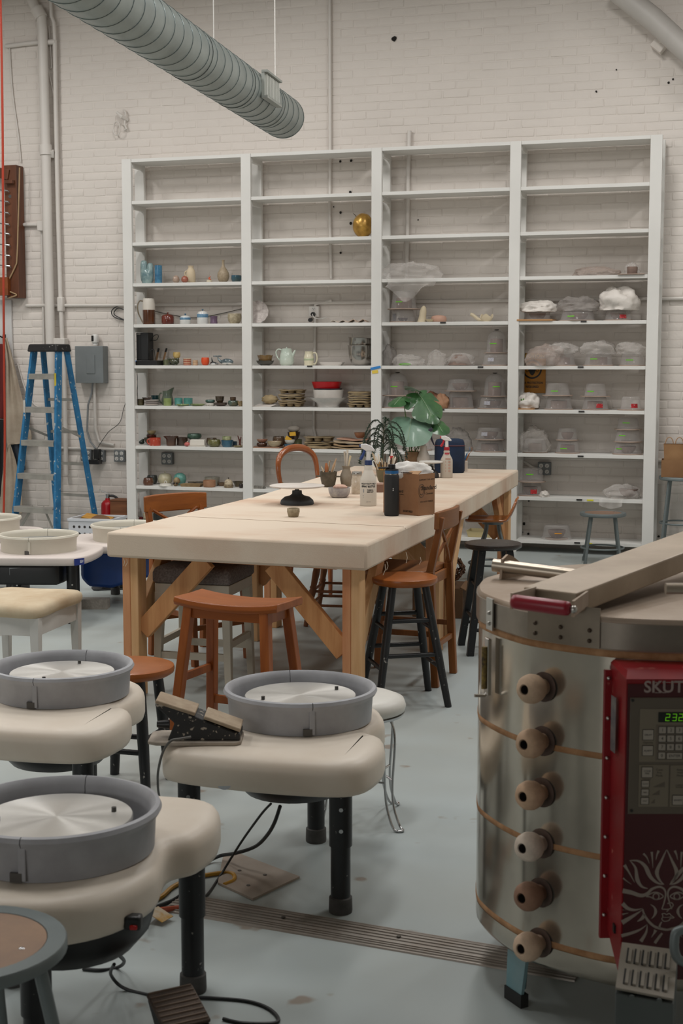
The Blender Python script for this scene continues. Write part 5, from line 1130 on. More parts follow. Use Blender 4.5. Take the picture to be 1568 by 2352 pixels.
p = tp(845.5, 1161); k = pm(p)
sb = spray('large white spray bottle with blue trigger and printed front on the near table', p, 19*k, 142*k, '#cfc9be', '#d9d9d8', '#283f78', '#283a66', YAW)
for s, z, sz_, bd in (('HEAVY DUTY PRO', 51, .0115, .0003), ('SPRAY BOTTLE', 45, .0135, .0006), ('CHEMICAL', 37, .009, .0004), ('RESISTANT', 32.5, .009, .0004), ('32 OZ  946 ML', 10, .005, 0)):
    o = text('print', s, sz_, mat('#2c3138', .6, var=0), sb, Matrix.Translation((0 if s[0] not in 'CR' else .009, 0, z*k)) @ Matrix.Rotation(pi/2, 4, 'X'), ext=.0001, bold=bd, sx=.78)
    for v in o.data.vertices: v.co.y = -sqrt(max(1e-6, (19*k+.0006)**2-v.co.x**2))
for q, (z, w_) in enumerate(((25, 26), (22.5, 16), (20, 20))):
    mk('print_line', G().box((-.006+(w_-26)*.0006, -sqrt((19*k)**2-.0004)-.0006+.004, z*k), (w_*k*.8, .0008, .0015)), mat('#6d7076', .6, var=0), sb, smooth=0)
mk('print_mark', G().box((-.022, -.0365, 35*k), (.011, .001, .018)), mat('#8a8d92', .6, var=0), sb, smooth=0)
p = tp(1025, 1097); k = pm(p)
s2 = spray('white spray bottle with red trigger in front of the navy bag', p, 14*k, 96*k, '#bfb5a8', '#e0dedb', '#b51f2e', '#a8202c', YAW)
for q in range(5): mk('print_line', G().box((.006, -.0385, (16+q*7)*k), (.034, .001, .010)), mat('#b59283', .6, var=.1, vs=100), s2, smooth=0)
mk('print_line', G().box((0, -.031, 56*k), (.03, .001, .012)), mat('#b1404a', .6, var=0), s2, smooth=0)
# black insulated bottle
p = tp(899, 1184); k = pm(p); Rb = 17*k
t = thing('insulated_bottle', 'black insulated water bottle with blue neck ring before the cardboard box', 'bottle', tuple(p), YAW)
mk('body', G().lathe([(0, 0), (Rb*.93, 0), (Rb, .006), (Rb, 90*k), (Rb*.94, 93*k), (Rb*.9, 95*k), (0, 95*k)], 40), mat('#1e1f21', .6, var=.05), t, smooth=40)
mk('steel_ring', G().cyl((0, 0, 94.5*k), (0, 0, 97*k), Rb*.9, n=32), M_CHROME, t, smooth=40)
mk('blue_ring', G().cyl((0, 0, 97*k), (0, 0, 104*k), Rb*.93, n=32), mat('#1d5f96', .4, var=.03), t, smooth=40)
mk('cap', G().lathe([(0, 104*k), (Rb*.93, 104*k), (Rb*.88, 107*k), (Rb*.5, 108*k), (Rb*.5, 117*k), (Rb*.4, 118*k), (0, 118*k)], 28), M_BLKPL, t, smooth=40)
mk('carry_loop', G().beam((0, 0, 110*k), (-31*k, -.01, 110*k), 9*k, 4*k), M_BLKPL, t, bevel=.003)
mk('emblem', G().add([(-.004, 0, .004), (.0, 0, .009), (.003, 0, .005), (.0, 0, .001), (.003, 0, -.004), (-.001, 0, -.008), (-.004, 0, -.003), (-.001, 0, .001)], [(0, 1, 2, 3), (3, 4, 5, 6)]), mat('#b9babb', .5, var=0), t, (3*k, -Rb-.0006, 61*k))
# cardboard clay box with towel
P1, P2, P3 = tp(880, 1177), tp(961, 1185), tp(1000, 1176)
ex = (P2-P1); ey = (P3-P2); ey -= ex*(ey.dot(ex)/ex.dot(ex)); BW, BD = ex.length, ey.length*.62; ex.normalize(); ey.normalize(); BH = .205
t = thing('cardboard_box', 'open cardboard clay box printed Standard holding a white towel', 'box', tuple(P1), math.atan2(ex.y, ex.x))
M_CB = mat('#9a7150', .85, h2='#8b6243', vs=5); M_CBI = mat('#3f2c1d', .6, var=0)
for nm, c, d in (('front_side', (BW/2, .002, BH/2), (BW, .004, BH)), ('rear_side', (BW/2, BD-.002, BH/2), (BW, .004, BH)), ('left_side', (.002, BD/2, BH/2), (.004, BD-.009, BH)), ('right_side', (BW-.002, BD/2, BH/2), (.004, BD-.009, BH)), ('bottom', (BW/2, BD/2, .003), (BW-.01, BD-.01, .004))):
    mk(nm, G().box(c, d), M_CB, t, smooth=0)
mk('torn_flap', G().beam((.02, .012, BH-.004), (BW-.01, .02, BH+.006), .03, .004, up=(0, -.6, 1)), mat('#b08a66', .85, var=.1), t, smooth=0)
for q in range(16): mk('perforation', G().box((.05+q*.0085, -.002+.012, BH+.004), (.0035, .03, .0036)), M_CBI, t, smooth=0)
mk('tape_strip', G().box((BW*.36, -.0006, BH*.23), (.05, .0012, BH*.45)), mat('#7d5337', .4, var=.05), t, smooth=0)
fm = lambda x, z: Matrix.Translation((x, -.0008, z)) @ Matrix.Rotation(pi/2, 4, 'X')
text('print', 'Standard', .021, M_CBI, t, fm(BW*.40, BH*.56), ext=.0002, bold=.0005, sx=1.05); text('print', 'Clay Company', .0095, M_CBI, t, fm(BW*.46, BH*.49), ext=.0002); text('print', 'DO NOT FREEZE', .0135, M_CBI, t, fm(BW*.70, BH*.085), ext=.0002, bold=.0004, sx=.62)
sm_ = lambda y, z: Matrix.Translation((BW+.0008, y, z)) @ Matrix.Rotation(pi/2, 4, 'Z') @ Matrix.Rotation(pi/2, 4, 'X')
text('print', 'Standard', .030, M_CBI, t, sm_(BD*.62, BH*.66), ext=.0002, bold=.0005, sx=1.1); text('print', 'Ceramic', .013, M_CBI, t, sm_(BD*.66, BH*.52), ext=.0002, sx=1.3); text('print', 'SUPPORT THE ARTS', .010, M_CBI, t, sm_(BD*.5, BH*.86), ext=.0002, sx=1.3); text('print', 'DO NOT FREEZE', .010, M_CBI, t, sm_(BD*.5, BH*.33), ext=.0002, sx=1.3)
g = G(); Mo = sm_(BD*.17, BH*.6)
for r_ in (.016, .010): g.tube([tuple(Mo @ Vector((r_*1.5*cos(q), r_*1.5*sin(q)*1.35, 0))) for q in [2*pi*i/20 for i in range(20)]], .0011, 4, closed=True)
mk('print_emblem', g, M_CBI, t)
def towfn(q):
    d = 1+.20*mnoise.noise(q*2.2+Vector((3, 1, 0)))+.10*mnoise.noise(q*5); return Vector((q.x*d, q.y*d, max(q.z*d, -.5)))
ctr = P1+ex*(BW*.52)+ey*(BD*.5)
mk('towel', G().ball((0, 0, 0), (BW*.47, BD*.42, .055), 40, 26, fn=towfn), mat('#dcd8d2', .95, var=.03, bump=.2, bs=60), loc=(ctr.x, ctr.y, P1.z+BH+.0), rz=.3, label='crumpled white towel heaped in the cardboard clay box', cat='towel', smooth=180)
# navy bag, white box with tools
p = tp(1032, 1085); k = pm(p)
t = thing('soft_bag', 'navy blue fabric lunch bag with orange tab standing on the table', 'bag', tuple(p), YAW-.1)
R3 = []
for kk, z in ((.93, 0), (1, .012), (1.0, .17), (.97, .205), (.88, .225), (.6, .232)):
    R3.append([(q.x*kk, q.y*kk, z) for q in spline([(-.083, -.05), (.083, -.05), (.083, .05), (-.083, .05)], 5)])
mk('body', G().rings(R3), mat('#1b2f4d', .85, h2='#111d2f', vs=4), t, smooth=60)
mk('zip', G().tube([(q.x*1.005, q.y*1.005, .185) for q in spline([(-.083, -.05), (.083, -.05), (.083, .05), (-.083, .05)], 5)], .003, 6, closed=True), mat('#5d2a2c', .6, var=0), t)
mk('tab', G().beam((-.01, -.02, .232), (.045, -.03, .212), .03, .003), mat('#b5622d', .6, var=.05), t, smooth=0)
p = tp(1068, 1082); k = pm(p)
t = thing('tool_cup', 'small square white cup holding loop tools behind the navy bag', 'cup', tuple(p), .2)
mk('cup', G().box((0, 0, .035), (.032, .032, .07)).box((0, 0, .0705), (.024, .024, .002)), mat('#cfc3b6', .6, var=.04), t, smooth=0, bevel=.002)
for i, (dx, hx) in enumerate(((.004, '#3d74a8'), (.012, '#a86a3a'))):
    t2_ = thing('loop_tool', '%s handled wire loop tool standing in the square white cup' % ('blue', 'orange'), 'tool', (p.x+dx-.006, p.y, p.z+.072)) if False else None
    o = mk('loop_tool', G().tube([(0, 0, 0), (.012+dx, 0, .05)], .0045, 8).tube([(.012+dx+.006*(1-cos(q))*.7, 0, .05+.028*sin(q/2)) if False else (.012+dx+.03*s_*.5+.010*sin(q), 0, .05+.045*s_) for s_, q in [(j/8, pi*j/8) for j in range(9)]], .0014, 5), mat(hx, .5, var=.05), loc=(p.x+dx-.008, p.y, p.z+.0725), label='%s handled wire loop tool standing in the square white cup' % ('blue', 'orange')[i], cat='tool', group='loop tools')
# tub, brush pot, extra bottles behind the spray bottle
p = tp(871, 1130); k = pm(p)
t = thing('plastic_tub', 'brown round tub with pinkish lid beside the cardboard box', 'tub', tuple(p))
mk('tub', G().lathe([(0, 0), (11*k, 0), (12*k, 18*k), (0, 18*k)], 24), mat('#7d5c4c', .5, var=.06), t, smooth=40); mk('lid', G().lathe([(0, 18*k), (12.5*k, 18*k), (12.5*k, 21*k), (0, 21.5*k)], 24), mat('#b89a8c', .6, var=.05), t, smooth=40)
p = tp(884, 1113); k = pm(p)
t = thing('brush_pot', 'olive pot crowded with paint brushes behind the spray bottle', 'pot', tuple(p))
mk('pot', vessel(BOWL, 21*k, 34*k), mat('#6d6246', .5, h2='#544a32', vs=15), t)
rr2 = random.Random(11)
for i in range(14):
    a = 2*pi*i/14; x, y = .018*cos(a), .018*sin(a); lx, ly = .06*cos(a)*rr2.uniform(.6, 1.1), .04*sin(a); h = rr2.uniform(.13, .19)
    hx = ('#b98a3c', '#c79a52', '#8d6a3f', '#d1c4ae', '#a77a35')[i % 5]
    g = G().tube([(0, 0, 0), (lx*.7, ly*.7, h*.72)], [.0025, .004], 7); g2 = G().tube([(lx*.7, ly*.7, h*.72), (lx*.85, ly*.85, h*.88), (lx, ly, h)], [.0045, .007, .003], 8)
    o = mk('paint_brush', g, mat(hx, .5, var=.05), loc=(p.x+x, p.y+y, p.z+.01), label='%s handled %s bristled paint brush in the olive brush pot' % (('honey', 'yellow', 'brown', 'white', 'ochre')[i % 5], ('pale', 'dark', 'tan')[i % 3]), cat='brush', group='paint brushes in the olive pot')
    mk('bristles', g2, mat(('#d6cdbf', '#4a3d31', '#b5a288')[i % 3], .9, var=.1), o)
p = tp(899, 1100); k = pm(p)
t = thing('squeeze_bottle', 'white squeeze bottle with red collar among the brushes', 'bottle', tuple(p))
mk('bottle', G().lathe([(0, 0), (9*k, 0), (9.5*k, 2*k), (9*k, 30*k), (5*k, 45*k), (0, 45*k)], 22), mat('#cfc9c1', .5, var=.03), t, smooth=50); mk('collar', G().cyl((0, 0, 45*k), (0, 0, 53*k), 5.5*k, n=16), mat('#b3282c', .4, var=.03), t); mk('spout', G().cyl((0, 0, 53*k), (0, 0, 70*k), 3*k, 1.5*k, n=12), mat('#d5d1ca', .5, var=.03), t)
p = tp(972, 1084); k = pm(p)
t = thing('trigger_bottle', 'white bottle with dark trigger standing behind the monstera pot', 'bottle', tuple(p), YAW)
mk('bottle', G().lathe([(0, 0), (15*k, 0), (16*k, 3*k), (16*k, 32*k), (10*k, 47*k), (8*k, 50*k), (8*k, 60*k), (5*k, 62*k), (5*k, 80*k), (0, 80*k)], 24), mat('#bdb4a9', .5, var=.04), t, smooth=45)
mk('trigger_head', G().beam((-.01, 0, 82*k), (.06, 0, 100*k), .02, .022), mat('#3b3a44', .4, var=.05), t, bevel=.003); mk('trigger', G().tube([(.045, 0, 95*k), (.055, 0, 75*k), (.072, 0, 62*k)], [.008, .007, .004], 8), mat('#2c2a3a', .4, var=.05), t)
# ---------------------------------------------------------------- potted plants
def leaf_mesh(notch, sz_, curl=.25, n=56):
    g = G(); rg = [0, .25, .5, .75, 1.0]; vs = []
    for rr in rg:
        for i in range(n):
            t_ = 2*pi*i/n-pi                     # 0 towards the tip
            r = .5*(1+.28*cos(t_))*(1-.52*max(0, -cos(t_))**8)*(1+.12*cos(t_)**3)
            nt_ = 1.0
            if notch and .45 < abs(t_) < 2.5: nt_ = 1-.42*max(0, sin(abs(t_)*7.0))**6
            q = r*rr*(1-(1-nt_)*rr**2)
            x, y = q*sin(t_)*1.05, q*cos(t_)
            vs.append((x*sz_, y*sz_, sz_*(-curl*(x*x)*1.6-curl*max(0, y)**2*1.2+.035*sin(abs(t_)*7)*rr*rr*.5)))
    fs = []
    for j in range(len(rg)-1):
        for i in range(n):
            a, b = j*n+i, j*n+(i+1) % n; fs.append((a, b, b+n, a+n))
    return g.add(vs, fs)
p = tp(948, 1083); k = pm(p)
PL = p
t = thing('monstera_plant', 'monstera plant with big split leaves in a tan pot on the table', 'plant', tuple(p))
mk('pot', vessel([(.92, 0), (1, .05), (1, 1)], 18.5*k, 46*k, .006), mat('#84684c', .5, h2='#6f5438', vs=8), t)
mk('soil', G().lathe([(0, 40*k), (17*k, 40*k), (17*k, 41*k), (0, 42*k)], 20), mat('#3a2a1e', .95, var=.2), t)
M_LF = mat('#3f6a3a', .38, h2='#2c5230', vs=8, coat=.15); M_LF2 = mat('#6f8a77', .42, h2='#5b7a66', vs=6, coat=.1); M_STEM = mat('#5d7a3c', .5, var=.08)
def leaf(px, py, dd, tipx, tipy, nrm, sz_, notch, m, tdd=-.08):
    c = onD(px, py, (p-_C).dot(_fw)+dd); y = onD(tipx, tipy, (p-_C).dot(_fw)+dd+tdd)-c; y.normalize(); nz_ = Vector(nrm); nz_ = (nz_-y*nz_.dot(y)).normalized(); x = y.cross(nz_)
    M = Matrix(((x.x, y.x, nz_.x, c.x-p.x), (x.y, y.y, nz_.y, c.y-p.y), (x.z, y.z, nz_.z, c.z-p.z), (0, 0, 0, 1)))
    g = leaf_mesh(notch, sz_); g.v = [tuple(M @ Vector(v)) for v in g.v]
    o = mk('leaf', g, m, t, smooth=60)
    P = [M @ Vector((0, -.22*sz_, .001)), M @ Vector((0, .1*sz_, .002-.01*sz_*.2)), M @ Vector((0, .55*sz_, -.08*sz_))]
    mk('midrib', G().tube([tuple(q) for q in spline(P, 4, False)], .0016, 5), mat('#8fa585', .5, var=0), o)
    return M @ Vector((0, -.2*sz_, 0))
toCam = (-_fw)
b1 = leaf(943, 972, -.06, 937, 1000, tuple(toCam*.75+Vector((0, 0, .7))), .29, False, M_LF2, -.10)
b2 = leaf(968, 915, .0, 1003, 962, tuple(toCam*.5+Vector((.2, 0, .8))), .27, True, M_LF)
b3 = leaf(920, 915, -.02, 898, 930, tuple(toCam*.35+Vector((-.2, 0, .9))), .15, True, M_LF)
b4 = leaf(1003, 972, .02, 1022, 994, tuple(toCam*.6+Vector((.4, 0, .6))), .16, False, M_LF)
b5 = leaf(952, 895, .01, 940, 882, tuple(toCam*.5+Vector((-.1, 0, .9))), .13, True, M_LF)
b6 = leaf(990, 945, -.02, 985, 968, tuple(toCam*.8+Vector((.2, 0, .4))), .15, True, M_LF)
for i, b in enumerate((b1, b2, b3, b4, b5, b6)):
    s0 = Vector(((i-2.5)*.010, .004*(i % 2), 41*k)); md_ = s0.lerp(b, .5)+Vector((.01*(1 if b.x > 0 else -1), 0, .03))
    mk('stem', G().tube([tuple(q) for q in spline([s0, md_, b], 6, False)], .0035, 7), M_STEM, t)
p = tp(878, 1093); k = pm(p)
t = thing('fern_plant', 'drooping dark green needle plant left of the monstera', 'plant', tuple(p))
mk('pot', vessel(CUP, 15*k, 30*k, .005), mat('#5d4a3a', .6, var=.08), t)
M_FRN = mat('#2f4030', .6, h2='#223020', vs=20)
rf = random.Random(4)
mk('stem', G().tube([(0, 0, 20*k), (.004, 0, 70*k), (.012, 0, 118*k)], [.006, .005, .003], 7), mat('#4a4632', .7, var=.1), t)
for i in range(20):
    h = (55+68*(i/19))*k; a = i*2.4; ln = rf.uniform(.10, .19)*(1.1-.3*i/19); dx, dy = cos(a), sin(a)*.6
    pts = [(.008, 0, h), (.008+dx*ln*.4, dy*ln*.4, h+.035), (.008+dx*ln*.75, dy*ln*.75, h+.005), (.008+dx*ln, dy*ln, h-.07), (.008+dx*ln*1.04, dy*ln*1.04, h-.12)]
    S = spline(pts, 6, False); g = G().tube(S, .0035, 5)
    for j in range(4, len(S)):
        for s_ in range(5):
            v = Vector((rf.uniform(-1, 1), rf.uniform(-1, 1), rf.uniform(-.9, .25))).normalized()*.017; g.tube([S[j], S[j]+v], [.0028, .0006], 3, cap=False)
    mk('frond', g, M_FRN, t)
# ================================================================ things on the shelves
RN = {9: 'bottom shelf', 8: 'second shelf up', 7: 'third shelf up', 6: 'fourth shelf up', 5: 'fifth shelf up', 4: 'sixth shelf up', 3: 'seventh shelf up', 2: 'eighth shelf up'}
def at(row, px, dy=.10, z=0.0):
    p = onY(px, 800, YS+dy); p.z = shz(row)+.0006+z; return p
def pk(row, px, dy=.10): return pm(at(row, px, dy))
def shelf(name, label, cat, g, m, p, rz=0.0, smooth=45, group=None, **k): return mk(name, g, m, loc=tuple(p), rz=rz, label=label, cat=cat, smooth=smooth, group=group, **k)
def pot(name, label, cat, row, px, w_, h_, outer, m, dy=.10, z=0.0, th=.004, closed=False, fn=None):
    k = pk(row, px, dy); p = at(row, px, dy, z*k); R, H = w_*k/2, h_*k
    g = G().lathe([(0, 0)]+[(r*R, q*H) for r, q in outer], 26, fn=fn) if closed else vessel(outer, R, H, th, 26, fn)
    return shelf(name, label, cat, g, m, p, smooth=50)
def knob(t, m, k, h, r=2.2): return mk('knob', G().lathe([(0, h*k), (r*.5*k, h*k), (r*.5*k, (h+1.5)*k), (r*k, (h+2.5)*k), (r*.9*k, (h+4)*k), (0, (h+4.6)*k)], 12), m, t)
def handle(t, m, x, z0, z1, out, r=.004): return mk('handle', G().tube(spline([(x*.9, 0, z1), (x+out*.7, 0, z1), (x+out, 0, (z0+z1)/2), (x+out*.55, 0, z0), (x*.9, 0, z0)], 5, False), r, 8), m, t)
gl = lambda a, b=None, vs=14, rough=.22: mat(a, rough, h2=b or a, vs=vs, coat=.3)
# --- first bay, seventh shelf up
k = pk(3, 340); p = at(3, 340)
t = thing('cactus_vase', 'blue-grey glazed cactus-shaped double vase', 'vase', tuple(p))
M_ = gl('#5f7a80', '#8fa3a0', 18)
mk('body', G().lathe([(0, 0), (11*k, 0), (15*k, 8*k), (16.5*k, 20*k), (16*k, 28*k), (12*k, 33*k), (0, 34*k)], 24, fn=lambda q, a: Vector((q.x, q.y*.6, q.z))), M_, t, smooth=60)
mk('tall_arm', G().lathe([(0, 20*k), (8.5*k, 20*k), (8.5*k, 44*k), (6.5*k, 51*k), (3*k, 53*k), (0, 53*k)], 18, (-7.5*k, 0, 0)), M_, t, smooth=60); mk('short_arm', G().lathe([(0, 20*k), (7.5*k, 20*k), (7.5*k, 40*k), (5*k, 46*k), (3*k, 46.5*k), (0, 44*k)], 18, (8.5*k, 0, 0)), M_, t, smooth=60)
pot('vase', 'blue brushed cylinder vase beside the cactus vase', 'vase', 3, 366, 17, 41, STRAIGHT, gl('#2f6285', '#4f86a3', 20), fn=lambda q, a: Vector((q.x*(1+.06*sin(q.z*60)), q.y, q.z)))
pot('ceramic_egg', 'pale brown speckled ceramic egg on the seventh shelf up', 'egg', 3, 406, 16.5, 18, EGG, gl('#9d8575', '#b09a88', 40), closed=True)
pot('ceramic_egg', 'reddish brown ceramic egg in front of the cream jug', 'egg', 3, 426, 17, 16, EGG, gl('#8f4c3b', '#a86a55', 40), closed=True, dy=.06)
k = pk(3, 440); t = thing('jug', 'cream unglazed jug with ring handle behind the eggs', 'jug', tuple(at(3, 440, .15)), pi)
mk('body', vessel([(.85, 0), (1, .05), (1, .55), (.85, .75), (.55, .85), (.55, .93), (.68, 1)], 10.5*k, 40*k), mat('#c9b89b', .7, var=.06), t, smooth=50); mk('handle', G().tube([(9.5*k+5.5*k*sin(q), 0, 22*k+6*k*cos(q)) for q in [pi*j/8 for j in range(9)]], 1.8*k, 8), mat('#c9b89b', .7, var=.06), t)
k = pk(3, 482); p = at(3, 482); pot('tiny_pot', 'tiny cream pot holding an orange ceramic flame', 'pot', 3, 482, 13, 6, CUP, gl('#cfc4ae'))
shelf('ceramic_flame', 'small orange leaf-shaped ornament standing in the tiny pot', 'ornament', G().tube([(0, 0, 0), (2*k, 0, 4*k), (-1*k, 0, 7*k), (3*k, 0, 11*k)], [2*k, 3*k, 2*k, .8*k], 8), mat('#c4532e', .4, var=.08), p+Vector((0, 0, 3.2*k)))
pot('bottle_vase', 'speckled beige bottle vase with narrow neck', 'vase', 3, 514, 28, 51, BOTTLE, mat('#a3937b', .55, h2='#8b7a62', vs=60))
pot('bowl', 'dark blue glazed bowl at the right end of the seventh shelf up', 'bowl', 3, 544, 24, 15.5, [(.7, 0), (.85, .1), (1, .45), (.97, 1)], gl('#22566f', '#3d4f4c', 10))
# --- first bay, sixth shelf up
k = pk(4, 343); t = thing('pitcher', 'tall white and brown pitcher with looping left handle', 'pitcher', tuple(at(4, 343)), pi)
mk('lower_body', G().lathe([(0, 0), (13.6*k, 0), (14.2*k, 2*k), (14.2*k, 33*k), (0, 33*k)], 26), gl('#5a341c', '#3f2213', 10), t, smooth=50); mk('upper_body', vessel([(1, 0), (1, .5), (.92, .85), (.85, 1)], 14.2*k, 26*k, .004, c=(0, 0, 33*k)), mat('#cfc8bd', .4, var=.03), t, smooth=50)
mk('handle', G().tube(spline([(13*k, 0, 52*k), (22*k, 0, 54*k), (28*k, 0, 44*k), (27*k, 0, 28*k), (20*k, 0, 12*k), (14*k, 0, 2*k)], 5, False), 1.6*k, 8), gl('#6d5a3e', '#b5aa96', 8), t)
for lb, px, w_, h_, hx, h2, kn_ in (('red-brown lidded jar on the sixth shelf up', 386, 28.5, 22, '#6f2f22', '#512017', 0), ('short white and blue lidded jar on the sixth shelf up', 426, 25, 19, '#d0cfca', '#c2c3c0', 1), ('taller white and blue lidded jar beside the purple cup', 466, 26, 28.5, '#d0cfca', '#c2c3c0', 1)):
    k = pk(4, px); t = thing('lidded_jar', lb, 'jar', tuple(at(4, px)))
    mk('jar', G().lathe([(0, 0)]+[(r*w_*k/2, q*h_*k) for r, q in ((.92, 0), (1, .1), (1, .8), (.9, .86), (0, .86))], 26), gl(hx, h2), t, smooth=50)
    if kn_: mk('blue_band', G().lathe([(w_*k/2*.99, h_*.5*k), (w_*k/2*1.012, h_*.52*k), (w_*k/2*1.012, h_*.78*k), (w_*k/2*.99, h_*.8*k)], 26), gl('#4a7494', '#6d90a8', 30), t, smooth=50)
    l = mk('lid', G().lathe([(w_*k*.46, h_*.85*k), (w_*k*.42, h_*.95*k), (w_*k*.15, h_*1.05*k), (0, h_*1.05*k)], 24), gl(hx, h2), t, smooth=50); knob(l, gl('#34607c') if kn_ else gl(hx, h2), k, h_*1.04)
pot('cup', 'plain purple cup on the sixth shelf up', 'cup', 4, 491.5, 17.5, 17.6, [(.95, 0), (1, .1), (.92, .4), (.94, .8), (1, 1)], gl('#574458', '#6b566b'))
pot('bowl', 'cream carved bowl at the right end of the sixth shelf up', 'bowl', 4, 539, 32, 23, [(.6, 0), (.9, .25), (1, .6), (.95, 1)], mat('#b5a98f', .6, h2='#8f836a', vs=40))
# --- first bay, fifth shelf up
k = pk(5, 340); p = at(5, 340, .12)
t = thing('receiver_box', 'flat black electronic box under the black speaker', 'device', tuple(p)); mk('case', G().box((0, 0, 5.5*k), (60*k, .15, 11*k)), M_BLKPL, t, bevel=.002); mk('status_light', G().box((-24*k, -.0755, 10*k), (6*k, .001, 1.5*k)), mat('#3a7fd0', .4, var=0, emit=.6), t, smooth=0)
t = thing('speaker', 'upright black speaker with a dangling lead on the fifth shelf up', 'speaker', (p.x-8*k, p.y, p.z+11.2*k))
mk('case', G().box((0, 0, 31.5*k), (30*k, .11, 63*k)), mat('#161718', .45, var=.05), t, bevel=.006); mk('grille', G().box((-8*k, -.056, 31*k), (10*k, .003, 58*k)), mat('#0e0e0f', .6, var=.1, vs=80), t, smooth=0); mk('silver_strip', G().box((-8*k, -.0565, 60*k), (9*k, .003, 2*k)), M_STEEL, t, smooth=0)
mk('lead', G().tube(spline([(15*k, .0, 44*k), (24*k, -.01, 56*k), (35*k, -.02, 58*k), (36*k, -.02, 52*k), (28*k, 0, 46*k), (15*k, .01, 46*k)], 6, False), .8*k, 6), M_CORD, t); mk('lead', G().tube(spline([(15*k, -.03, 8*k), (18*k, -.04, 20*k), (27*k, -.04, 25*k), (30*k, -.04, 10*k), (33*k, -.05, -9*k)], 6, False), .8*k, 6), M_CORD, t)
for i, (px, a) in enumerate(((357, .12), (373, .18))):
    k = pk(5, px, .17); t = thing('paddle_tool', '%s wooden tool with black handle leaning by the speaker' % ('left', 'right')[i], 'tool', tuple(at(5, px, .24)))
    mk('shaft', G().beam((0, -.01, 0), (a*28*k, .02, 30*k), 5*k, 2*k), mat('#9a7550', .6, var=.1), t, smooth=0); mk('grip', G().beam((a*28*k, .02, 30*k), (a*38*k, .028, 39*k), 4*k, 3*k), M_BLKPL, t, smooth=0)
pot('cup', 'small grey-green cup behind the koala pot', 'cup', 5, 381, 13, 13, STRAIGHT, gl('#5c6048', '#72765a'), dy=.18)
k = pk(5, 399); t = thing('koala_pot', 'olive green animal-shaped pot under the yellow cup', 'pot', tuple(at(5, 399)))
M_ = gl('#4a4a34', '#2c3426', 22); mk('body', G().ball((0, 0, 8*k), (13*k, 9*k, 8*k), 20, 12), M_, t, smooth=90)
for s in (-1, 1): mk('ear', G().ball((s*11*k, -3*k, 14*k), 3.6*k, 12, 8), M_, t); mk('foot', G().ball((s*8*k, -7*k, 2*k), (4*k, 4*k, 2*k), 10, 6), M_, t)
mk('nose', G().ball((-6*k, -8.5*k, 6*k), (2*k, 1.5*k, 2.5*k), 8, 6), M_BLKPL, t)
pot('cup', 'mustard yellow cup perched on the olive animal pot', 'cup', 5, 405.5, 17.5, 14, ROUNDB, gl('#a98b4c', '#c2a86a'), z=16.1)
for lb, px, w_, h_, n_ in (('striped red and cream cup on the fifth shelf up', 429.5, 18.5, 15.5, 4), ('smaller striped tan cup on the fifth shelf up', 448, 12, 12, 5)):
    k = pk(5, px); t = thing('striped_cup', lb, 'cup', tuple(at(5, px))); c1_ = ('#8f4030', '#c2a183') if n_ == 4 else ('#9a6a45', '#c9b698')
    for j in range(2*n_): mk('stripe', G().lathe([(w_*k/2-.004, h_*k*j/(2*n_)), (w_*k/2, h_*k*j/(2*n_)), (w_*k/2, h_*k*(j+1)/(2*n_)), (w_*k/2-.004, h_*k*(j+1)/(2*n_))], 22), gl(c1_[j % 2]), t, smooth=40)
    mk('floor', G().cyl((0, 0, 0), (0, 0, .003), w_*k/2-.004, n=20), gl(c1_[0]), t)
pot('cup', 'bright orange rounded cup beside the orca figurine', 'cup', 5, 471, 19, 18, ROUNDB, mat('#cf4b20', .4, var=.05))
k = pk(5, 490); t = thing('orca_figurine', 'small black and white orca figurine on the fifth shelf up', 'figurine', tuple(at(5, 490, .08)))
mk('body', G().ball((0, 0, 4.5*k), (8.5*k, 4*k, 4.3*k), 18, 10, fn=lambda q: Vector((q.x, q.y*(1-.5*max(0, q.x)), q.z*(1-.5*max(0, q.x))))), gl('#141517'), t, smooth=90); mk('belly', G().ball((-.5*k, -1.2*k, 3*k), (6.5*k, 3.4*k, 2.6*k), 14, 8), mat('#cfcdc9', .4, var=.02), t, smooth=90)
mk('dorsal_fin', G().tube([(-3*k, 0, 8*k), (-4*k, 0, 13*k), (-5*k, 0, 18*k)], [2*k, 1.3*k, .4*k], 8), gl('#141517'), t); mk('tail', G().tube([(7*k, 0, 5*k), (10*k, 0, 3*k), (12*k, 0, 3.5*k)], [1.6*k, 1.6*k, .8*k], 8), gl('#141517'), t)
k = pk(5, 516); t = thing('whale_figurine', 'blue-grey whale figurine with raised tail on the fifth shelf up', 'figurine', tuple(at(5, 516, .09)))
M_ = gl('#3c4a52', '#6b787a', 25); mk('body', G().ball((4*k, 0, 8*k), (17*k, 6*k, 7.6*k), 24, 12, fn=lambda q: Vector((q.x, q.y*(1-.45*max(0, -q.x)), q.z*(1-.35*max(0, -q.x))))), M_, t, smooth=90); mk('belly', G().ball((6*k, -1.2*k, 4.2*k), (13*k, 5*k, 4*k), 18, 8), mat('#b5b2aa', .4, var=.06), t, smooth=90)
mk('tail_stock', G().tube([(-9*k, 0, 8*k), (-15*k, 0, 13*k), (-18*k, 0, 19*k)], [4*k, 2.4*k, 1.2*k], 10), M_, t)
for s in (-1, 1): mk('fluke', G().ball((-18*k+s*5*k, 0, 21*k), (6.5*k, 2.5*k, 1.6*k), 12, 6), M_, t)
mk('flipper', G().ball((8*k, -6.5*k, 3*k), (2.5*k, 4*k, 1*k), 10, 6), M_, t)
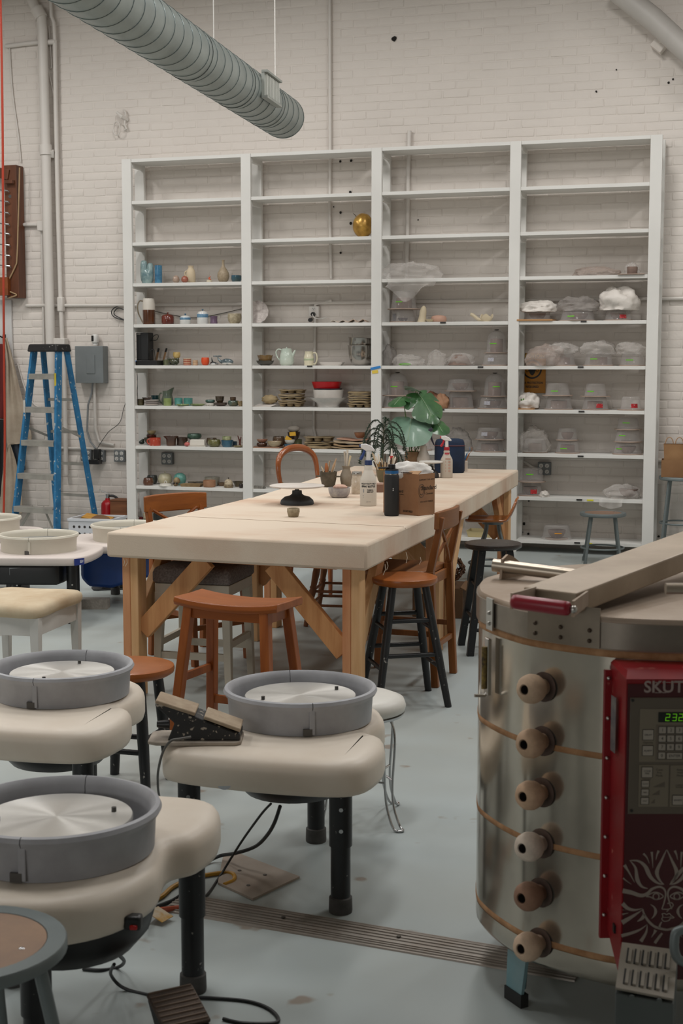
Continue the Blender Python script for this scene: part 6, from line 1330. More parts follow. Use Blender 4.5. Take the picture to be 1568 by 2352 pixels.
# --- first bay, fourth shelf up
pot('cup', 'dark brown cup with green foot at the left of the fourth shelf up', 'cup', 6, 321, 17, 14.5, CUP, gl('#33251c', '#4f4a2e', 12))
for j, (w_, hx) in enumerate(((36, '#b9aea8'), (37, '#a39a96'), (34, '#c3bab4'))):
    pot('plate', '%s plate in the small pile on the fourth shelf up' % ('bottom mauve-grey', 'middle grey', 'topmost pale')[j], 'plate', 6, 347, w_, 4.6, [(.6, 0), (.95, .5), (1, 1)], gl(hx), z=4.2*j, th=.0045)
pot('bowl', 'dark shallow dish on top of the grey plate pile', 'bowl', 6, 336, 24, 5, BOWL, gl('#2b2724', '#4a3a30'), z=13.0, dy=.11)
pot('bowl', 'dark teal bowl behind the grey plate pile', 'bowl', 6, 355, 20, 22, [(.8, 0), (.9, .5), (1, 1)], gl('#1f3c40', '#2d5152'), dy=.24)
k = pk(6, 383, .16); t = thing('jug', 'green-grey glazed jug with tall pouring lip on the fourth shelf up', 'jug', tuple(at(6, 383, .17)))
M_ = gl('#4c574c', '#5f6a58', 14)
mk('body', vessel([(.85, 0), (1, .15), (.98, .45), (.78, .75), (.85, 1)], 13.5*k, 33*k, fn=lambda q, a: q+Vector((0, 0, 8*k*max(0, cos(a))**2 if q.z > 30*k else 0))+Vector((5*k*max(0, cos(a))**3 if q.z > 30*k else 0, 0, 0))), M_, t, smooth=60); handle(t, M_, -12*k, 6*k, 27*k, -9*k, 1.6*k)
pot('cup', 'lime green cup standing in front of the green jug', 'cup', 6, 383, 18, 17, STRAIGHT, gl('#7b8b52', '#8f9d62', 20), dy=.06)
pot('cup', 'left teal tumbler on the fourth shelf up', 'cup', 6, 408.5, 19, 17.5, CUP, gl('#3f7f7a', '#6aa39a', 10), dy=.14); pot('cup', 'right teal tumbler on the fourth shelf up', 'cup', 6, 430.5, 21, 17.5, CUP, gl('#33746f', '#5f968d', 10), dy=.14)
pot('plate', 'light green plate before the teal tumblers', 'plate', 6, 418, 31, 4, [(.6, 0), (.95, .5), (1, 1)], gl('#7c8f56', '#8da06a'), dy=.045); pot('plate', 'green rimmed oval plate right of the light green plate', 'plate', 6, 452, 34, 5, [(.6, 0), (.95, .5), (1, 1)], gl('#6b7c4b', '#8a9560'), dy=.06)
pot('bowl', 'white dotted bowl at the base of a small pair', 'bowl', 6, 481.5, 22, 7, [(.8, 0), (1, .3), (1, 1)], mat('#c9c4bb', .4, h2='#3d2f2a', vs=90, lo=.6, hi=.66)); pot('bowl', 'dark green bowl stacked on the white dotted bowl', 'bowl', 6, 481.5, 23, 7.5, ROUNDB, gl('#2c4a3e', '#47605a', 30), z=7.1)
pot('saucer', 'wide dark brown saucer under the brown goblet cup', 'plate', 6, 506, 31, 8, [(.5, 0), (.9, .4), (1, 1)], gl('#2f221c', '#46352a')); pot('cup', 'dark brown carved cup standing on the wide saucer', 'cup', 6, 503.5, 21, 15, [(.6, 0), (.65, .1), (.9, .4), (1, 1)], gl('#33281f', '#4a3c2c', 40), z=7.6)
pot('bowl', 'teal and brown bowl under a small brown bowl', 'bowl', 6, 534.5, 25, 13, ROUNDB, gl('#3d5a55', '#54503a', 16)); pot('bowl', 'small brown bowl stacked on the teal and brown bowl', 'bowl', 6, 534, 14, 8, CUP, gl('#3d2c20', '#54402d'), z=13.1)
pot('bowl', 'tan leaf-edged dish at the right end of the fourth shelf up', 'bowl', 6, 551, 14, 12, BOWL, gl('#7d6a4a', '#968260', 20), fn=lambda q, a: q*(1+.08*sin(5*a)))
# --- first bay, third shelf up
k = pk(7, 345, .2)
pot('bowl', 'wide brown-green bowl at the bottom of the left stack', 'bowl', 7, 347, 40, 16, BOWL, gl('#4a4a3c', '#5f5340'), dy=.19); pot('bowl', 'dark red-brown bowl in the middle of the left stack', 'bowl', 7, 345, 23, 7, CUP, gl('#3d1f17', '#512a1e'), dy=.19, z=16.1); pot('bowl', 'tan bowl on top of the left stack', 'bowl', 7, 345, 22, 9, BOWL, gl('#968560', '#ab9a74'), dy=.19, z=23.2)
k = pk(7, 352); t = thing('mug', 'red dotted mug on the third shelf up', 'mug', tuple(at(7, 353, .06))); M_ = mat('#b03f2a', .35, h2='#d8b8a6', vs=70, lo=.62, hi=.68, coat=.2); mk('body', vessel([(.95, 0), (1, .1), (1, 1)], 13*k, 18*k), M_, t, smooth=50); handle(t, M_, -12.5*k, 4*k, 14*k, -6.5*k, 1.8*k)
pot('planter', 'brown flared planter on the third shelf up', 'planter', 7, 390, 35, 22, [(.6, 0), (.66, .7), (.95, .92), (1, 1)], gl('#3f2a1f', '#553a2a')); pot('cup', 'dark brown cup beside the flared planter', 'cup', 7, 416, 25, 19, STRAIGHT, gl('#30221a', '#45352a'), dy=.15)
pot('base_ring', 'tan pot supporting the dark green bowl', 'pot', 7, 444, 21, 14, STRAIGHT, gl('#6d5c42'), dy=.2); pot('bowl', 'dark green bowl with pale drips perched on the tan pot', 'bowl', 7, 444, 34, 13, ROUNDB, gl('#2f4a3c', '#4a6656', 24), dy=.2, z=14.1)
k = pk(7, 427, .05); t = thing('ceramic_pumpkin', 'small pink ceramic pumpkin beside the white butter dish', 'ornament', tuple(at(7, 427, .05))); mk('body', G().ball((0, 0, 4.8*k), (6.5*k, 6.5*k, 4.8*k), 24, 10, fn=lambda q: q*(1+.07*cos(8*math.atan2(q.y, q.x)))), mat('#b5605a', .45, var=.08), t, smooth=90); mk('stalk', G().cyl((0, 0, 9*k), (1*k, 0, 12*k), 1.2*k, n=8), mat('#cbb8a0', .6, var=.05), t)
k = pk(7, 452, .07); t = thing('butter_dish', 'white rectangular butter dish with lid on the third shelf up', 'dish', tuple(at(7, 452, .08)), .1); M_ = mat('#cfc9be', .35, var=.03); mk('tray', G().box((0, 0, 1*k), (42*k, 18*k, 2*k)), M_, t, bevel=.003); mk('cover', G().frus((0, 0, 2.1*k), (37*k, 15*k), (0, 0, 16*k), (34*k, 13*k)), M_, t, bevel=.006)
pot('bowl', 'brown bowl behind the olive bowl on the third shelf up', 'bowl', 7, 484, 25, 18, ROUNDB, gl('#4a3a2a', '#5d4b36'), dy=.2); pot('bowl', 'olive green crackled bowl on the third shelf up', 'bowl', 7, 490, 31, 16.5, ROUNDB, gl('#54522c', '#6f6c42', 24), dy=.07)
pot('bowl', 'blue bowl carrying a green zigzag cup', 'bowl', 7, 520, 28, 16, [(.75, 0), (.95, .4), (1, 1)], gl('#27485c', '#3d6478', 12), dy=.07); pot('cup', 'green cup with pale zigzag stacked on the blue bowl', 'cup', 7, 519, 21, 10, CUP, gl('#66764a', '#b9b891', 30), dy=.07, z=14.2)
pot('cup', 'dark blue cup right of the blue bowl', 'cup', 7, 537, 11, 12, STRAIGHT, gl('#1f3444'), dy=.16); pot('plate', 'tan shallow plate at the right end of the third shelf up', 'plate', 7, 545, 22, 4, [(.6, 0), (.95, .5), (1, 1)], gl('#84754f'), dy=.05)
k = pk(7, 549, .18); shelf('twig_figure', 'red-brown branching ornament at the right end of the third shelf up', 'ornament', G().tube([(0, 0, 0), (0, 0, 10*k), (-5*k, 0, 24*k)], [3*k, 2*k, 1*k], 7).tube([(0, 0, 8*k), (3*k, 0, 22*k)], [2*k, 1*k], 7), mat('#6b2f22', .5, var=.1), at(7, 549, .2))
shelf('frog_figure', 'dark green crouching animal figure at the left of the third shelf up', 'figurine', G().ball((0, 0, 5*k), (7*k, 6*k, 5*k), 14, 8).ball((3*k, 0, 10*k), 3.5*k, 10, 6), gl('#26302a'), at(7, 322, .2), smooth=90)
# --- first bay, second shelf up
pot('pot', 'round brown lidded pot at the left of the second shelf up', 'pot', 8, 336, 24, 17, [(.85, 0), (1, .25), (1, .6), (.85, .95), (.8, 1)], gl('#4a2c1e', '#63402c'), dy=.07); pot('bowl', 'dark grey bowl behind the brown lidded pot', 'bowl', 8, 345, 25, 20, ROUNDB, gl('#2f3230', '#474a46'), dy=.19)
k = pk(8, 375, .17); t = thing('lidded_jar', 'cream pumpkin-shaped lidded jar on the second shelf up', 'jar', tuple(at(8, 375, .18))); M_ = gl('#a9a58d', '#bdb191', 14); mk('body', G().lathe([(0, 0)]+[(r*17*k, q*25*k) for r, q in ((.6, 0), (.95, .25), (1, .55), (.8, .9), (.45, 1.03), (0, 1.05))], 28), M_, t, smooth=60); knob(t, M_, k, 26, 1.8)
k = pk(8, 375, .05); t = thing('ceramic_cover', 'white pot lid with loop handle lying on the second shelf up', 'lid', tuple(at(8, 376, .05))); M_ = mat('#c9c5bb', .4, var=.04); mk('disc', G().lathe([(0, 0), (15.5*k, 0), (15.5*k, 2*k), (12*k, 5*k), (0, 6*k)], 28), M_, t, smooth=50); mk('loop', G().tube([(3*k*cos(q), 0, 5.5*k+6*k*sin(q)) for q in [pi*j/8 for j in range(9)]], 1*k, 7), M_, t)
pot('globe_vase', 'turquoise globe vase on the second shelf up', 'vase', 8, 409.5, 30, 28, [(.4, 0), (.85, .2), (1, .5), (.85, .82), (.45, .98), (.4, 1)], gl('#4f8a80', '#6fa296', 8, .15), dy=.16)
k = pk(8, 402, .05); t = thing('skull_figure', 'brown and cream animal skull ornament before the turquoise vase', 'ornament', tuple(at(8, 402, .06))); mk('skull', G().ball((0, 0, 12*k), (8*k, 7*k, 8*k), 18, 10, fn=lambda q: q*(1+.15*mnoise.noise(q*2.5))), mat('#9a8460', .6, h2='#5a4630', vs=20), t, smooth=90); mk('jaw', G().ball((-2*k, -2*k, 4*k), (6*k, 5*k, 4*k), 12, 8), mat('#6d5a3e', .6, var=.15), t)
for s in (-1, 1): mk('eye_socket', G().ball((s*3.5*k-1*k, -6.5*k, 7*k), 2.2*k, 8, 6), M_BLKPL, t)
pot('plate', 'dark plate with pale rim on the second shelf up', 'plate', 8, 446, 38, 8, [(.55, 0), (.85, .4), (1, 1)], gl('#a39a8a', '#40332c', 8), dy=.2)
k = pk(8, 437, .06); shelf('clay_tray', 'tan rectangular clay tray on the second shelf up', 'tray', G().frus((0, 0, 0), (44*k, 22*k), (0, 0, 6*k), (50*k, 26*k)).box((0, 0, 6.2*k), (42*k, 20*k, .4*k)), mat('#937a55', .7, h2='#7d6442', vs=20), at(8, 437, .07), .05, smooth=0, bevel=.004)
pot('bowl', 'terracotta straight-sided bowl on the second shelf up', 'bowl', 8, 477.5, 29, 16, [(.85, 0), (1, .2), (.98, 1)], mat('#936a4c', .6, h2='#a97d5f', vs=14), dy=.055); pot('bowl', 'pale grey bowl behind the terracotta bowl', 'bowl', 8, 484, 35, 20, [(.8, 0), (.95, .3), (1, 1)], gl('#8a877c', '#a09a8c'), dy=.2)
pot('plate', 'brown round plate behind the spotted jar', 'plate', 8, 506, 20, 8, [(.6, 0), (1, 1)], gl('#6b533a'), dy=.2); pot('plate', 'dark green and brown plate at the right of the second shelf up', 'plate', 8, 544, 27, 12, [(.5, 0), (.7, .6), (1, 1)], gl('#3d3826', '#5a4c30', 12), dy=.17)
k = pk(8, 522, .06); t = thing('lidded_jar', 'cream spotted little jar with woven base on the second shelf up', 'jar', tuple(at(8, 522, .06))); mk('base', G().lathe([(0, 0), (10*k, 0), (11.5*k, 5*k), (9.5*k, 8*k), (0, 8*k)], 22), mat('#5f5140', .7, h2='#8b7a5d', vs=60), t, smooth=50); mk('body', G().lathe([(0, 8*k), (9.5*k, 8*k), (9*k, 15*k), (4*k, 19*k), (0, 19.5*k)], 22), mat('#b5a68c', .5, h2='#4d3b2c', vs=80, lo=.58, hi=.64), t, smooth=50); knob(t, gl('#3b2d22'), k, 19, 1.6)
pot('cup', 'tiny dark brown cup at the right end of the second shelf up', 'cup', 8, 551, 11, 9, ROUNDB, gl('#2b2320'), dy=.06)
# --- first bay, bottom shelf
pot('cup', 'pale green cup at the base of a pair on the bottom shelf', 'cup', 9, 333, 22, 12, CUP, gl('#8a9a78', '#9aaa88'), dy=.08, z=0); pot('cup', 'cream cup stacked on the pale green cup', 'cup', 9, 333, 20, 14, CUP, gl('#b5a68c'), dy=.08, z=12.1)
pot('bowl', 'grey bowl at the base of a dark pair on the bottom shelf', 'bowl', 9, 357, 24, 10, ROUNDB, gl('#6d7068'), dy=.08); pot('cup', 'black cup stacked on the grey bowl on the bottom shelf', 'cup', 9, 357, 22, 16, CUP, gl('#171a18'), dy=.08, z=10.1)
pot('cup', 'dull red cup against the left post on the bottom shelf', 'cup', 9, 318, 9, 16, STRAIGHT, gl('#6b1f22'), dy=.1)
# --- second bay
k = pk(2, 838); t = thing('gilded_gourd', 'round golden gourd with a thin stalk on the eighth shelf up', 'gourd', tuple(at(2, 833, .14))); mk('body', G().ball((0, 0, 27.5*k), (24*k, 24*k, 28*k), 28, 18, fn=lambda q: q*(1+.03*mnoise.noise(q*2))), mat('#8f6a30', .3, .5, h2='#c79c4a', vs=14), t, smooth=90); mk('stalk', G().tube([(-15*k, 0, 47*k), (-19*k, 0, 52*k), (-24*k, 0, 56*k)], [1.2*k, .9*k, .6*k], 6), mat('#4a3a26', .8, var=.1), t)
k = pk(4, 596, .06); o = shelf('lace_plate', 'white lace-textured plate propped upright in the second bay', 'plate', G().lathe([(0, 0), (24*k, 3*k), (26*k, 5*k), (26*k, 6*k), (0, 2*k)], 36, fn=lambda q, a: q*(1+.03*sin(14*a))), mat('#a39894', .6, h2='#c9c1bb', vs=30, bump=.8, bs=40), at(4, 592, .16)+Vector((0, 0, 26.5*k)), smooth=60); o.rotation_euler = (radians(84), 0, radians(10))
k = pk(4, 805); g = G(); grid(g, 40, 8, lambda u, v: ((u-.5)*88*k, (v-.5)*.10, 1*k+(4.5*k*(.5+.5*sin(u*24))+2.5*k*max(0, sin(u*24-1))*(u > .5))*(1-.3*v)))
shelf('wavy_strip', 'thin wavy strip of white clay on the sixth shelf up', 'clay strip', g, mat('#c9beb2', .7, h2='#b59d8b', vs=10), at(4, 805), smooth=180, solid=.003)
pot('saucer', 'dark scalloped saucer under the brown flower bowl', 'plate', 5, 608.5, 40, 11, BOWL, gl('#35352f', '#4a463c'), fn=lambda q, a: q*(1+.05*sin(6*a))); pot('bowl', 'brown flower-rimmed bowl on the dark scalloped saucer', 'bowl', 5, 608.5, 35, 19, [(.5, 0), (.8, .3), (.88, .6), (1, 1)], gl('#6d5334', '#8a6c42', 14), z=4.2, fn=lambda q, a: q*(1+.05*sin(6*a)))
k = pk(5, 658); t = thing('teapot', 'pale celadon teapot without lid knob in the second bay', 'teapot', tuple(at(5, 658, .11))); M_ = gl('#b3bfb2', '#c6cec1', 10, .12)
mk('body', G().lathe([(0, 0)]+[(r*17*k, q*40*k) for r, q in ((.75, 0), (.95, .12), (1, .35), (.85, .68), (.72, .85), (.74, .93), (.6, .97), (0, .98))], 30), M_, t, smooth=60); mk('spout', G().tube([(13*k, 0, 20*k), (17*k, 0, 27*k), (21*k, 0, 35*k)], [4*k, 3*k, 1.8*k], 10), M_, t); mk('handle', G().tube(spline([(-12*k, 0, 35*k), (-20*k, 0, 37*k), (-26*k, 0, 30*k), (-22*k, 0, 18*k), (-14*k, 0, 9*k)], 5, False), 1.7*k, 8), M_, t); mk('knob', G().ball((0, 0, 40*k), 1.8*k, 10, 6), M_, t)
k = pk(5, 709); t = thing('pitcher', 'cream pitcher with green band and right handle in the second bay', 'pitcher', tuple(at(5, 709, .10))); M_ = gl('#cbc4a9', '#d5cdb3', 8); mk('body', vessel([(.92, 0), (.96, .05), (.98, .35), (1, .62), (.85, .75), (.78, .92), (.82, 1)], 11.5*k, 32*k), M_, t, smooth=50); mk('green_band', G().lathe([(11.2*k, 11.5*k), (11.7*k, 12*k), (11.7*k, 15.5*k), (11.3*k, 16*k)], 26), gl('#aab493'), t, smooth=50); handle(t, M_, 10.5*k, 4*k, 28*k, 9.5*k, 1.7*k)
k = pk(5, 762); shelf('serving_dish', 'long shallow white serving dish in the second bay', 'dish', G().rings([[(q.x*s, q.y*s, z) for q in spline([(-22*k, -12*k), (22*k, -12*k), (26*k, 0), (22*k, 12*k), (-22*k, 12*k), (-26*k, 0)], 5)] for s, z in ((.85, 0), (.95, 3*k), (1.05, 8*k), (1.0, 7.6*k), (.85, 2*k))]), gl('#c6bfb8'), at(5, 762, .12), smooth=60)
for j, (px, w_, h_, z) in enumerate(((831, 66, 46, 0), (829, 63, 40, 21))):
    k = pk(5, px, .14); p = at(5, px, .145, z*k); g = vessel([(.42, 0), (.6, .02), (.8, .2), (.93, .55), (.98, .96), (1.04, 1)], w_*k/2, h_*k, .002, 40)
    o = shelf('mixing_bowl', ('lower large stainless mixing bowl in the second bay', 'upper tilted stainless mixing bowl nested in the lower one')[j], 'bowl', g, mat('#a9a49e', .18, 1.0, var=.08, vs=4), p, smooth=50)
    if j: o.rotation_euler = (0, radians(4), 0); o.location.z += .008
# fourth shelf up, second bay
k = pk(6, 608); shelf('paper_sheet', 'folded white paper under the shell-shaped clay piece', 'paper', G().add([(-27*k, -.06, 0), (20*k, -.07, 0), (27*k, .05, 7*k), (-20*k, .06, 6*k), (0, -.05, 1*k)], [(0, 1, 4), (1, 2, 4), (2, 3, 4), (3, 0, 4)]), mat('#c4bdb6', .8, var=.05), at(6, 608), smooth=0, solid=.0015)
k = pk(6, 619); shelf('clay_shell', 'tan ridged shell-shaped clay piece on folded paper', 'clay piece', G().ball((0, 0, 11.5*k), (20*k, 12*k, 10.5*k), 36, 16, fn=lambda q: q*(1+.06*cos(9*math.atan2(q.z, q.x)))), mat('#9b8866', .8, var=.1, vs=10), at(6, 619, .13)+Vector((0, 0, 5*k)), smooth=60)
def mould_stack(row, px, w_, layers, lab, dy=.13, ncup=3, z0=0.0):
    k = pk(row, px, dy); z = z0
    for j, (h_, kind) in enumerate(layers):
        p = at(row, px+random.uniform(-2, 2), dy, z*k); wv = w_*random.uniform(.94, 1.04)*k; M_ = mat(('#998667', '#8a785a', '#a3917180'[:7], '#94836a')[j % 4], .8, h2='#7d6b4e', vs=14)
        g = G(); n_ = 40; rj = random.uniform(0, 6)
        def edge(s, zz): return [(wv/2*s*(.98 if abs(cos(a)) < .7 else 1)*(math.copysign(abs(cos(a))**.55, cos(a)))*(1+.025*sin(9*a+rj)), .085*s*math.copysign(abs(sin(a))**.55, sin(a))*(1+.03*sin(7*a+rj)), zz+k*(.8*sin(5*a+rj))) for a in [2*pi*i/n_ for i in range(n_)]]
        if kind == 'c':                            # cupped mould: little cups hanging below a wavy rim
            g.rings([edge(1, (h_-2.4)*k), edge(1, (h_-.9)*k)])
            for c in range(ncup):
                for yy in (-.036, .036): g.lathe([(0, .9*k), (wv*.11, .9*k), (wv*.145, (h_-2.6)*k), (0, (h_-2.6)*k)], 14, (wv*(c-(ncup-1)/2)*.31, yy, 0))
        else: g.rings([edge(.96, .9*k), edge(1, .9*k+h_*.45*k), edge(.97, (h_-.9)*k)])
        shelf('clay_mould', '%s clay mould in the %s' % (('lowest', 'second', 'third', 'fourth', 'fifth', 'sixth', 'topmost')[j if j < len(layers)-1 else 6], lab), 'mould', g, M_, p, smooth=50); z += h_+.1
mould_stack(6, 671, 60, [(10.5, 'c'), (5, 'f'), (8, 'c'), (6, 'f'), (10, 'c')], 'stack right of the clay shell')
pot('bowl', 'wide white footed bowl at the bottom under the red bowl', 'bowl', 6, 754.5, 95, 22, [(.54, 0), (.52, .2), (.6, .45), (.85, .8), (1, 1)], gl('#c3bfba', '#cfcac4'), dy=.14, th=.005); pot('bowl', 'deep white bowl resting inside the wide footed bowl', 'bowl', 6, 753.5, 71, 26, [(.8, 0), (.92, .3), (.98, .8), (1, 1)], gl('#c6c1ba', '#cfc9c2'), dy=.14, z=14, th=.005)
pot('bowl', 'dark blue rimmed shallow bowl below the red bowl', 'bowl', 6, 753, 66, 9, [(.75, 0), (.92, .5), (1, 1)], gl('#2f3240', '#4a4a54'), dy=.14, z=34, th=.004); pot('bowl', 'bright red bowl on top of the white bowls', 'bowl', 6, 750, 70, 17, [(.82, 0), (.84, .05), (1, 1)], mat('#b01218', .35, var=.05), dy=.14, z=41, th=.004)
mould_stack(6, 829, 58, [(10, 'c'), (6, 'f'), (4.5, 'f'), (5, 'f'), (5, 'f'), (6, 'f')], 'stack at the right end of the fourth shelf up', .13)
# third shelf up, second bay
k = pk(7, 616); shelf('ware_board', 'pinkish thin board under the small bowls in the second bay', 'board', G().box((0, 0, 1.2*k), (72*k, .22, 2.4*k)), wood('#a3806a', '#8d6a55', 'x', .7), at(7, 616, .13), smooth=0, bevel=.001)
for lb, px, w_, h_, z, hx, h2, pr, dy in (('dark brown bowl at the bottom of the left pair', 600, 25, 9, 2.5, '#3a251c', '#4f3426', ROUNDB, .08), ('pink-rimmed bowl on top of the left pair', 600.5, 26, 8, 11.6, '#a3846a', '#8d5a48', BOWL, .08), ('tan bowl filled with clay crumbs', 629, 34, 13, 2.5, '#a08d6d', '#b3a182', BOWL, .06), ('brown bowl behind the tan crumb bowl', 639, 29, 22, 2.5, '#54402e', '#6a523c', ROUNDB, .19), ('dull blue bowl at the bottom of the note stack', 664.5, 27, 10, 0, '#28506a', '#3a667e', BOWL, .06), ('white bowl holding a yellow note', 664.5, 24, 10.5, 9, '#bdb7ab', '#cac4b8', BOWL, .06), ('dark bowl in the leaning stack behind the notes', 674, 30, 18, 18, '#33261d', '#463528', BOWL, .17), ('olive green square pot behind the notes', 683, 20, 19, 0, '#54573a', '#62654a', STRAIGHT, .2)):
    pot('bowl', lb+' in the second bay', 'bowl', 7, px, w_, h_, pr, gl(hx, h2), dy=dy, z=z)
pot('bowl', 'brown footed bowl supporting the leaning dark bowl', 'bowl', 7, 662, 24, 18, ROUNDB, gl('#4a3729'), dy=.2)
k = pk(7, 674, .17); shelf('stone', 'rounded pale grey stone on the leaning bowl stack', 'stone', G().ball((0, 0, 7*k), (15*k, 10*k, 7.5*k), 20, 12, fn=lambda q: q*(1+.12*mnoise.noise(q*1.8))), mat('#a39a90', .8, var=.08), at(7, 674, .17, 36*k), smooth=90)
for lb, px, z, a in (('left yellow paper note in the white bowl', 661, 17, .5), ('right yellow paper note on the dark bowl', 671, 28, -.1)):
    k = pk(7, px, .06); shelf('paper_note', lb, 'note', G().box((0, 0, 4.5*k), (15*k, .001, 9*k), R=Matrix.Rotation(a, 3, 'Y')), mat('#c99a2a', .7, var=.04), at(7, px, .055 if a > 0 else .10, z*k), smooth=0)
mould_stack(7, 734, 72, [(7.5, 'f'), (4, 'f'), (4, 'f'), (12, 'c')], 'stack in the middle of the third shelf up', .13, 3)
k = pk(7, 810)
for j, (w_, h_, dx, a) in enumerate(((82, 4, 0, 0), (78, 7, 3, .02), (74, 8, 2, -.03), (70, 4, 6, .03))):
    g = G(); zc = (0, 4.2, 11.4, 19.6)[j]; grid(g, 24, 8, lambda u, v: ((u-.5)*w_*k, (v-.5)*.2, h_*k*.5+1.2*k*sin(u*9+j*2)*(.5+v*.5)+(3*k*(1-u)**6)))
    shelf('clay_slab', ('lowest', 'second', 'third', 'topmost')[j]+' warped clay slab in the pile at the right of the third shelf up', 'clay slab', g, mat(('#a08a6c', '#93795a', '#a18e74', '#a9806a')[j], .8, var=.1, vs=10), at(7, 808+dx, .14, zc*k), a, smooth=180, solid=(h_*.55)*k)
pot('bowl', 'small terracotta bowl of scraps on the clay slab pile', 'bowl', 7, 827, 27, 13, BOWL, mat('#93684a', .7, h2='#7d543a', vs=20), dy=.14, z=25)
# second shelf up, second bay
k = pk(8, 593); shelf('marbled_slab', 'marbled grey tile offcut at the left of the second bay', 'tile', G().box((0, 0, 3*k), (26*k, .05, 6*k)).box((13*k, 0, 2.5*k), (6*k, .03, 4*k)), mat('#8f8b82', .5, h2='#5d5a54', vs=50), at(8, 592, .06), smooth=0, bevel=.002)
k = pk(8, 644); o = shelf('tape_roll', 'small yellow and black roll of tape on the second shelf up', 'tape', G().lathe([(4*k, -4*k), (8*k, -4*k), (8*k, 4*k), (4*k, 4*k), (4*k, -4*k)], 24), mat('#8f8330', .5, h2='#2b2a22', vs=12), at(8, 644, .08, 8*k)); o.rotation_euler = (pi/2, 0, .3)
# ---------------------------------------------------------------- clear domes, bats and bags
M_DOME = mat('#d2cdca', .06, var=.03, alpha=.15); M_BAG = mat('#dbd5cf', .14, var=.05, alpha=.24, bump=1.0, bs=22); M_BAGW = mat('#d2cbc3', .5, var=.05, bump=.5, bs=20); M_BAT = mat('#a08c7e', .8, var=.08, vs=12); M_CLAY = mat('#8a756a', .85, h2='#75635a', vs=12); M_GREENT = mat('#63b51f', .5, var=.04); M_PINKT = mat('#d94f7d', .5, var=.04)
def dome(phr, row, px, w_, h_, z=0.0, dy=.145, tall=False, bat=True, inside=True, note=None, ribs=True, batw=1.12, labels=''):
    k = pk(row, px, dy); zb = z
    if bat:
        p = at(row, px, dy, zb*k); Rb_ = w_*batw*k/2
        shelf('ware_bat', 'bat under %s' % phr, 'bat', G().lathe([(0, 0), (Rb_*.99, 0), (Rb_, .8*k), (Rb_*.99, 1.9*k), (0, 1.9*k)], 36), M_BAT, p, smooth=40); zb += 2.0
    p = at(row, px, dy, zb*k); R = w_*k/2; H = h_*k
    if tall: prof = [(R, 0), (R*1.0, H*.05), (R*.96, H*.25), (R*.93, H*.55), (R*.82, H*.78), (R*.6, H*.93), (R*.3, H*.99), (0, H)]
    else: prof = [(R*1.04, 0), (R, H*.06), (R*.93, H*.5), (R*.87, H*.86), (R*.82, H*.96), (R*.74, H), (0, H*.985)]
    t = thing('clear_dome', phr, 'dome', tuple(p))
    n_ = 48; fn = (lambda q, a: Vector((q.x*(1+.010*cos(24*a)), q.y*(1+.010*cos(24*a)), q.z))) if ribs and not tall else None
    mk('cover', G().lathe(prof, n_, fn=fn), M_DOME, t, smooth=60); mk('rim', G().lathe([(R*1.02, 0), (R*1.06, .4*k), (R*1.06, 1.0*k), (R*1.0, 1.2*k)], n_), M_DOME, t, smooth=60)
    if tall: mk('knob', G().lathe([(0, H), (3*k, H), (6*k, H+1.2*k), (5*k, H+2.2*k), (0, H+2.4*k)], 16), mat('#3f3a36', .4, var=.1), t)
    if note == 'green' or note == 'pink' or note == 'orange':
        a0 = radians(-128+random.uniform(0, 60)); rr = R*(.97 if tall else .95)
        g = G(); n2 = 8; zz = H*random.uniform(.3, .6); hh = max(2.2*k, .008); ww = .030/R
        rz_ = lambda z_: R*(1-.13*z_/H)*1.02 if not tall else R*.975
        g.add([(rz_(zz+s*hh)*cos(a0+ww*(j/n2-.5)*2), rz_(zz+s*hh)*sin(a0+ww*(j/n2-.5)*2), zz+s*hh) for s in (0, 1) for j in range(n2+1)], [(j, j+1, n2+2+j, n2+1+j) for j in range(n2)])
        mk('tape_tag', g, {'green': M_GREENT, 'pink': M_PINKT, 'orange': mat('#d9962a', .5, var=.03)}[note], t)
    if note in ('price', 'red'):
        a0 = radians(-105 if note == 'price' else -62); g = G(); n2 = 6; ww = .028/R; z0_, z1_ = (H*.30, H*.62) if note == 'price' else (H*.12, H*.46); rz_ = lambda z_: R*(1-.13*z_/H)*1.02
        for (za, zb2, mm) in ((z0_, z1_, mat('#b9b7bb', .5, h2='#8f8d96', vs=120) if note == 'price' else mat('#a3141c', .5, h2='#c9b6b2', vs=100, lo=.6, hi=.64)),):
            g.add([(rz_(zz)*cos(a0+ww*(j/n2-.5)*2), rz_(zz)*sin(a0+ww*(j/n2-.5)*2), zz) for zz in (za, zb2) for j in range(n2+1)], [(j, j+1, n2+2+j, n2+1+j) for j in range(n2)]); mk('label', g, mm, t)
    if inside:
        ri, hi = R*.62, H*.62
        shelf('clay_pot', 'clay pot under %s' % phr.replace(' the ', ' '), 'pot', vessel(inside if isinstance(inside, list) else STRAIGHT, ri, hi, .006, 26, fn=lambda q, a: q*(1+.015*sin(20*q.z/H))), M_CLAY, (p.x, p.y, p.z+.0008), smooth=50)
    return zb+h_
def bag(name, label, row, px, w_, h_, m=None, dy=.13, z=0.0, seed=1.0, dep=.10, amp=.28, flat=False, cat='bag', rz=0.0):
    k = pk(row, px, dy); p = at(row, px, dy, z*k)
    def fn(q):
        s = Vector((seed*3.1, seed*1.7, seed)); d = 1+amp*mnoise.noise(q*1.6+s)+amp*.55*mnoise.noise(q*3.7+s)+amp*.55*(.5-abs(mnoise.noise(q*5+s)))+amp*.35*(.5-abs(mnoise.noise(q*11+s))); q = q*d; return Vector((q.x, q.y, max(q.z, -.42)))
    return shelf(name, label, cat, G().ball((0, 0, h_*k*.30), (w_*k/2*.93, dep, h_*k*.70), 44, 26, fn=fn), m or M_BAG, p, rz, smooth=70)
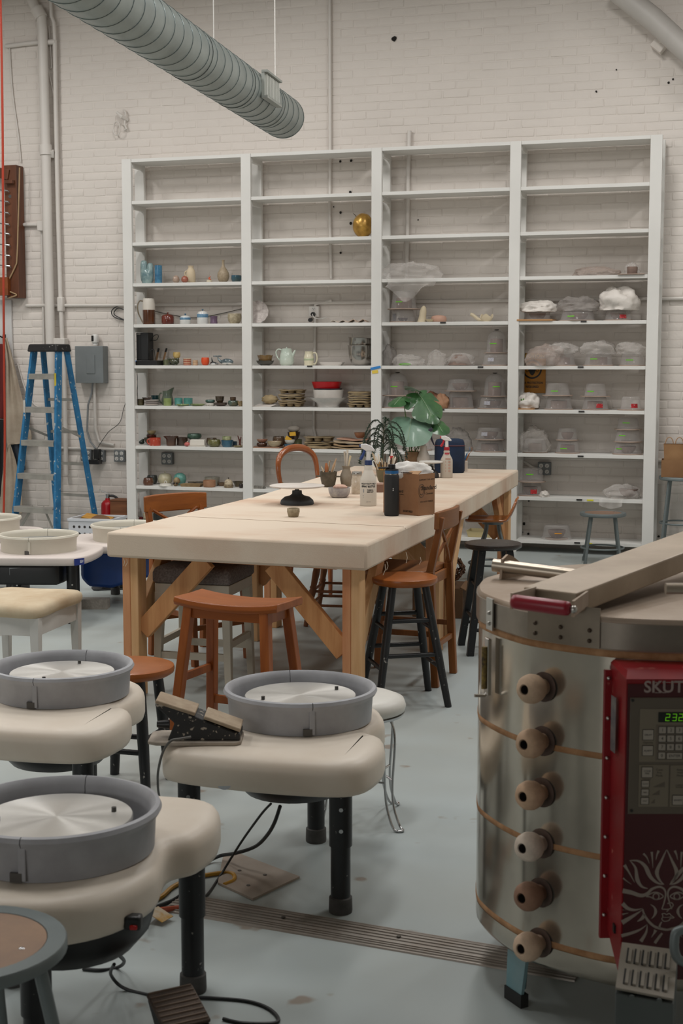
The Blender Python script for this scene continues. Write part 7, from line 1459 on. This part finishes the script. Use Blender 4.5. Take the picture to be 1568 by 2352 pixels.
F3, F4 = 'third bay', 'right bay'
# third bay
k = pk(3, 943)
bag('plastic_bag', 'crumpled clear plastic sheet draped over the seventh shelf in the third bay', 3, 940, 130, 36, seed=2.3, amp=.30)
def drape(u, v):
    x = (u-.5)*112*k+8*k*sin(v*3); zz = -v*(22+34*max(0, sin(u*pi*1.15))**2)*k; return (x, -.012-.02*sin(u*17)*v-.01*v, 3*k+zz)
g = G(); grid(g, 36, 14, drape); shelf('plastic_bag', 'hanging fold of clear plastic below the seventh shelf in the third bay', 'bag', g, M_BAG, at(3, 938, .0), smooth=180)
z = dome('lower clear dome in the left stack on the sixth shelf, third bay', 4, 925, 56, 27, labels='', inside=False); dome('upper clear dome in the left stack on the sixth shelf, third bay', 4, 927, 58, 40, z+.2, note='green', batw=1.3)
pot('glaze_jar', 'small dark glaze jar inside the lower left dome', 'jar', 4, 905, 9, 18, STRAIGHT, gl('#2c2a3a'), z=2.2, dy=.13); pot('bowl', 'small dark bowl inside the lower left dome', 'bowl', 4, 925, 23, 8, BOWL, gl('#3b3740'), z=2.2, dy=.12)
k = pk(4, 968); t = thing('hand_sculpture', 'cream clay finger-shaped sculpture on the sixth shelf, third bay', 'sculpture', tuple(at(4, 968, .08)), .2); mk('body', G().lathe([(0, 0), (11*k, 0), (10*k, 3*k), (8*k, 14*k), (8*k, 24*k), (5.5*k, 33*k), (2*k, 37*k), (0, 37.5*k)], 22, fn=lambda q, a: q+Vector((q.z*.12, 0, 0))), mat('#c6b89c', .7, var=.05), t, smooth=60)
pot('dish', 'tiny cream dish beside the finger sculpture', 'dish', 4, 987, 20, 6, BOWL, gl('#c2b393'), dy=.06)
pot('lidded_box', 'round pink clay box on the sixth shelf, third bay', 'box', 4, 1007, 36, 16, LIDDED, mat('#bb9480', .7, var=.05), dy=.1, closed=True)
k = pk(4, 1105); t = thing('spoon_sculpture', 'curved cream clay spoon and shell sculpture on the sixth shelf', 'sculpture', tuple(at(4, 1105, .1))); M_ = mat('#c4b69b', .7, var=.05)
mk('handle', G().tube(spline([(-26*k, 0, 17*k), (-20*k, 0, 15*k), (-8*k, 0, 6*k), (4*k, 0, 3*k)], 5, False), [3.5*k, 4.5*k]+[4*k]*10+[3*k]*4, 8), M_, t); mk('shell', vessel(BOWL, 15*k, 17*k, .005, 24, fn=lambda q, a: Vector((q.x, q.y*.7, q.z*(.75+.3*sin(3*a)))), c=(12*k, 0, 0)), M_, t, smooth=60)
bag('plastic_bag', 'grey crumpled bag against the post on the fifth shelf, third bay', 5, 892, 34, 42, seed=4.1, m=mat('#8f8984', .35, var=.1, alpha=.34, bump=1.0, bs=22), dep=.08); bag('plastic_bag', 'clear bag with green tape on the fifth shelf, third bay', 5, 938, 82, 25, seed=5.2, dep=.09, dy=.11); bag('plastic_bag', 'white crinkled bag in the middle of the fifth shelf, third bay', 5, 1004, 44, 33, seed=6.3, dep=.07)
k = pk(5, 930); shelf('tape_strip', 'bright green tape strip on the clear bag in the third bay', 'tape', G().ball((0, 0, 3*k), (15*k, .01, 3*k), 16, 8), M_GREENT, at(5, 930, .03), smooth=90)
bag('plastic_bag', 'bag-wrapped upside-down clay bowl on the fifth shelf, third bay', 5, 1058, 66, 27, seed=7.7, dep=.09); k = pk(5, 1055); shelf('clay_bowl', 'upside-down grey clay bowl wrapped in plastic on the fifth shelf', 'bowl', G().lathe([(0, 24*k), (13*k, 24*k), (16*k, 22*k), (27*k, 2*k), (28*k, 0), (0, 0)], 28), M_CLAY, at(5, 1056, .13, 1.0*k), smooth=50)
z = dome('low dome with price label at right of fifth shelf, third bay', 5, 1140, 62, 26, note='price', inside=False); dome('tall glass dome at right of fifth shelf, third bay', 5, 1140, 46, 50, z+.2, tall=True, note='green', batw=1.28)
z = dome('low dome at the left of the fourth shelf, third bay', 6, 912, 66, 25, note='pink'); dome('tall glass dome at the left of the fourth shelf, third bay', 6, 913, 50, 50, z+.2, tall=True, note='green', batw=1.4)
bag('paper_bag', 'brown paper-wrapped lump behind the plant on the fourth shelf', 6, 990, 42, 35, mat('#8a5f48', .8, var=.1, bump=.4, bs=20), seed=8.1, dep=.08, dy=.18); bag('paper_bag', 'tan wrapped lump beside the ribbed domes on the fourth shelf', 6, 1015, 34, 30, mat('#a37a5c', .7, var=.1, bump=.5, bs=20), seed=9.4, dep=.07, dy=.09)
z = dome('ribbed lower dome mid fourth shelf, third bay', 6, 1058, 60, 37); dome('ribbed upper dome mid fourth shelf, third bay', 6, 1058, 62, 26, z+.2, batw=1.18, inside=BOWL)
z = dome('low dome with price label at right of fourth shelf, third bay', 6, 1133, 64, 26, note='price', inside=BOWL); dome('tall glass dome at right of fourth shelf, third bay', 6, 1137, 50, 50, z+.2, tall=True, note='green', batw=1.3)
z = dome('wide lower dome at the left of the third shelf, third bay', 7, 960, 60, 28, inside=False)
bag('plastic_bag', 'crumpled grey plastic bag right of the plant on the third shelf', 7, 1053, 62, 48, seed=10.6, m=mat('#958f8a', .3, var=.1, alpha=.24, bump=1.0, bs=22), dep=.09)
z = dome('lower dome at the right of the third shelf, third bay', 7, 1127, 64, 25); dome('upper dome with price label at the right of the third shelf, third bay', 7, 1127, 62, 26, z+.2, note='price', inside=BOWL)
k = pk(9, 1110); shelf('plastic_tray', 'pale yellow plastic tray on the bottom shelf of the third bay', 'tray', G().rings([[(x*s*30*k, y*s*.09, zz) for x, y in ((-1, -1), (1, -1), (1, 1), (-1, 1))] for s, zz in ((.9, 0), (1, 13*k), (1.06, 15*k), (1.0, 14*k), (.9, 2*k))]), mat('#b5a67a', .5, var=.05), at(9, 1110, .13), smooth=0, bevel=.003)
# right bay
k = pk(3, 1360); bag('plastic_bag', 'flat clear bag of clay pieces on the seventh shelf, right bay', 3, 1363, 104, 20, seed=11.2, dep=.10, m=mat('#b3a297', .35, var=.1, alpha=.34, bump=1.0, bs=22))
k = pk(3, 1448); shelf('ware_board', 'grey board under the wrapped cup on the seventh shelf', 'board', G().box((0, 0, 1*k), (60*k, .26, 2*k)), M_BAT, at(3, 1449, .12), smooth=0, bevel=.001); pot('clay_cup', 'clay cup wrapped in plastic on the seventh shelf, right bay', 'cup', 3, 1448, 24, 17, STRAIGHT, M_CLAY, z=2.1); bag('plastic_bag', 'loose plastic around the cup on the seventh shelf, right bay', 3, 1448, 34, 26, seed=12.9, dep=.05, z=2.2)
k = pk(4, 1233); shelf('ware_board', 'tan wooden board at the left of the sixth shelf, right bay', 'board', G().box((0, 0, 2*k), (82*k, .27, 4*k)), wood('#b58a5c', '#9c7146', 'x', .7), at(4, 1233, .13), smooth=0, bevel=.002)
dome('low dome under white cloth on the sixth shelf, right bay', 4, 1233, 62, 22, 4.2, bat=False, inside=BOWL); bag('cloth_wrap', 'white cloth draped over the left dome on the sixth shelf', 4, 1233, 84, 24, M_BAGW, seed=13.3, dep=.11, z=21, cat='cloth')
z = dome('middle dome with green tape on the sixth shelf, right bay', 4, 1325, 78, 24, note='green', inside=BOWL); bag('plastic_bag', 'clear bag heaped on the middle dome of the sixth shelf', 4, 1325, 92, 32, seed=14.4, dep=.11, z=22, m=mat('#a9a29c', .35, var=.08, alpha=.34, bump=1.0, bs=22))
dome('right dome with red label on the sixth shelf, right bay', 4, 1418, 60, 25, note='red', inside=BOWL); bag('plastic_bag', 'puffed white bag over the right dome of the sixth shelf', 4, 1416, 92, 52, M_BAGW, seed=15.8, dep=.12, z=23)
dome('dome under a trailing bag on the fifth shelf, right bay', 5, 1290, 62, 27, inside=STRAIGHT); bag('plastic_bag', 'trailing clear bag at the left of the fifth shelf, right bay', 5, 1255, 88, 46, seed=16.1, dep=.11, dy=.10, m=mat('#c0b0a6', .35, var=.08, alpha=.34, bump=1.0, bs=22)); bag('plastic_bag', 'crumpled bag on top of the left dome on the fifth shelf', 5, 1292, 68, 26, seed=17.3, dep=.10, z=27)
dome('middle dome under a knotted bag on the fifth shelf, right bay', 5, 1375, 64, 28, note='green'); bag('plastic_bag', 'knotted clear bag over the middle dome on the fifth shelf', 5, 1374, 82, 30, seed=18.6, dep=.11, z=26)
dome('right dome under a crinkled bag on the fifth shelf, right bay', 5, 1452, 54, 28, note='green', inside=False); bag('plastic_bag', 'crinkled clear bag over the right dome on the fifth shelf', 5, 1450, 70, 28, seed=19.9, dep=.11, z=26)
k = pk(6, 1212); shelf('ware_board', 'thin tan board at the left of the fourth shelf, right bay', 'board', G().box((0, 0, 1.3*k), (42*k, .25, 2.6*k)), wood('#b58a5c', '#9c7146', 'x', .7), at(6, 1212, .14), smooth=0, bevel=.001); bag('cloth_wrap', 'white cloth bundle with green tie at the left of the fourth shelf', 6, 1216, 52, 33, M_BAGW, seed=20.2, dep=.09, z=2.7, cat='cloth')
g = G().tube([(-3*k, 0, 8*k), (0, 0, 0), (3*k, 0, 9*k)], 1.6*k, 6); shelf('plant_tie', 'small green twist tie on the white cloth bundle', 'tie', g, mat('#4f8a25', .5, var=.05), at(6, 1201, .045, 16*k))
z = dome('lower dome in the left stack on the fourth shelf, right bay', 6, 1285, 60, 29); dome('upper dome in the left stack on the fourth shelf, right bay', 6, 1282, 56, 27, z+.2, note='green', batw=1.25, inside=False)
z = dome('lower dome with red label in the middle stack on the fourth shelf', 6, 1369, 58, 28, note='red'); dome('upper dome in the middle stack on the fourth shelf, right bay', 6, 1369, 50, 28, z+.2, note='green', batw=1.4, inside=False)
dome('single dome with red label at the right of the fourth shelf', 6, 1451, 46, 29, note='red', inside=False, batw=1.35)
dome('arched clay pot cover at the left of the third shelf, right bay', 7, 1232, 52, 30, inside=STRAIGHT); bag('plastic_bag', 'arched crinkled bag at the left of the third shelf, right bay', 7, 1229, 74, 54, seed=21.5, dep=.11, z=2.2, m=mat('#c3bcb4', .3, var=.05, alpha=.22, bump=1.0, bs=22))
z = dome('lower dome in the middle stack on the third shelf, right bay', 7, 1307, 52, 27, note='green'); dome('upper clear dome in the middle stack on the third shelf, right bay', 7, 1306, 46, 26, z+.2, batw=1.15, inside=BOWL)
z = dome('lowest dome of the triple stack on the third shelf', 7, 1446, 62, 26, note='green', inside=BOWL); z = dome('middle dome of the triple stack on the third shelf', 7, 1446, 58, 26, z+.2, note='green', inside=False); dome('topmost dome of the triple stack on the third shelf', 7, 1446, 50, 25, z+.2, note='green', inside=False, batw=1.25)
z = dome('lower dome with red label on the second shelf, right bay', 8, 1222, 54, 29, note='red', inside=BOWL); dome('upper dome with green tape on the second shelf, right bay', 8, 1224, 55, 30, z+.2, note='green', inside=False, batw=1.22)
bag('cloth_wrap', 'bit of white cloth trailing beside the domes on the second shelf', 8, 1255, 22, 12, M_BAGW, seed=22.7, dep=.05, dy=.06, cat='cloth')
bag('plastic_bag', 'clear bag around a clay dish at the right of the second shelf', 8, 1437, 78, 30, seed=23.1, dep=.10); pot('clay_dish', 'grey clay dish wrapped in plastic on the second shelf, right bay', 'dish', 8, 1450, 44, 18, BOWL, M_CLAY, dy=.13, z=4)
k = pk(8, 1412); g = G(); grid(g, 20, 10, lambda u, v: ((u-.5)*52*k, -.008-.02*v-.012*sin(u*15)*v, 3*k-v*(16+8*sin(u*3))*k)); shelf('plastic_bag', 'end of a clear bag hanging below the second shelf, right bay', 'bag', g, M_BAG, at(8, 1410, .0), smooth=180)
dome('dome with orange note on the bottom shelf, right bay', 9, 1285, 66, 30, note='orange', inside=BOWL, bat=True, batw=.8)
# caution sign on the wall behind the right bay
A, B = onY(1193, 811, YW-.012), onY(1252, 903, YW-.012); SW, SH = B.x-A.x, A.z-B.z
sg = thing('caution_sign', 'yellow ear protection caution sign on the wall behind the right bay', 'sign', ((A.x+B.x)/2, YW-.012, (A.z+B.z)/2))
mk('plate', G().box((0, 0, 0), (SW, .003, SH)), mat('#b87a12', .5, var=.06), sg, smooth=0)
SM = lambda x, z: Matrix.Translation((x, -.0022, z)) @ Matrix.Rotation(pi/2, 4, 'X'); M_SGK = mat('#1a1612', .5, var=0)
mk('header_panel', G().box((0, -.002, SH*.43), (SW*.98, .001, SH*.125)), M_SGK, sg, smooth=0)
text('letters', 'CAUTION', .045, mat('#c99a1e', .5, var=0), sg, Matrix.Translation((0, -.0028, SH*.43)) @ Matrix.Rotation(pi/2, 4, 'X'), ext=.0002, bold=.0008, sx=.95); text('letters', 'EAR PROTECTION', .023, M_SGK, sg, SM(0, -SH*.245), ext=.0003, bold=.0006, sx=.92); text('letters', 'REQUIRED', .023, M_SGK, sg, SM(0, -SH*.345), ext=.0003, bold=.0006, sx=.98)
zc = SH*.10; Rr = .078
mk('pictogram_ring', G().lathe([(Rr-.013, -.0005), (Rr, -.0005), (Rr, .0005), (Rr-.013, .0005)], 40, M=SM(-.002, zc)), M_SGK, sg); mk('pictogram_head', G().prism([(q.x, q.y) for q in spline([(-.032, .03), (-.03, .0), (-.018, -.035), (0, -.05), (.018, -.035), (.03, .0), (.032, .03), (0, .048)], 5)], 0, .0006, SM(-.002, zc)), M_SGK, sg)
for s in (-1, 1): mk('pictogram_muff', G().tube([tuple(SM(-.002+s*.04, zc) @ Vector((.011*cos(q), .024*sin(q), 0))) for q in [2*pi*j/16 for j in range(16)]], .0018, 4, closed=True), M_SGK, sg)
